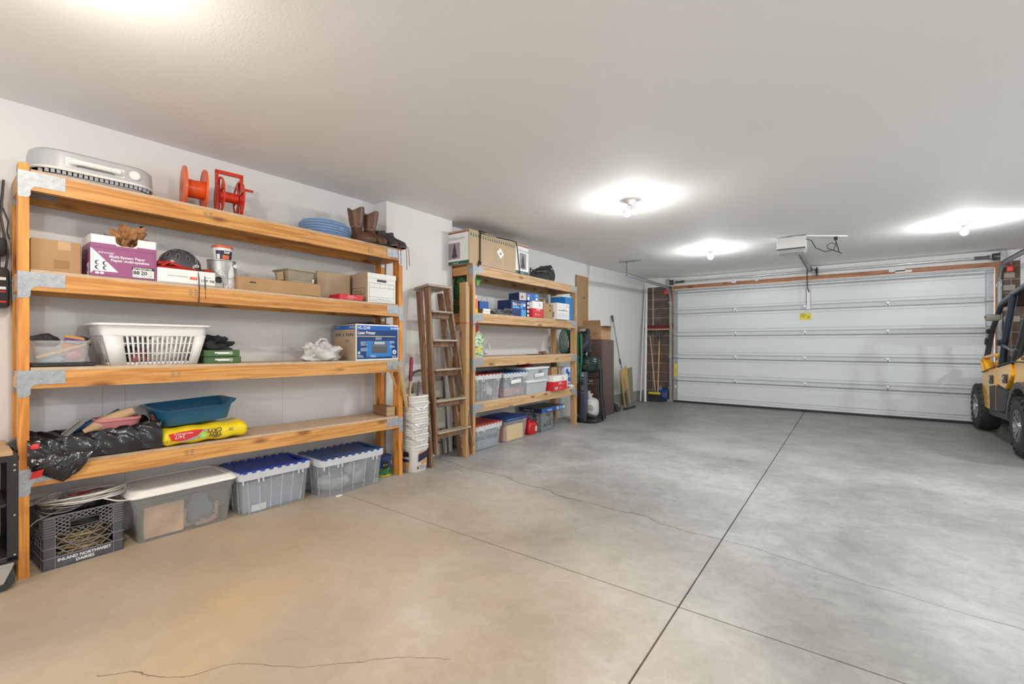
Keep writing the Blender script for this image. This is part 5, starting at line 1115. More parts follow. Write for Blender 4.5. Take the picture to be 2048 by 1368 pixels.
# e-link box
q = thing('product_carton', 'dark blue cable-company carton with white lettering, half behind the film bundle', 'box', T2(.77, .06, Zb), A2)
b = MB(); b.rbox(0, 0, 0, .31, .22, .20, .003, 0, 1); l = LF(.22)
Q(b, FR, .20, .003, .308, .197, 1); Q(b, FR, .02, .10, .16, .125, 4, .0002); TX(b, FR, 'Elink', .022, .135, .05, 2, .0004, bold=.001)
for i, x in enumerate((.115, .14, .165)): b.face((0, -.0012, 0), X, Z, circ(x, .15, .010, 10), (1, 3, 3)[i])
Q(b, FR, .185, .105, .235, .165, 4, .0004); Q(b, FR, .245, .13, .29, .165, 2, .0004); Q(b, FR, .20, .003, .308, .09, 5, .0003)
b.build('carton', [mat('carton_navy', (.008, .03, .13), .35), blue, paperw, mat('dot_orange', (.8, .35, .05), .4), lblue, mat('sky_blue', (.08, .35, .75), .35)], q)
q = thing('product_carton', 'flat blue and white electronics carton, highest item on the second shelf of the farther unit', 'box', T2(.93, .06, Zb + .206), A2 - .22)
b = MB(); b.rbox(0, 0, 0, .33, .20, .095, .003, 0, 1); l = LF(.20); Q(b, FR, .0, .0, .115, .095, 1); Q(b, l, .0, .0, .20, .095, 2)
TX(b, FR, 'LINK', .135, .06, .025, 3, .0004); Q(b, FR, .28, .01, .315, .04, 3, .0003); Q(b, FR, .27, .055, .325, .085, 4, .0003); Q(b, FR, .14, .01, .17, .05, 3, .0003); b.face((0, -.0012, 0), X, Z, [(.03, .03), (.045, .065), (.06, .04), (.07, .05), (.055, .03)], 5)
b.build('carton', [blue, mat('card_grey', (.50, .47, .43), .6), mat('carton_navy2', (.01, .03, .14), .4), paperw, lblue, ink], q)
q = carton('product_carton', 'narrow black and white barcode carton between the blue carton and the red-and-white one', 'box', T2, A2, 1.085, .05, Zb, .05, .20, .2, ink, art=lambda b: [Q(b, FR, .005, y, .045, y + .03, 1) for y in (.01, .06, .11, .16)], mats=[paperw])
def redbox(lab, T, s_, t_, z_, w_, d_, h_, rot=0, split=.55):
    q = thing('paper_carton', lab, 'box', T(s_, t_, z_), A2 + rot); b = MB(); b.rbox(0, 0, 0, w_, d_, h_, .003, 0, 1)
    Q(b, FR, 0, 0, w_, h_ * split, 1); l = LF(d_); Q(b, l, 0, 0, d_, h_ * split, 1); TX(b, FR, 'PaperPro', w_ * .35, h_ * .47, .026, 0, .0004, bold=.0006); b.face((0, -.0014, 0), X, Z, [(w_ * .27 + .008 * math.cos(a), h_ * .2 + .014 * math.sin(a)) for a in [k * PI / 6 for k in range(12)]], 0)
    TX(b, FR, '14-2-18', w_ * .38, h_ * .15, .022, 0, .0004); lines(b, dict(o=(0, -.0012, 0), u=X, v=Z), w_ * .3, h_ * .42, w_ * .5, 1, .01, .003, 0)
    for x in (.6, .68):
        for y in (.68, .76, .84): b.quad((0, -.0012, 0), X, Z, w_ * x, h_ * y, w_ * (x + .05), h_ * (y + .05), 2)
    return q, b, l
q, b, l = redbox('upright red and white paper carton between blue carton and plain cardboard box', T2, 1.145, .0, Zb, .235, .26, .212); b.build('carton', [paperw, red, mat('grey_mark', (.3, .28, .28), .6)], q)
carton('cardboard_box', 'open plain cardboard box between the red-and-white and the white paper cartons', 'box', T2, A2, 1.43, .02, Zb, .225, .26, .20, kraft, art=lambda b: (Q(b, FR, .14, .10, .175, .19, 1), Q(b, FR, .145, .12, .17, .17, 0, .0003)))
b = MB(); b.prism([(0, 0), (.05, .0), (.05, .03), (.025, .055), (0, .03)], (0, 0, 0), X, Z, Y, .05); o = b.build('toy_house', mat('toy_tan', (.50, .33, .18), .6), None, T2(1.52, .08, Zb + .201), A2); tag(o, 'small tan house-shaped ornament on top of the open cardboard box', 'ornament')
o = MB().lathe([(.02, 0), (.022, .05), (.012, .07), (.01, .09)], n=16).build('small_bottle', mat('pale_bottle', (.45, .45, .40), .4), None, T2(1.55, .20, Zb + .201), A2); tag(o, 'small pale bottle behind the house-shaped ornament', 'bottle')
q = thing('paper_carton', 'white copy-paper carton sticking out over the edge at the right of the second shelf', 'box', T2(1.69, -.035, Zb), A2)
b = MB(); b.rbox(0, 0, 0, .33, .25, .225, .003, 0, 1); l = LF(.25); TX(b, FR, 'Xerox DM/RT Pape', .03, .115, .03, 1, .0004, bold=.0005); TX(b, FR, 'XRX', .23, .18, .032, 2, .0004)
for y, w_, m in ((.16, .30, 2), (.085, .26, 2), (.07, .22, 2), (.05, .26, 2), (.035, .16, 2), (.02, .28, 2)): b.quad((0, -.001, 0), X, Z, .02, y, .02 + w_, y + .003, m)
for i in range(3): Q(b, FR, .02 + i * .1, .03, .10 + i * .1, .075, 4, .0001)
TX(b, l, 'XR', .10, .17, .035, 1, .0004); Q(b, l, .12, .03, .20, .10, 3, .0002); TX(b, l, 'Phaser', .09, .11, .02, 5, .0004)
b.build('carton', [paperw, ink, mat('grey_ln', (.45, .45, .46), .6), mat('swirl', (.35, .22, .22), .6), mat('pale_blk', (.66, .67, .70), .6), red], q)
q = thing('product_carton', 'tall bright blue carton at the right end of the second shelf, with white papers behind', 'box', T2(2.03, .035, Zb), A2)
b = MB(); b.rbox(0, 0, 0, .225, .24, .335, .003, 0, 1); b.face((0, -.001, 0), X, Z, [(0, .10), (.07, .16), (0, .20)], 1); Q(b, FR, .09, .10, .13, .14, 2); Q(b, FR, .10, .112, .12, .128, 3, .0003); b.quad((0, -.001, 0), (1, 0, .6), Z, 0, .05, .08, .055, 4)
b.build('carton', [mat('cyan_blue', (.02, .20, .55), .35), ink, navy, red, lblue], q)
o = MB().rbox(0, 0, 0, .25, .2, .02, .002).build('paper_stack', paperw, None, T2(2.0, .06, Zb + .3365), A2 ); tag(o, 'white paper pad lying on the tall bright blue carton', 'paper')
# ======================= second unit, third shelf
Zc = DK2[3] + .001
q = thing('garden_bag', 'green, white and yellow plastic garden bag standing at the left end of the third shelf', 'bag', T2(.05, .06, Zc), A2)
stand_bag(.24, .22, .28, 8).build('bag', blotch('garden_print', [(0, (.03, .25, .03)), (.44, (.62, .66, .62)), (.53, (.04, .32, .03)), (.58, (.62, .66, .62)), (.62, (.75, .60, .03)), (.66, (.06, .10, .12))], 6, seed=3), q, sharp=1)
def wcoil(b, cx, cz_, r, y): b.tube([(cx + r * math.cos(a), y + .01 * math.sin(3 * a), cz_ + r * 1.1 * math.sin(a)) for a in [k * 2 * PI / 24 for k in range(24)]], .003, 0, 6, True)
b = MB(); 
for k in range(5): wcoil(b, .02 * k * .3 + .05, .09 + .006 * k, .05 + .008 * k, .01 * k)
o = b.build('clear_hose', mat('clear_hose', (.60, .63, .62), .15, alpha=.8), None, T2(.265, .07, Zc), A2); tag(o, 'tangle of clear tubing beside the green garden bag', 'hose')
o = crumple(.07, .10, 71, 1, 1, 18, 10, .5).build('red_packet', mat('red_pack', (.40, .03, .03), .4), None, T2(.14, .14, Zc + .272), A2); tag(o, 'dark red packet lying on top of the green garden bag', 'packet')
b = MB(); b.rings([(.14, .08, .27, .15, .05, 0), (.14, .08, .29, .17, .06, .008)]); o = b.build('brown_board', mat('dull_brown', (.20, .13, .09), .6), None, T2(1.28, .06, Zc), A2); tag(o, 'flat brown oval board lying alone on the third shelf', 'board')
o = crumple(.055, .05, 72, 1.3, 1, 18, 10, .5).build('knit_hat', mat('cap_brown', (.24, .18, .14), .8), None, T2(1.62, .15, Zc), A2); tag(o, 'small brown folded cap at the right of the third shelf', 'cap')
gh = mat('green_hose', (.012, .10, .05), .35)
b = MB()
for k in range(7): b.tube([(.0 + .14 * (1 + .06 * k) * math.cos(a) * .8, .02 * k + .01 * math.sin(2 * a), .17 * math.sin(a) * (1 + .03 * k)) for a in [j * 2 * PI / 26 for j in range(26)]], .008, 0, 8, True)
b.tube([(0, .05, .16), (0, .12, .19), (0, .28, .19)], .006, 0, 6)
o = b.build('green_hose_coil', gh, None, T2(2.47, .19, 1.22), A2); tag(o, 'coil of green hose hanging behind the right front post of the farther unit', 'hose')
# ======================= second unit, fourth shelf
Zd = DK2[4] + .001
tote('storage_tote', 'clear tote with dark red interlocking lid on the bottom shelf board of the farther unit', T2, A2, .045, .005, .475, .38, .30, mat('lid_red2', (.30, .02, .025), .4), z=Zd)
tote('storage_tote', 'tall clear tote with blue-edged lid and white label strip, pink contents', T2, A2, .565, .005, .48, .38, .295, mat('lid_blue2', (.02, .10, .30), .35), z=Zd, ribs=11)
for nm in ('storage_tote.002', 'storage_tote.003'): bpy.data.objects[nm].location.z = Zd
blob('dark_bits', 'jagged dark grey plastic bits at the bottom of the dark-red-lidded tote', 'parts', T2(.28, .14, Zd + .008), .10, (.08, .085, .09), 81, 1.7, .7, .9)
blob('pale_bag', 'white plastic bag inside the dark-red-lidded tote', 'bag', T2(.39, .13, Zd + .01), .07, (.50, .48, .48), 82, 1, .7, 2.4)
content('pink_cloth', 'pink patterned cloth filling the lower part of the blue-edged tote', 'cloth', T2, A2, .61, .05, Zd + .007, .39, .26, .10, (.42, .22, .20), .01, var=.5, vscale=30)
content('grey_papers', 'blue-grey folders in the upper part of the blue-edged tote', 'papers', T2, A2, .615, .06, Zd + .11, .38, .25, .13, (.16, .22, .25), .01)
o = MB().rbox(0, 0, 0, .20, .002, .045, .0005).build('label_strip', paperw, None, T2(.66, -.0, Zd + .165), (0, -.06, A2)); o.parent = bpy.data.objects['storage_tote.003']; o.location = (.12, -.004, .155); o.rotation_euler = (0, -.06, 0)
def lbin(lab, s_, t_, z_, w_, d_, h_):
    q = thing('lidded_bin', lab, 'bin', T2(s_, t_, z_), A2); b = MB(); b.rings([(w_ / 2, d_ / 2, w_ - .05, d_ - .05, .03, 0), (w_ / 2, d_ / 2, w_ - .02, d_ - .02, .035, h_ - .03)]); b.build('bin', mat('frost', (.55, .58, .62), .35, alpha=.8), q, sharp=.6)
    b = MB(); b.rings([(w_ / 2, d_ / 2, w_, d_, .04, h_ - .028), (w_ / 2, d_ / 2, w_ + .004, d_ + .004, .04, h_ - .024), (w_ / 2, d_ / 2, w_, d_, .04, h_ - .006), (w_ / 2, d_ / 2, w_ - .03, d_ - .03, .04, h_)]); b.build('lid', mat('frost_lid', (.72, .73, .74), .3), q, sharp=.6); return q
q1 = lbin('lower of two frosted white lidded bins beside the red paper carton', 1.03, .0, Zd, .50, .36, .172); q2 = lbin('upper frosted white lidded bin marked CARS with a label', 1.03, .0, Zd + .173, .54, .37, .165)
b = MB(); b.text('CARS', (0, .004, 0), X, Z, .24, .085, .05, 0, sx=.9); b.build('marker_lettering', ink, q2)
b = MB(); b.quad((0, .005, 0), (1, 0, .06), Z, .17, .02, .38, .065, 0); b.text('picture toys', (0, .004, 0), (1, 0, .06), Z, .19, .032, .022, 1); b.build('paper_label', [paperw, mat('pencil', (.25, .25, .3), .6)], q2)
o = crumple(.10, .035, 91, 1.3, .8, 22, 10, .6).build('red_foil', mat('red_foil', (.35, .03, .02), .2, .3), None, T2(1.17, .15, Zd + .3395), A2, sharp=.4); tag(o, 'shiny dark red wrapped thing on the upper frosted bin', 'packet')
q, b, l = redbox('open red and white paper carton hanging over the lower shelf edge', T2, 1.575, -.045, Zd, .37, .30, .20, .02, .62); Q(b, FR, .03, .015, .10, .05, 3, .0003); b.build('carton', [paperw, red, mat('grey_mark2', (.45, .10, .10), .6), mat('barcode', (.45, .42, .42), .6)], q)
carton('cardboard_box', 'taller cardboard box standing in the open red and white carton', 'box', T2, A2, 1.73, .08, Zd + .002, .24, .20, .31, kraft, art=lambda b: (Q(b, FR, .15, .12, .18, .31, 1), b.face((0, -.001, 0), X, Z, circ(.10, .26, .012, 8), 1)))
q = thing('detergent_pack', 'white and blue detergent package standing behind the red carton by the right post', 'package', T2(2.07, .06, Zd), A2)
b = MB(); b.rbox(0, 0, 0, .16, .16, .30, .02); 
for x, y, r_ in ((.05, .24, .04), (.10, .20, .035), (.11, .12, .04), (.10, .04, .03)): b.face((0, -.001, 0), X, Z, circ(x, y, r_, 14), 1)
b.build('package', [mat('pack_white', (.60, .68, .78), .35), mat('swirl_blue', (.02, .12, .50), .35)], q)
o = crumple(.05, .045, 93, 1, 1, 16, 10, .8).build('paper_wad', paperw, None, T2(2.19, .03, Zd), A2, sharp=.4); tag(o, 'crumpled white paper at the right post of the farther unit', 'paper')
# ======================= under the second unit
q = tote('storage_tote', 'grey-filled clear tote with light red lid on the floor under the farther unit', T2, A2, .065, .012, .50, .40, .285, mat('lid_coral', (.55, .09, .07), .4), rot=.05, ribs=4)
content('grey_files', 'tall dark-banded grey box filling the light-red-lidded tote', 'box', T2, A2, .09, .06, .008, .40, .28, .10, (.20, .23, .27), .01)
content('grey_files', 'pale grey papers above the dark band in the light-red-lidded tote', 'papers', T2, A2, .09, .06, .145, .40, .28, .07, (.28, .32, .38), .01)
content('dark_strip', 'dark grey strip across the middle of the light-red-lidded tote', 'strip', T2, A2, .085, .055, .109, .41, .29, .035, (.05, .06, .07), .01)
q = thing('storage_bin', 'clear bin with a deep blue ribbed lid and yellow folder inside, under the farther unit', 'bin', T2(.63, .04, 0), A2)
b = MB(); W_, D_, H_ = .47, .40, .27; b.rings([(W_ / 2, D_ / 2, W_ - .06, D_ - .05, .04, 0), (W_ / 2, D_ / 2, W_ - .055, D_ - .045, .04, .006), (W_ / 2, D_ / 2, W_, D_, .04, H_)], cap1=False); b.build('bin', clearp, q, sharp=.7)
b = MB(); b.rings([(W_ / 2, D_ / 2, W_ + .03, D_ + .02, .05, H_ - .012), (W_ / 2, D_ / 2, W_ + .035, D_ + .025, .05, H_), (W_ / 2, D_ / 2, W_ + .02, D_ + .01, .05, H_ + .012), (W_ / 2, D_ / 2, W_ - .02, D_ - .03, .05, H_ + .018)], n=6)
for i in range(7): b.rbox(.05, .04 + i * .05, H_ + .016, W_ - .05, .06 + i * .05, H_ + .026, .004)
b.build('lid', mat('lid_royal', (.01, .04, .18), .35), q, sharp=.5)
content('yellow_folder', 'yellow paper folder standing inside the bin with the deep blue lid', 'folder', T2, A2, .70, .075, .006, .33, .02, .19, (.75, .52, .16), .003)
content('pink_folder', 'salmon pink folder behind the yellow one in the blue-lidded bin', 'folder', T2, A2, .665, .10, .006, .37, .22, .18, (.60, .22, .15), .005)
# gas can
q = thing('gas_can', 'small bright red plastic gas can in front of the grey milk crate', 'can', T2(1.20, .075, 0), A2 + .05)
gr = mat('gas_red', (.50, .008, .015), .3)
b = MB(); b.rings([(.105, .13, .18, .22, .03, 0), (.105, .13, .20, .24, .04, .012), (.105, .13, .20, .24, .04, .125), (.105, .13, .17, .21, .05, .155), (.105, .13, .10, .14, .04, .165)], n=6); b.build('body', gr, q, sharp=.9)
b = MB(); b.tube([(.03, .13, .155), (.04, .13, .19), (.07, .13, .20), (.14, .13, .20), (.17, .13, .19), (.18, .13, .155)], .011, 0, 10); b.build('handle', gr, q); MB().lathe([(.022, 0), (.022, .025), (.018, .03)], (.05, .06, .155), n=16).build('cap', gr, q)
b = MB(); b.quad((.2062, .10, .04), (0, 1, 0), Z, -.04, 0, .05, .07, 0); b.quad((0, .008, 0), X, Z, .13, .03, .185, .10, 0); b.build('label', mat('label_cream', (.60, .50, .35), .6, var=.6, vscale=60), q)
# second crate: light grey
q = thing('milk_crate', 'lighter grey milk crate under the board games, behind the red gas can', 'crate', T2(1.435, .07, 0), A2)
sv = (W_, D_, H_); b = MB(); W_, D_, H_ = .31, .31, .265; wallc((0, 0, 0), X, Y); wallc((W_, 0, 0), Y, (-1, 0, 0)); wallc((W_, D_, 0), (-1, 0, 0), (0, -1, 0)); wallc((0, D_, 0), (0, -1, 0), X); b.box(0, 0, .003, W_, D_, .008); b.build('crate', [mat('crate_grey', (.16, .19, .21), .45), mat('crate_grey_edge', (.30, .34, .36), .5)], q)
q = thing('board_game', 'flat dark and bright blue board game box on top of the grey milk crate', 'game', T2(1.40, .035, .267), A2 + .0)
b = MB(); b.rbox(0, 0, 0, .62, .36, .052, .003, 0, 1); l = LF(.36); Q(b, l, .0, 0, .36, .052, 1); TX(b, l, 'sorcery  set', .08, .014, .032, 2, .0004); Q(b, FR, .11, .0, .12, .052, 1); TX(b, FR, 'Aruopto', .14, .012, .036, 2, .0004, bold=.0006); Q(b, FR, .39, .006, .45, .045, 3); Q(b, FR, .47, .006, .53, .045, 4); Q(b, FR, .55, .006, .61, .045, 5); b.quad((0, 0, .0525), X, Y, .003, .003, .617, .357, 6)
b.build('box', [blue, navy, paperw, mat('face_pink', (.6, .4, .42), .5), lblue, mat('lemon', (.55, .65, .2), .5), mat('lid_dark', (.07, .09, .11), .35)], q)
# ======================= beyond the second unit: grill, cabinet, boards, tools
hose = MB()
for k in range(6):
    x0 = -.02 + .012 * k; hose.tube([(x0, .0 + .008 * k, 1.36 - .01 * k), (x0 + .03, -.01, 1.33), (x0 + .05 - .01 * k, -.015 - .004 * k, 1.0), (x0 + .03, -.01, .62 + .05 * k), (x0 + .0, .01, .60 + .05 * k), (x0 - .01, .03, 1.0), (x0 - .01, .02, 1.33)], .0065, 0, 8, True)
o = hose.build('garden_hose', gh, None, T2(2.375, .0, 0), A2); tag(o, 'loops of green hose hanging on the outside of the right front post, beside the grill', 'hose')
# patio gas grill on pedestal
q = thing('gas_grill', 'dark green domed patio grill on a pedestal, just beyond the farther shelf unit', 'grill', (.50, 6.28, 0), 0)
gg = mat('grill_green', (.012, .035, .027), .25, .2); gblk = mat('grill_black', (.012, .014, .018), .4); gcol = mat('grill_column', (.05, .06, .085), .4)
b = MB(); b.rings([(-.02, .02, .42, .42, .12, 0), (-.02, .02, .44, .44, .13, .03), (-.02, .02, .40, .40, .13, .055), (-.02, .02, .22, .3, .08, .09)], n=6); b.tube([(.0, -.20, .05), (.08, -.16, .12), (.15, -.05, .07)], .03, 0, 8); b.build('base', gblk, q, sharp=.6)
b = MB(); b.rbox(-.035, -.215, .03, .06, -.13, .77, .012); b.build('column', gcol, q)
b = MB(); b.lathe([(.024, 0), (.022, -.018), (.016, -.022), (.001, -.022)], (.012, -.216, .60), 1, 18, 'y'); b.quad((0, -.2158, 0), X, Z, -.015, .695, .04, .72, 0); b.quad((0, -.2158, 0), X, Z, -.015, .655, .04, .660, 0); b.face((0, -.2158, 0), X, Z, [(-.005, .725), (.03, .725), (.03, .755), (.01, .75), (.0, .74)], 0)
for z in (.50, .515, .53, .545, .45): b.quad((0, -.2158, 0), X, Z, -.01, z, .035, z + .004, 0)
b.build('control_knob', [mat('decal_grey', (.35, .37, .40), .5), black], q)
b = MB(); b.lathe([(.001, .74), (.10, .74), (.165, .78), (.175, .80), (.175, .86), (.18, .865), (.18, .875)], (.0, .0, 0), n=36); b.build('firebox', gg, q, sharp=.5)
b = MB(); b.lathe([(.182, .875), (.184, .885), (.178, .90), (.178, .915), (.172, .925), (.172, .94), (.165, .955), (.13, .99), (.08, 1.01), (.001, 1.02)], (.0, 0, 0), n=36); b.build('dome_lid', gg, q, sharp=.35)
b = MB(); b.rbox(-.10, -.22, .80, .07, -.15, .87, .01); b.build('front_panel', gblk, q)
b = MB(); b.tube([(.0, -.06, 1.0), (.01, -.08, 1.05), (-.03, -.03, 1.07)], .012, 0, 8); b.build('handle', mat('handle_grey', (.45, .45, .45), .4), q)
b = MB(); b.tube([(.155, .10, .80), (.16, .12, .4), (.20, .13, .04)], [.03, .03, .032], 0, 8); b.tube([(-.155, .10, .80), (-.16, .12, .4), (-.2, .13, .04)], [.03, .03, .032], 0, 8); b.build('leg', gblk, q)
t = thing('propane_cylinder', 'light grey propane cylinder sitting on the grill base behind its column', 'cylinder', (.53, 6.30, .092), 0)
b = MB(); b.lathe([(.10, 0), (.115, .02), (.125, .06), (.125, .19), (.11, .235), (.06, .265), (.03, .27)], n=32); b.build('tank', mat('tank_grey', (.50, .50, .50), .4), t)
b = MB(); b.lathe([(.02, .265), (.02, .31), (.035, .31), (.035, .33)], n=16); b.rbox(-.02, -.09, .27, .03, -.07, .38, .004); b.build('valve', mat('valve', (.55, .53, .50), .4), t)
b = MB(); b.lathe([(.045, 0), (.045, -.006), (.04, -.008), (.02, -.008), (.02, -.02), (.001, -.021)], (.055, -.115, .13), n=20, axis='y'); b.build('gauge', mat('gauge', (.40, .37, .32), .4), t)
o = crumple(.155, .36, 101, .8, 1.05, 26, 14, .7).build('black_jacket', mat('jacket', (.015, .017, .024), .55, bump=.4, bscale=20), None, (.44, 6.24, 1.035), .3, sharp=1.5); tag(o, 'dark navy cover draped in a lump over the top of the grill', 'cover')
o = MB().rbox(-.03, -.09, 0, .05, .02, .03, .012).build('grey_patch', mat('patch', (.35, .36, .38), .6), None, (.44, 6.20, 1.372), .3); tag(o, 'grey folded cloth patch on top of the dark grill cover', 'cloth')
# brown filing cabinet
q = thing('filing_cabinet', 'tall brown four-drawer filing cabinet beyond the grill', 'cabinet', (0, 0, 0), 0)
cb_ = mat('cabinet_brown', (.105, .066, .055), .5, bump=.05, bscale=80)
b = MB(); b.rbox(.12, 6.775, 0, .50, 7.225, 1.245, .006); b.build('body', cb_, q)
for i in range(4):
    z0 = .015 + i * .305; b = MB(); b.rbox(.127, 6.757, z0, .493, 6.7745, z0 + .298, .004); d = b.build('drawer', cb_, q)
    b = MB(); b.rbox(.25, 6.742, z0 + .20, .36, 6.757, z0 + .215, .004); b.build('handle', steel, d)
    b = MB(); b.rbox(.27, 6.750, z0 + .235, .34, 6.757, z0 + .27, .002); b.build('label_holder', mat('holder', (.5, .42, .3), .5), d)
b = MB(); b.lathe([(.008, 0), (.008, -.006)], (.46, 6.757, 1.2), 0, 12, 'y'); b.build('lock', steel, q)
q = thing('cardboard_box', 'open-flapped cardboard box on top of the brown filing cabinet', 'box', (.15, 6.78, 1.2465), 0)
b = MB(); W_, D_, H_ = .32, .38, .225
for a in ((0, 0, 0, W_, .004, H_), (0, D_ - .004, 0, W_, D_, H_), (0, .004, 0, .004, D_ - .004, H_), (W_ - .004, .004, 0, W_, D_ - .004, H_), (0, 0, 0, W_, D_, .004)): b.box(*a)
b.build('carton', [kraft], q)
b = MB(); b.hexa([(0, 0, H_), (W_, 0, H_), (W_, .003, H_), (0, .003, H_), (0, -.035, H_ + .095), (W_, -.035, H_ + .095), (W_, -.032, H_ + .095), (0, -.032, H_ + .095)]); b.build('flap', kraft, q)
b = MB(); b.hexa([(W_ - .003, 0, H_), (W_, 0, H_), (W_, D_, H_), (W_ - .003, D_, H_), (W_ + .11, 0, H_ + .0), (W_ + .113, 0, H_ + .0), (W_ + .113, D_, H_ - .01), (W_ + .11, D_, H_ - .01)]); b.build('flap', kraft, q)
b = MB(); b.quad((0, -.0008, 0), X, Z, .17, .07, .25, .13, 0); pr_ = kids(q)[0]; absorb([c for c in kids(q) if c.name.startswith('carton')][0], b.build('print', mat('print_br', (.35, .19, .08), .8), q))
o = crumple(.08, .09, 111, 1, 1.4, 20, 10, .7).build('packing_paper', mat('pack_white2', (.55, .52, .48), .6), None, (.33, 6.96, 1.39), 0, sharp=.4); tag(o, 'crumpled white packing paper poking out of the open box on the cabinet', 'paper')
carton('cardboard_box', 'small plain cardboard box on the cabinet top, behind the open-flapped one', 'box', lambda s_, t_, z_: (.02, 6.82, 1.2465), 0, 0, 0, 0, .12, .25, .23, kraft)
# tall panel
q = MB().rbox(.012, 6.775, .0, .032, 7.195, 2.345, .002).build('hardboard_panel', mat('hardboard', (.36, .22, .11), .6, var=.08, vscale=5)); tag(q, 'tall narrow tan hardboard panel standing against the wall behind the grill', 'board')
MB().lathe([(.018, 0), (.012, .006), (.001, .008)], (.032, 7.04, 1.98), 0, 10, 'x').build('knot', mat('knot', (.05, .03, .02), .7), q)
# leaning boards and tools past the cabinet
o = MB().rbox(0, 0, 0, .30, .018, .70, .02, 0, 3).build('grey_board', mat('grey_green_board', (.24, .23, .17), .7, var=.15, vscale=12), None, (.20, 8.22, .001), (0, 0, 0)); o.rotation_euler = (.0, -.10, PI / 2); o.location = (.28, 8.35, .002); tag(o, 'grey-green rounded board leaning on the wall behind the wooden frame', 'board')
q = thing('plywood_rack', 'yellow plywood frame piece leaning on the wall beyond the cabinet', 'frame', (.36, 8.05, .002), (0, -.30, PI / 2))
yp = wood('yellow_ply', (.58, .38, .14), (.48, .28, .08), 2, 1, False)
b = MB(); b.box(0, 0, 0, .035, .02, .72); b.box(.25, 0, 0, .285, .02, .72); b.box(.035, .0, .30, .25, .02, .70); b.build('frame', yp, q)
q = thing('push_squeegee', 'long grey-handled floor squeegee leaning on the wall beyond the filing cabinet', 'squeegee', (.49, 7.98, 0), 0)
b = MB(); b.tube([(.0, 0, .03), (-.20, .0, .85), (-.38, .05, 1.70)], [.012, .011, .011], 0, 10); b.build('handle', mat('squeegee_grey', (.22, .23, .24), .35, .6), q)
b = MB(); b.tube([(-.36, .045, 1.60), (-.385, .051, 1.72)], .018, 0, 10); b.tube([(-.19, 0, .80), (-.215, .003, .90)], .017, 0, 10); b.build('grip', black, q)
b = MB(); b.rbox(-.02, -.30, .0, .02, .22, .035, .006); b.build('blade', black, q)
q = thing('dust_broom', 'black broom head with a silver clip lying against the cabinet side', 'broom', (.46, 7.42, .001), .2)
b = MB(); b.hexa([(-.1, 0, 0), (.03, 0, 0), (.02, .34, 0), (-.1, .34, 0), (-.09, .0, .16), (-.05, 0, .16), (-.06, .28, .10), (-.1, .28, .10)]); b.build('head', black, q)
b = MB(); b.tube([(-.06, .08, .15), (-.02, .16, .12), (.0, .2, .06)], .012, 0, 8); b.build('clip', steel, q)
q = thing('snow_shovel', 'black shovel blade standing behind the broom head beside the cabinet', 'shovel', (.36, 7.30, .001), 0)
b = MB(); b.grid(lambda u, v: (-.04 + .08 * v - .06 * u * u, .0 + .22 * u, .06 + .34 * v), 8, 8); o = b.build('blade', black, q, sharp=3); o.modifiers.new('s', 'SOLIDIFY').thickness = .004
# white pipes in the corner
for (p, q_, r, lab) in (((.275, 9.05, .012), (.235, 9.42, 2.44), .016, 'thin white pipe leaning in the far left corner'), ((.395, 8.98, .012), (.275, 9.40, 2.36), .023, 'thicker white pipe leaning in the far left corner, nearer the door')):
    p, q_ = Vector(p), Vector(q_); b = MB(); b.tube([Vector((0, 0, 0)), q_ - p], r, 0, 14); o = b.build('white_pipe', mat('pipe_white', (.72, .71, .69), .35), None, p); tag(o, lab, 'pipe')
q = thing('push_broom', 'push broom stood upside down with red bristles up, leaning on the brown block wall', 'broom', (.56, 9.33, 0), 0)
b = MB(); b.tube([(.0, -.09, .01), (-.01, .06, 1.36)], .013, 0, 10); b.build('handle', MC['ash_plain'], q)
b = MB(); b.rbox(-.26, .02, 1.465, .20, .11, 1.50, .01); b.build('block', mat('broom_block', (.42, .30, .18), .6), q)
b = MB(); RB = random.Random(4)
for i in range(90): x = -.27 + (i % 45) * .0108; y = .03 + .05 * (i // 45); b.bar((x, y, 1.50), (x + RB.uniform(-.012, .012), y + RB.uniform(-.01, .01), 1.565), .011, .02)
b.build('bristles', mat('bristle_red', (.18, .01, .02), .7), q)
b = MB(); b.tube([(-.01, .05, 1.20), (-.03, .065, 1.30), (-.16, .07, 1.44), (-.24, .07, 1.465)], .008, 0, 8); b.tube([(-.01, .05, 1.20), (.01, .065, 1.30), (.10, .07, 1.44), (.18, .07, 1.465)], .008, 0, 8); b.tube([(-.008, .05, 1.10), (-.01, .06, 1.42)], .02, 0, 8); b.build('bracket', mat('bracket_dark', (.05, .05, .055), .4, .5), q)
q = thing('floor_broom', 'yellow-headed broom with a tan handle standing in the far left corner', 'broom', (.52, 9.22, 0), 0)
b = MB(); b.tube([(.0, 0, .21), (-.15, .12, 1.35)], .011, 0, 10); b.build('handle', MC['ash_plain'], q)
b = MB(); b.rbox(-.14, -.03, .15, .10, .03, .195, .012); b.build('head', mat('broom_yellow', (.62, .48, .02), .4), q)
b = MB(); b.hexa([(-.14, -.03, .0), (.16, -.03, .0), (.16, .03, 0), (-.14, .03, 0), (-.13, -.025, .15), (.09, -.025, .15), (.09, .025, .15), (-.13, .025, .15)]); b.build('bristles', black, q)
q = thing('snow_shovel', 'dark blue plastic snow shovel blade standing against the brown block wall', 'shovel', (.0, 0, 0), 0)
b = MB(); b.grid(lambda u, v: (.44 + .27 * u, 9.40 - .05 * math.sin(PI * v) * (1 - .5 * abs(2 * u - 1)) + .06 * v, .003 + .27 * v), 12, 10); o = b.build('blade', mat('shovel_blue', (.01, .04, .16), .35), q, sharp=3); o.modifiers.new('s', 'SOLIDIFY').thickness = .004
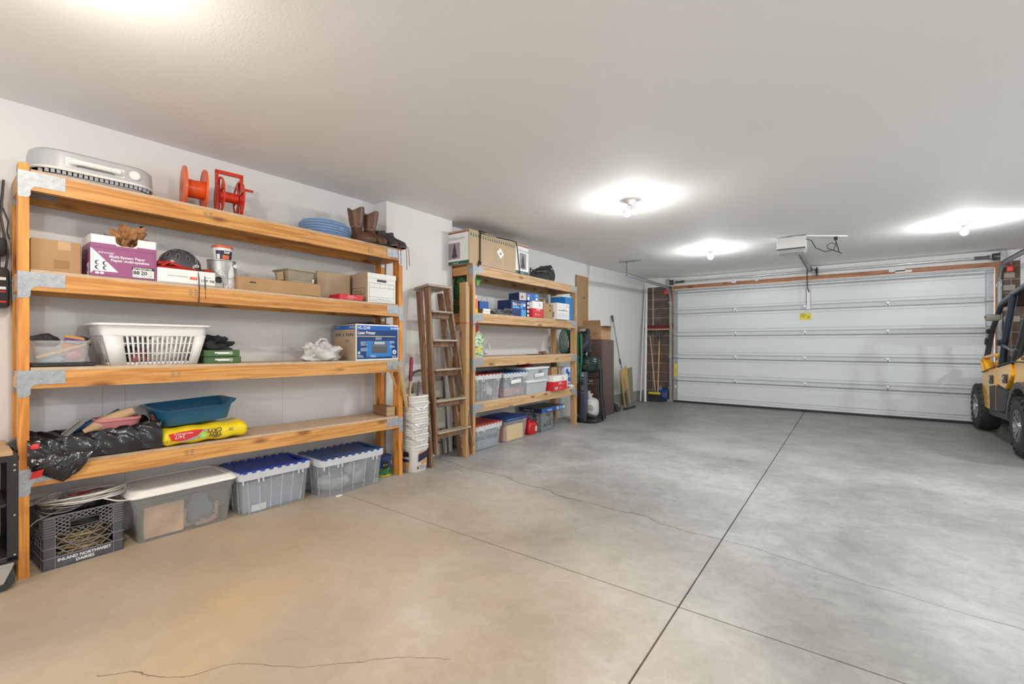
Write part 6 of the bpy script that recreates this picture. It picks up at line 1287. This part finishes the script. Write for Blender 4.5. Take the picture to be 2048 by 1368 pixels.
b = MB(); b.tube([(.56, 9.40, .23), (.545, 9.385, .28), (.57, 9.38, .31), (.595, 9.385, .27), (.57, 9.40, .23)], .010, 0, 8); b.build('socket', mat('socket_grey', (.35, .38, .42), .4), q)
o = MB().rbox(.715, 9.36, 0, .79, 9.46, .045, .004).build('concrete_block', conc); tag(o, 'small concrete offcut at the foot of the left door track', 'block')

# ======================= overhead door
dw = mat('door_white', (.66, .68, .69), .38, var=.03, vscale=3, stretch=(.3, 1, 3)); dgr = mat('door_line', (.34, .36, .38), .5)
DY = 9.42; X0, X1 = .83, 5.385; SH = .4475
door = thing('garage_door', 'white five-section overhead garage door closing the far end', 'door', (0, 0, 0), 0)
for k in range(5):
    z0 = .035 + k * SH; z1 = z0 + SH - .003
    if k == 4: z1 = 2.235
    prof = [(0, z0), (.012, z0 + .004), (.012, z0 + .040), (.004, z0 + .048), (.004, z0 + .085), (.0085, z0 + .088), (.0085, z1 - .085), (.004, z1 - .082), (.004, z1 - .045), (.012, z1 - .038), (.012, z1 - .006), (0, z1)]
    b = MB(); n = len(prof)
    vs = [(x, DY - d, z) for x in (X0, X1) for d, z in prof]; b.add(vs + [(X0, DY + .035, z0), (X0, DY + .035, z1), (X1, DY + .035, z0), (X1, DY + .035, z1)], [(i, i + 1, n + i + 1, n + i) for i in range(n - 1)] + [(0, n, 2 * n + 2, 2 * n), (n - 1, 2 * n - 1, 2 * n + 3, 2 * n + 1), (2 * n, 2 * n + 2, 2 * n + 3, 2 * n + 1)])
    s_ = b.build('door_section', dw, door, sharp=.2)
    b = MB()
    for z in (z0 + .045, z0 + .0865, z1 - .0865, z1 - .042): b.quad((0, DY - .0092 if abs(z - z0 - .0865) < .001 or abs(z - z1 + .0865) < .001 else DY - .0125, 0), X, Z, X0 + .10, z - .0028, X1 - .10, z + .0028)
    b.build('pressed_line', dgr, s_)
    for x0, x1 in ((X0 + .01, X0 + .085), (X1 - .085, X1 - .01)): MB().rbox(x0, DY - .028, z0 + .002, x1, DY - .013, z1 - .002, .002, 0, 1).build('end_stile', galv, s_)
hw_ = mat('hinge_white', (.78, .78, .77), .35, .2)
for k in range(1, 5):
    z = .035 + k * SH
    b = MB(); b.prism([(0, 0), (.045, .0), (.045, .012), (.014, .02), (.014, .058), (.045, .066), (.045, .078), (0, .078)], (X0, DY - .013, z - .039), Y, Z, X, X1 - X0) if 0 else None
    if k in (1, 2, 3, 4):
        b = MB(); b.rbox(X0 + .005, DY - .036, z - .036, X1 - .005, DY - .0135, z - .033, .001, 0, 1); b.rbox(X0 + .005, DY - .036, z + .033, X1 - .005, DY - .0135, z + .036, .001, 0, 1); b.rbox(X0 + .005, DY - .022, z - .03, X1 - .005, DY - .0135, z + .03, .001, 0, 1); b.build('strut', mat('strut_white', (.60, .62, .63), .6), door)
    for x in (1.985, 3.09, 4.20):
        b = MB(); b.rbox(x - .026, DY - .055, z + .006, x + .026, DY - .022, z + .030, .004); b.rbox(x - .014, DY - .06, z - .010, x + .014, DY - .022, z + .008, .004); b.rbox(x - .03, DY - .05, z - .034, x - .012, DY - .022, z - .008, .003); b.rbox(x + .012, DY - .05, z - .034, x + .03, DY - .022, z - .008, .003); b.build('hinge', hw_, door)
    for x in (X0 + .05, X1 - .05): b = MB(); b.rbox(x - .04, DY - .06, z - .03, x + .04, DY - .03, z + .03, .004); b.build('end_hinge', galv, door)
b = MB(); b.rbox(X0 + .0, DY - .055, 2.235, X1, DY - .01, 2.242, .002, 0, 1); b.rbox(X0, DY - .018, 2.242, X1, DY - .01, 2.285, .002, 0, 1); b.rbox(X0, DY - .055, 2.205, X1, DY - .012, 2.211, .002, 0, 1); b.build('top_strut', galv, door)
b = MB(); b.rbox(X0, DY - .02, .0, X1, DY + .03, .034, .006); b.build('bottom_seal', mat('seal_rubber', (.03, .03, .032), .6), door)
b = MB(); b.tube([(3.04, DY - .02, .03), (3.07, DY - .05, .012), (3.12, DY - .03, .03)], .008, 0, 6); b.build('bottom_tab', black, door)
def sign(nm, x0, z0, x1, z1, y, txt):
    b = MB(); b.box(x0, y - .001, z0, x1, y, z1); 
    for i in range(5): b.quad((0, y - .0014, 0), X, Z, x0 + .01, z1 - .02 - i * .013, x0 + (x1 - x0) * (.55 + .08 * (i % 2)), z1 - .014 - i * .013, 1)
    if txt: b.text(txt, (0, y - .0014, 0), X, Z, x0 + .01, z1 - .016, .016, 1); b.face((0, y - .0014, 0), X, Z, [(x1 - .05, z0 + .02), (x1 - .015, z0 + .05), (x1 - .02, z0 + .07), (x1 - .06, z0 + .04)], 1)
    return b.build(nm, [mat('warning_yellow', (.72, .60, .04), .4), mat('sign_ink', (.30, .22, .02), .5)], door)
sign('warning_label', 3.01, 1.60, 3.18, 1.72, DY - .0095, 'WARNING')
b = MB(); b.box(X0 + .022, DY - .0300, .53, X0 + .074, DY - .0285, .78); b.text('WARNING', (0, DY - .0305, 0), Z, (-1, 0, 0), .55, -(X0 + .06), .03, 1); b.build('warning_label', [MC['warning_yellow'], MC['sign_ink']], door)
b = MB(); b.box(X0 + .035, DY - .0300, .29, X0 + .06, DY - .0285, .345); b.build('white_tag', paperw, door)
# tracks
def track(lab, sx, xt, ysw, zh):
    q = thing('door_track', lab, 'track', (0, 0, 0), 0); b = MB(); r = .30; yv = DY - .05
    pts = [(xt, yv, .02), (xt, yv, zh - r)] + [(xt, yv - r + r * math.cos(a), zh - r + r * math.sin(a)) for a in [PI / 2 * i / 8 for i in range(1, 9)]] + [(xt, ysw, zh)]
    for p, n_ in zip(pts, pts[1:]):
        up_ = (1, 0, 0)
        b.bar(p, n_, .052, .003, 0, up_); P_, N_ = Vector(p), Vector(n_); d = (N_ - P_).normalized(); pr = d.cross(Vector((1, 0, 0)))
        for e in (-.026, .026): b.bar(P_ + pr * e + Vector((sx * .012, 0, 0)), N_ + pr * e + Vector((sx * .012, 0, 0)), .003, .026, 0, (1, 0, 0))
    b.build('channel', galv, q, sharp=.3)
    b = MB(); b.bar((xt - sx * .02, yv + .04, .05), (xt - sx * .02, yv + .04, 2.1), .004, .05); b.build('wall_angle', galv, q)
    for z in (.25, .9, 1.5, 2.0): b = MB(); b.rbox(xt - .03, yv - .01, z, xt + .02, yv + .05, z + .05, .002, 0, 1); b.build('bracket', galv, q)
    return q
tl = track('left galvanised door track curving up and back toward the ceiling hanger', 1, .775, 7.10, 2.315)
tr = track('right galvanised door track curving up and back above the yellow vehicle', -1, 5.44, 6.3, 2.315)
def perf(b, p, q_, w_=.032, t=.003, up=(0, 0, 1)):
    b.bar(p, q_, t, w_, 0, up); p, q_ = Vector(p), Vector(q_); n = int((q_ - p).length / .045)
    for i in range(n):
        c_ = p + (q_ - p) * (i + .5) / n; d = (q_ - p).normalized(); s_ = d.cross(Vector(up)).normalized(); u_ = s_.cross(d)
        b.add([c_ + s_ * (t / 2 + .0006) + d * (x * .009) + u_ * (y * .005) for x, y in ((-1, -1), (1, -1), (1, 1), (-1, 1))], [(0, 1, 2, 3)], 1); b.add([c_ - s_ * (t / 2 + .0006) + d * (x * .009) + u_ * (y * .005) for x, y in ((-1, -1), (1, -1), (1, 1), (-1, 1))], [(0, 1, 2, 3)], 1)
b = MB(); perf(b, (.64, 7.10, 2.535), (1.02, 7.10, 2.527)); perf(b, (.775, 7.10, 2.53), (.775, 7.10, 2.28), up=(1, 0, 0)); perf(b, (.93, 7.10, 2.525), (.785, 7.10, 2.33), up=(0, 1, 0)); b.build('hanger', [galv, dkgrey], tl)
# torsion tube, springs
q = thing('torsion_tube', 'long steel torsion tube with end drums across the top of the garage door', 'tube', (0, 0, 0), 0)
b = MB(); b.tube([(.78, 9.39, 2.435), (5.47, 9.39, 2.435)], .016, 0, 12); b.build('tube', mat('tube_bright', (.62, .62, .63), .25, .7), q)
for x, s_ in ((.80, 1), (5.40, -1)):
    b = MB(); b.lathe([(.03, 0), (.055, .01), (.05, .03), (.05, .06), (.055, .075), (.02, .08)], (x - .04, 9.39, 2.435), 0, 20, 'x'); b.lathe([(.03, .08), (.022, .12), (.024, .25)] if s_ > 0 else [(.024, -.22), (.022, -.10), (.03, -.06)], (x - .0, 9.39, 2.435), 0, 14, 'x'); b.build('drum', mat('drum_dark', (.10, .11, .11), .4, .6), q)
    b = MB(); b.rbox(x - .07 * s_ - .03, 9.36, 2.36, x - .07 * s_ + .03, 9.40, 2.51, .003, 0, 1); b.build('end_bearing_plate', galv, q)
b = MB(); b.lathe([(.03, 0), (.034, .01), (.034, .03), (.03, .04)], (3.24, 9.39, 2.435), 0, 16, 'x'); b.rbox(3.25, 9.38, 2.36, 3.27, 9.49, 2.50, .003, 0, 1); b.build('center_bearing', black, q)
for x in (.70, 5.53):
    o = MB().rbox(x - .03, 9.30, 2.20, x + .03, 9.36, 2.285, .01).build('release_tag', mat('tag_red', (.80, .03, .03), .4), None if 0 else q)
# opener
q = thing('garage_opener', 'white and grey garage door opener motor box hanging from the ceiling', 'opener', (3.13, 6.62, 2.33), 0)
b = MB(); b.rbox(-.165, -.0, .035, .145, .28, .185, .006); b.build('housing', mat('opener_white', (.74, .73, .71), .35), q)
b = MB(); b.rings([(-.01, .14, .27, .22, .03, -.005), (-.01, .14, .305, .275, .02, .032)], n=5); b.build('light_lens', mat('lens_grey', (.50, .51, .52), .3), q)
b = MB(); b.rbox(-.163, -.002, .030, .143, .003, .048, .002, 0, 1); b.build('trim_strip', dkgrey, q)
b = MB(); b.bar((.0, .02, .197), (0, .26, .197), .04, .012); b.bar((-.15, .1, .192), (.14, .1, .192), .03, .01); b.bar((.14, .04, .18), (.15, .04, .2), .02, .01); b.build('mount_bracket', galv, q)
b = MB(); b.bar((.03, .28, .10), (.03, 2.70, .12), .05, .035); b.build('rail', mat('rail_steel', (.33, .34, .35), .4, .7), q)
b = MB(); b.bar((.018, .29, .078), (.018, 2.70, .10), .012, .006); b.build('chain', mat('chain_dark', (.10, .10, .10), .5, .5), q)
b = MB(); b.rbox(-.01, 2.60, .09, .07, 2.74, .14, .004, 0, 1); b.rbox(.0, 2.72, .10, .06, 2.77, .18, .004, 0, 1); b.build('header_bracket', mat('hb', (.12, .12, .12), .4, .6), q)
b = MB(); b.tube([(.0, 2.66, .09), (.0, 2.70, -.06), (.0, 2.73, -.18), (.02, 2.76, -.25), (.03, 2.79, -.26)], .007, 0, 8); b.build('door_arm', black, q)
b = MB(); b.rbox(-.015, 2.76, -.55, .04, 2.80, -.20, .004, 0, 1); b.build('arm_bracket', mat('arm_white', (.60, .60, .60), .4, .3), q)
b = MB(); b.tube([(-.01, 2.65, .08), (-.015, 2.65, -.2), (-.012, 2.66, -.48)], .003, 0, 6); b.build('release_cord', mat('cord_dark', (.15, .05, .05), .6), q)
b = MB(); b.tube([(.145, .06, .15), (.20, .10, .13), (.24, .20, .05), (.33, .30, .01), (.42, .34, .03), (.44, .36, .10), (.40, .34, .12), (.35, .32, .09), (.36, .32, .05), (.42, .34, .02), (.50, .36, -.02)], .005, 0, 8); b.tube([(.475, .35, -.01), (.46, .35, .06), (.44, .37, .14), (.44, .38, .188)], .005, 0, 8); b.rbox(.42, .36, .155, .46, .40, .195, .005); b.build('power_cord', black, q)
b = MB(); perf(b, (.0, .03, .197), (.16, .10, .198)); perf(b, (.14, .06, .193), (.56, .40, .197), .02); b.build('ceiling_strap', [hw_, white], q)

# ======================= bulbs
def lamp(x, y, c_, s_, n):
    q = thing('ceiling_lamp', '', 'lamp', (x, y, cz(x, y)), 0)
    em = mat('bulb_%d_%d' % (int(x * 100), int(y * 100)), c_, .3, emit=BULB * s_)
    b = MB(); b.lathe([(.060, 0), (.058, -.012), (.045, -.022), (.03, -.03), (.024, -.048), (.001, -.048)], n=28); b.build('holder', white, q)
    if n == 1:
        shielded = y < 2      # collars added to shade the ceiling from the bulbs, deeper on these
        k0 = -.124 if shielded else -.100
        b = MB(); b.lathe([(.013, -.046), (.016, -.062), (.030, -.085)] + ([(.034, -.105), (.031, -.124)] if shielded else [(.0336, -.100)]), n=16, cap0=False, cap1=False)
        b.build('bulb_collar', white, q); b = MB(); b.lathe(([(.031, -.124), (.028, -.131)] if shielded else [(.0336, -.100), (.034, -.106), (.030, -.127)]) + [ (.016, -.142), (.001, -.146)], n=16, cap0=False)
        b.build('bulb', em, q)
    else:
        for sx in (-1, 1):
            b = MB(); b.lathe([(.031, .076), (.028, .083), (.016, .095), (.001, .098)], n=16, cap0=False); o = b.build('bulb', em, q); o.location = (sx * .03, sx * -.02, -.045); o.rotation_euler = (0, sx * 2.85, -.6)
            b = MB(); b.lathe([(.013, 0), (.016, .014), (.030, .038), (.034, .055), (.031, .076)], n=16, cap0=False, cap1=False); c_ = b.build('bulb_collar', white, q); c_.location = o.location; c_.rotation_euler = o.rotation_euler  # collar added here too, to shade the ceiling around the pair
    return q
LB = ['ceiling lamp with two bare bulbs above the middle of the floor', 'bare bulb lamp on the ceiling nearest the left garage door corner', 'bare bulb lamp on the ceiling near the yellow vehicle', 'bare bulb lamp on the ceiling just above the near shelves', 'bare bulb lamp behind and right of the viewpoint', 'two-bulb ceiling lamp at the back of the garage', 'two-bulb ceiling lamp over the right side of the garage']
for L_, lb in zip(LAMPS, LB): lamp(*L_)['label'] = lb
# ======================= left edge: cart and hanging cords
q = thing('tool_cart', 'black steel rolling cart with a wooden top, cut off by the left picture edge', 'cart', T1(-.045, -.10, 0), A1)
ck = mat('cart_black', (.03, .029, .028), .45, .3)
b = MB(); b.rbox(-.55, -.01, .615, .04, .40, .645, .004, 0, 1); b.build('frame_top', ck, q); b = MB(); b.rbox(-.55, -.012, .646, .02, .40, .668, .003, 0, 1); b.build('wooden_top', wood('cart_top', (.50, .33, .18), (.42, .25, .12), 0), q)
for x in (.0, -.55): 
    for y in (-.01, .36):
        b = MB(); b.rbox(x, y, .135, x + .038, y + .003, .62, .001, 0, 1); b.rbox(x + .035, y, .135, x + .038, y + .038, .62, .001, 0, 1); lg = b.build('leg', ck, q)
        b = MB()
        for z in (.60, .575, .36, .17): b.lathe([(.005, 0), (.004, -.003), (.001, -.004)], (x + .025, y, z), 0, 8, 'y')
        b.build('screws', steel, lg)
b = MB(); b.rbox(-.55, -.01, .14, .038, .40, .165, .003, 0, 1); b.rbox(-.55, .0, .40, .0, .40, .415, .003, 0, 1); b.build('shelf', ck, q)
for x, y in ((-.01, .02), (-.5, .02), (-.01, .33), (-.5, .33)):
    b = MB(); b.rings([(x, y, .07, .06, .01, .125), (x, y, .07, .06, .01, .134)]); b.prism([(-.012, .125), (.035, .125), (.0, .04), (-.028, .035)], (x, y - .022, 0), X, Z, Y, .003); b.prism([(-.012, .125), (.035, .125), (.0, .04), (-.028, .035)], (x, y + .019, 0), X, Z, Y, .003); cs_ = b.build('caster', mat('caster_zinc', (.50, .50, .48), .35, .7), q)
    b = MB(); b.lathe([(.02, -.016), (.046, -.016), (.052, -.010), (.052, .010), (.046, .016), (.02, .016)], (x - .014, y, .053), 0, 28, 'y'); b.build('wheel', mat('caster_rubber', (.03, .035, .033), .5), cs_)
q = thing('storage_case', 'glossy blue plastic case standing on the lower shelf of the black cart', 'case', T1(-.27, -.07, .166), A1)
b = MB(); b.rbox(0, 0, 0, .20, .2, .225, .02); b.build('case', mat('case_blue', (.015, .09, .35), .3), q); MB().tube([(.13, -.003, .19), (.15, -.012, .2), (.17, -.003, .19)], .006).build('latch', black, q)
q = thing('hanging_cords', 'bundle of black cords and straps hanging on the wall at the left edge', 'cords', (.015, .29, 1.37), PI / 2)
b = MB(); RC = random.Random(8)
for i in range(7): x = -.06 + i * .018; b.tube([(x, 0, .70), (x + RC.uniform(-.02, .02), -.02, .5), (x + RC.uniform(-.02, .02), -.03, .3), (x, -.02, .16)], .005, 0, 6)
b.tube([(.045, 0, .55), (.065, -.01, .48), (.06, -.01, .42), (.07, -.01, .38)], .003, 0, 6); b.rbox(-.07, -.05, .28, .055, -.005, .38, .015); b.build('cords', black, q)
b = MB(); b.rbox(-.10, -.07, .0, .065, -.005, .22, .02); b.build('device', mat('device_black', (.03, .03, .03), .4), q)
b = MB(); b.quad((0, -.072, 0), X, Z, -.08, .15, .05, .165, 0); b.quad((0, -.072, 0), X, Z, -.08, .10, .05, .115, 0); b.quad((0, -.072, 0), X, Z, -.08, .085, .05, .092, 1); b.quad((0, -.072, 0), X, Z, -.08, .03, .05, .04, 1); b.build('stripes', [paperw, red], q)
o = MB().tube([(0, 0, 0), (.05, -.13, .0)], .002).build('black_wire', black, None, (0,0,0)); o.data.transform(Matrix.Identity(4)); o.location = T1(-.005, .02, 2.05); o.rotation_euler = (0, 0, A1 + 1.5); tag(o, 'stiff black wire end poking out left of the near shelf top', 'wire')
# ======================= yellow utility vehicle
V = thing('utility_vehicle', 'yellow and black four-seat off-road utility vehicle parked at the right', 'vehicle', (5.15, 6.95, 0), 0)
vy = mat('vehicle_yellow', (.95, .47, .025), .25, coat=.5); vb = mat('vehicle_black', (.018, .019, .022), .45); vt = mat('cage_tube', (.035, .045, .06), .28, .3); vg = mat('insert_grey', (.04, .041, .043), .6)
rubber = mat('tyre_rubber', (.035, .035, .037), .8, bump=.2, bscale=40); alloy = mat('alloy', (.55, .56, .58), .25, .9)
def wheel(x, y, side):
    q = MB(); R0, w_ = .33, .21
    prof = [(.17, 0), (.20, -.004), (.27, .0), (.31, .02), (.318, .05), (.318, w_ - .05), (.31, w_ - .02), (.27, w_), (.20, w_ + .004), (.17, w_)]
    q.lathe(prof, (0, 0, 0), 0, 48, 'x', False, False)
    for i in range(22):
        a = 2 * PI * i / 22
        for s_, off in ((0, 0), (1, .5)):
            a1 = a + off * 2 * PI / 22; xa, xb = (.0, w_ * .52) if s_ == 0 else (w_ * .48, w_); da = .09 if s_ == 0 else -.09
            pts = []
            for r_ in (.308, .336):
                for (xx, aa) in ((xa, a1), (xb, a1 + da), (xb, a1 + da + .085), (xa, a1 + .11)):
                    rr_ = r_ - (.022 if xx in (0, w_) else 0); pts.append((xx, rr_ * math.cos(aa), rr_ * math.sin(aa)))
            q.hexa(pts)
            xo = -.002 if s_ == 0 else w_ + .002; xi = .02 if s_ == 0 else w_ - .02
            q.hexa([(xo, .275 * math.cos(a1), .275 * math.sin(a1)), (xo, .275 * math.cos(a1 + .10), .275 * math.sin(a1 + .10)), (xi, .28 * math.cos(a1 + .10), .28 * math.sin(a1 + .10)), (xi, .28 * math.cos(a1), .28 * math.sin(a1)),
                    (xo + (.008 if s_ == 0 else -.008), .32 * math.cos(a1), .32 * math.sin(a1)), (xo + (.008 if s_ == 0 else -.008), .32 * math.cos(a1 + .10), .32 * math.sin(a1 + .10)), (xi, .325 * math.cos(a1 + .10), .325 * math.sin(a1 + .10)), (xi, .325 * math.cos(a1), .325 * math.sin(a1))])
    t = q.build('tyre', rubber, V, (x, y, .325), (0, 0, 0 if side < 0 else PI)); t.scale = (1, .96, .96)
    b = MB(); b.lathe([(.165, 0.0), (.175, .0), (.178, .01), (.165, .015), (.155, .10), (.155, .2)], (0, 0, 0), 0, 40, 'x', False, False)
    for k in range(6):
        a = 2 * PI * k / 6 + .3; c_, s_ = math.cos(a), math.sin(a); p_ = Vector((.02, -s_, c_))
        for e in (-.20, .20): b.bar((.03, .03 * math.cos(a), .03 * math.sin(a)), (.012, .165 * math.cos(a + e), .165 * math.sin(a + e)), .022, .02, 0, (1, 0, 0))
    b.lathe([(.001, .0), (.03, .002), (.042, .02), (.045, .05)], (0, 0, 0), 0, 24, 'x'); b.build('rim', alloy, t)
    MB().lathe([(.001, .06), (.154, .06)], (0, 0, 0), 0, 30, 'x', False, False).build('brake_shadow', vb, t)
for y in (0, 1.93): wheel(-.04, y, -1); wheel(1.48, y, 1)
def tf(y, z): return (.935 * y - .45, .077 + .935 * z)
def iv(y, z): return ((y + .45) / .935, (z - .077) / .935)
def slab(name, pts, x0, x1, m, bev=.01):
    pts = [tf(y, z) for y, z in pts]
    bm = bmesh.new(); a = [bm.verts.new((x0, y, z)) for y, z in pts]; c_ = [bm.verts.new((x1, y, z)) for y, z in pts]; n = len(pts)
    bm.faces.new(a); bm.faces.new(c_[::-1])
    for i in range(n): bm.faces.new((a[i], c_[i], c_[(i + 1) % n], a[(i + 1) % n]))
    bmesh.ops.recalc_face_normals(bm, faces=bm.faces)
    bmesh.ops.bevel(bm, geom=[e for e in bm.edges], offset=bev, segments=2, affect='EDGES', clamp_overlap=True)
    q = MB(); q.bm(bm); return q.build(name, m, V)
slab('chassis', [(-.45, .30), (2.25, .26), (2.35, .5), (2.3, .62), (-.5, .62)], .22, 1.22, vb)
slab('sill', [(.95, .24), (2.1, .20), (2.15, .29), (.95, .33)], .02, .20, vb); slab('sill', [(.95, .24), (2.1, .20), (2.15, .29), (.95, .33)], 1.24, 1.40, vb)
for x0, x1 in ((.0, .07), (1.37, 1.44)):
    d1 = slab('door_panel', [(1.60, .30), (1.62, .87), (1.72, .85), (2.36, .76), (2.38, .62), (2.30, .45), (2.22, .29), (2.10, .28)], x0, x1, vy)
    d2 = slab('door_panel', [(1.16, .62), (1.585, .66), (1.585, .87), (.94, .95), (.90, .80)], x0, x1, vy)
    slab('lower_insert', [(1.12, .34), (1.585, .29), (1.585, .65), (1.12, .62), (1.0, .60)], x0 - .006, x1 + .004, vg, .015)
    slab('lower_insert', [(1.615, .29), (1.90, .28), (1.93, .62), (1.615, .655)], x0 - .006, x1 + .004, vg, .015)
    for y0, y1, z0, z1 in ((1.74, 1.92, .645, .765), (1.06, 1.25, .70, .81)): slab('door_latch', [(y0, z0), (y1, z0 - .01), (y1, z1 - .01), (y0, z1)], x0 - .012, x1, vb, .008)
    T_ = lambda p: [(x, *tf(y, z)) for x, y, z in p]; b = MB(); b.tube(T_([(x0 - .012, 1.84, .68), (x0 - .02, 1.84, .71), (x0 - .012, 1.84, .74)]), .006); b.tube(T_([(x0 - .012, 1.16, .73), (x0 - .02, 1.16, .755), (x0 - .012, 1.16, .78)]), .006); b.build('latch_lever', steel, V)
    b = MB(); b.tube(T_([(x0 - .004, 2.34, .775), (x0 - .004, 1.72, .865), (x0 - .004, 1.63, .885)]), .008); b.tube(T_([(x0 - .004, 1.57, .885), (x0 - .004, .95, .965)]), .008); b.tube(T_([(x0 + .004, .9, .97), (x0 + .014, -.3, .985)]), .008); b.build('trim_line', vb, V)
    slab('rear_fender', [(.90, .80), (.92, .98), (.60, 1.05), (-.3, 1.06), (-.55, 1.04), (-.55, .80)] + [iv(.455 * math.cos(a), .325 + .45 * math.sin(a)) for a in [PI * (.80 - .70 * i / 9) for i in range(10)]] + [(.98, .55)], x0 + .02, x1 + .06, vy, .015)
    arc = [iv(.47 * math.cos(a), .325 + .46 * math.sin(a)) for a in [PI * (.02 + .96 * i / 14) for i in range(15)]]; arc2 = [iv(.40 * math.cos(a), .325 + .39 * math.sin(a)) for a in [PI * (.98 - .96 * i / 14) for i in range(15)]]
    slab('wheel_arch', arc + arc2, x0 - .03, x1 + .02, mat('muddy_plastic', (.10, .095, .085), .8, var=.5, vscale=30), .004)
    slab('front_cowl', [(1.62, 1.03), (1.68, 1.055), (2.46, 1.00), (2.52, .93), (2.38, .76), (2.33, .78), (2.40, .92), (2.30, .975), (1.70, 1.015), (1.64, 1.0)], x0, x1, vy, .01)
    slab('front_fender', [(2.36, .77), (2.50, .92), (2.62, .70), (2.42, .64)], x0 - .03, x1 + .02, vy, .01) if 0 else None
    slab('cowl_strut', [(2.30, .97), (2.34, .96), (2.08, .79), (2.04, .80)], x0, x1, vy, .006)
b = MB(); b.text('Kawasaki', (.0185, 0, 0), (0, -1, 0), Z, -.14, 1.01, .075, 0, bold=.002); b.build('lettering', ink, V)
slab('hood', [(1.9, .98), (2.30, .95), (2.42, .80), (2.40, .62), (1.95, .62)], .09, 1.35, vy, .03)
slab('dash', [(1.70, .80), (1.90, 1.02), (1.98, .98), (1.98, .55), (1.72, .55)], .10, 1.34, vb, .02)
for y in (1.05, .25):
    for x in (.15, .78):
        slab('seat', [(y, .58), (y + .5, .60), (y + .5, .74), (y + .1, .70), (y, .72)], x, x + .5, vb, .04); slab('seat_back', [(y - .04, .66), (y + .08, .68), (y - .04, 1.32), (y - .14, 1.30)], x + .02, x + .48, vb, .04)
slab('cargo_bed', [(.0, .74), (-.75, .74), (-.78, 1.04), (-.72, 1.04), (-.70, .80), (-.0, .80)], .10, 1.34, vb, .01)
def tube(name, pts, r=.027, m=vt): MB().tube([(x, *tf(y, z)) for x, y, z in pts], r, 0, 14).build(name, m, V)
for x, xs_ in ((.03, 1), (1.41, -1)):
    i_ = .05 * xs_
    tube('roll_cage_tube', [(x, 2.26, 1.0), (x + i_ * .4, 2.10, 1.36), (x + i_, 1.86, 1.66), (x + i_, 1.80, 1.70), (x + i_, 1.70, 1.73), (x + i_, 1.2, 1.80), (x + i_, .60, 1.875), (x + i_, .45, 1.88), (x + i_, .40, 1.86), (x + i_, .36, 1.80), (x + i_ * .5, .12, 1.30), (x, -.05, 1.03)], .030)
    tube('roll_cage_tube', [(x, 1.55, .80), (x + i_ * .3, 1.53, .98), (x + i_ * .6, 1.45, 1.30), (x + i_, 1.22, 1.79)], .034)
    tube('roll_cage_tube', [(x, .93, .95), (x + i_ * .5, .78, 1.20), (x + i_, .50, 1.70), (x + i_, .45, 1.85)], .036)
    tube('door_tube', [(x, 1.52, 1.18), (x, 1.35, 1.15), (x, .95, 1.10), (x, .80, 1.12)], .018)
    b = MB(); b.tube(T_([(x, 2.12, 1.34), (x, 2.10, 1.37)]), .036, 0, 14); b.tube(T_([(x, 2.20, 1.18), (x, 2.16, 1.25)]), .036, 0, 14); b.build('clamp', vb, V)
    b = MB(); b.tube(T_([(x, 1.50, 1.17), (x, 1.48, 1.22)]), .045, 0, 14); b.build('clamp', vb, V)
for y, z in ((1.80, 1.70), (1.2, 1.80), (.45, 1.88), (.12, 1.30)): tube('cross_tube', [(.08, y, z), (1.36, y, z)], .027)
slab('roof', [(.42, 1.86), (1.22, 1.775), (1.80, 1.68), (1.80, 1.71), (1.22, 1.81), (.42, 1.895)], .10, 1.34, vb, .008)
b = MB(); b.rbox(-.06, 1.22, 1.47, .08, 1.25, 1.55, .02); o = b.build('side_mirror', mat('mirror_dusty', (.17, .155, .125), .5), V); MB().tube([(-.045, 1.24, 1.52), (-.045, 1.27, 1.52)], .02, 0, 14).build('mirror_clamp', vb, V); MB().tube([(.06, 1.24, 1.52), (.06, 1.27, 1.52)], .018, 0, 14).build('mirror_clamp', vb, V)
b = MB(); b.X = Matrix.Translation((0, -.45, .05)) @ Matrix.Diagonal((1, .935, .935, 1)); b.tube([(.25, .70, .95), (.25, .82, 1.30)], .016, 0, 10); b.tube([(.25 + .035 * math.cos(a), .82 + .05 * (a / 40) + .035 * math.sin(a) * .4, 1.28 + .20 * a / 44) for a in [k * .5 for k in range(88)]], .007, 0, 6); b.tube([(.25, .82, 1.28), (.25, .88, 1.50)], .012, 0, 8); b.build('coil_spring', vt, V)
o = MB().rbox(6.02, 9.36, 1.25, 6.25, 9.40, 1.72, .01).build('green_board', mat('green_panel', (.01, .14, .04), .5)); tag(o, 'dark green panel on the far wall glimpsed through the vehicle cage', 'panel'); o.location = (0, .09, 0)
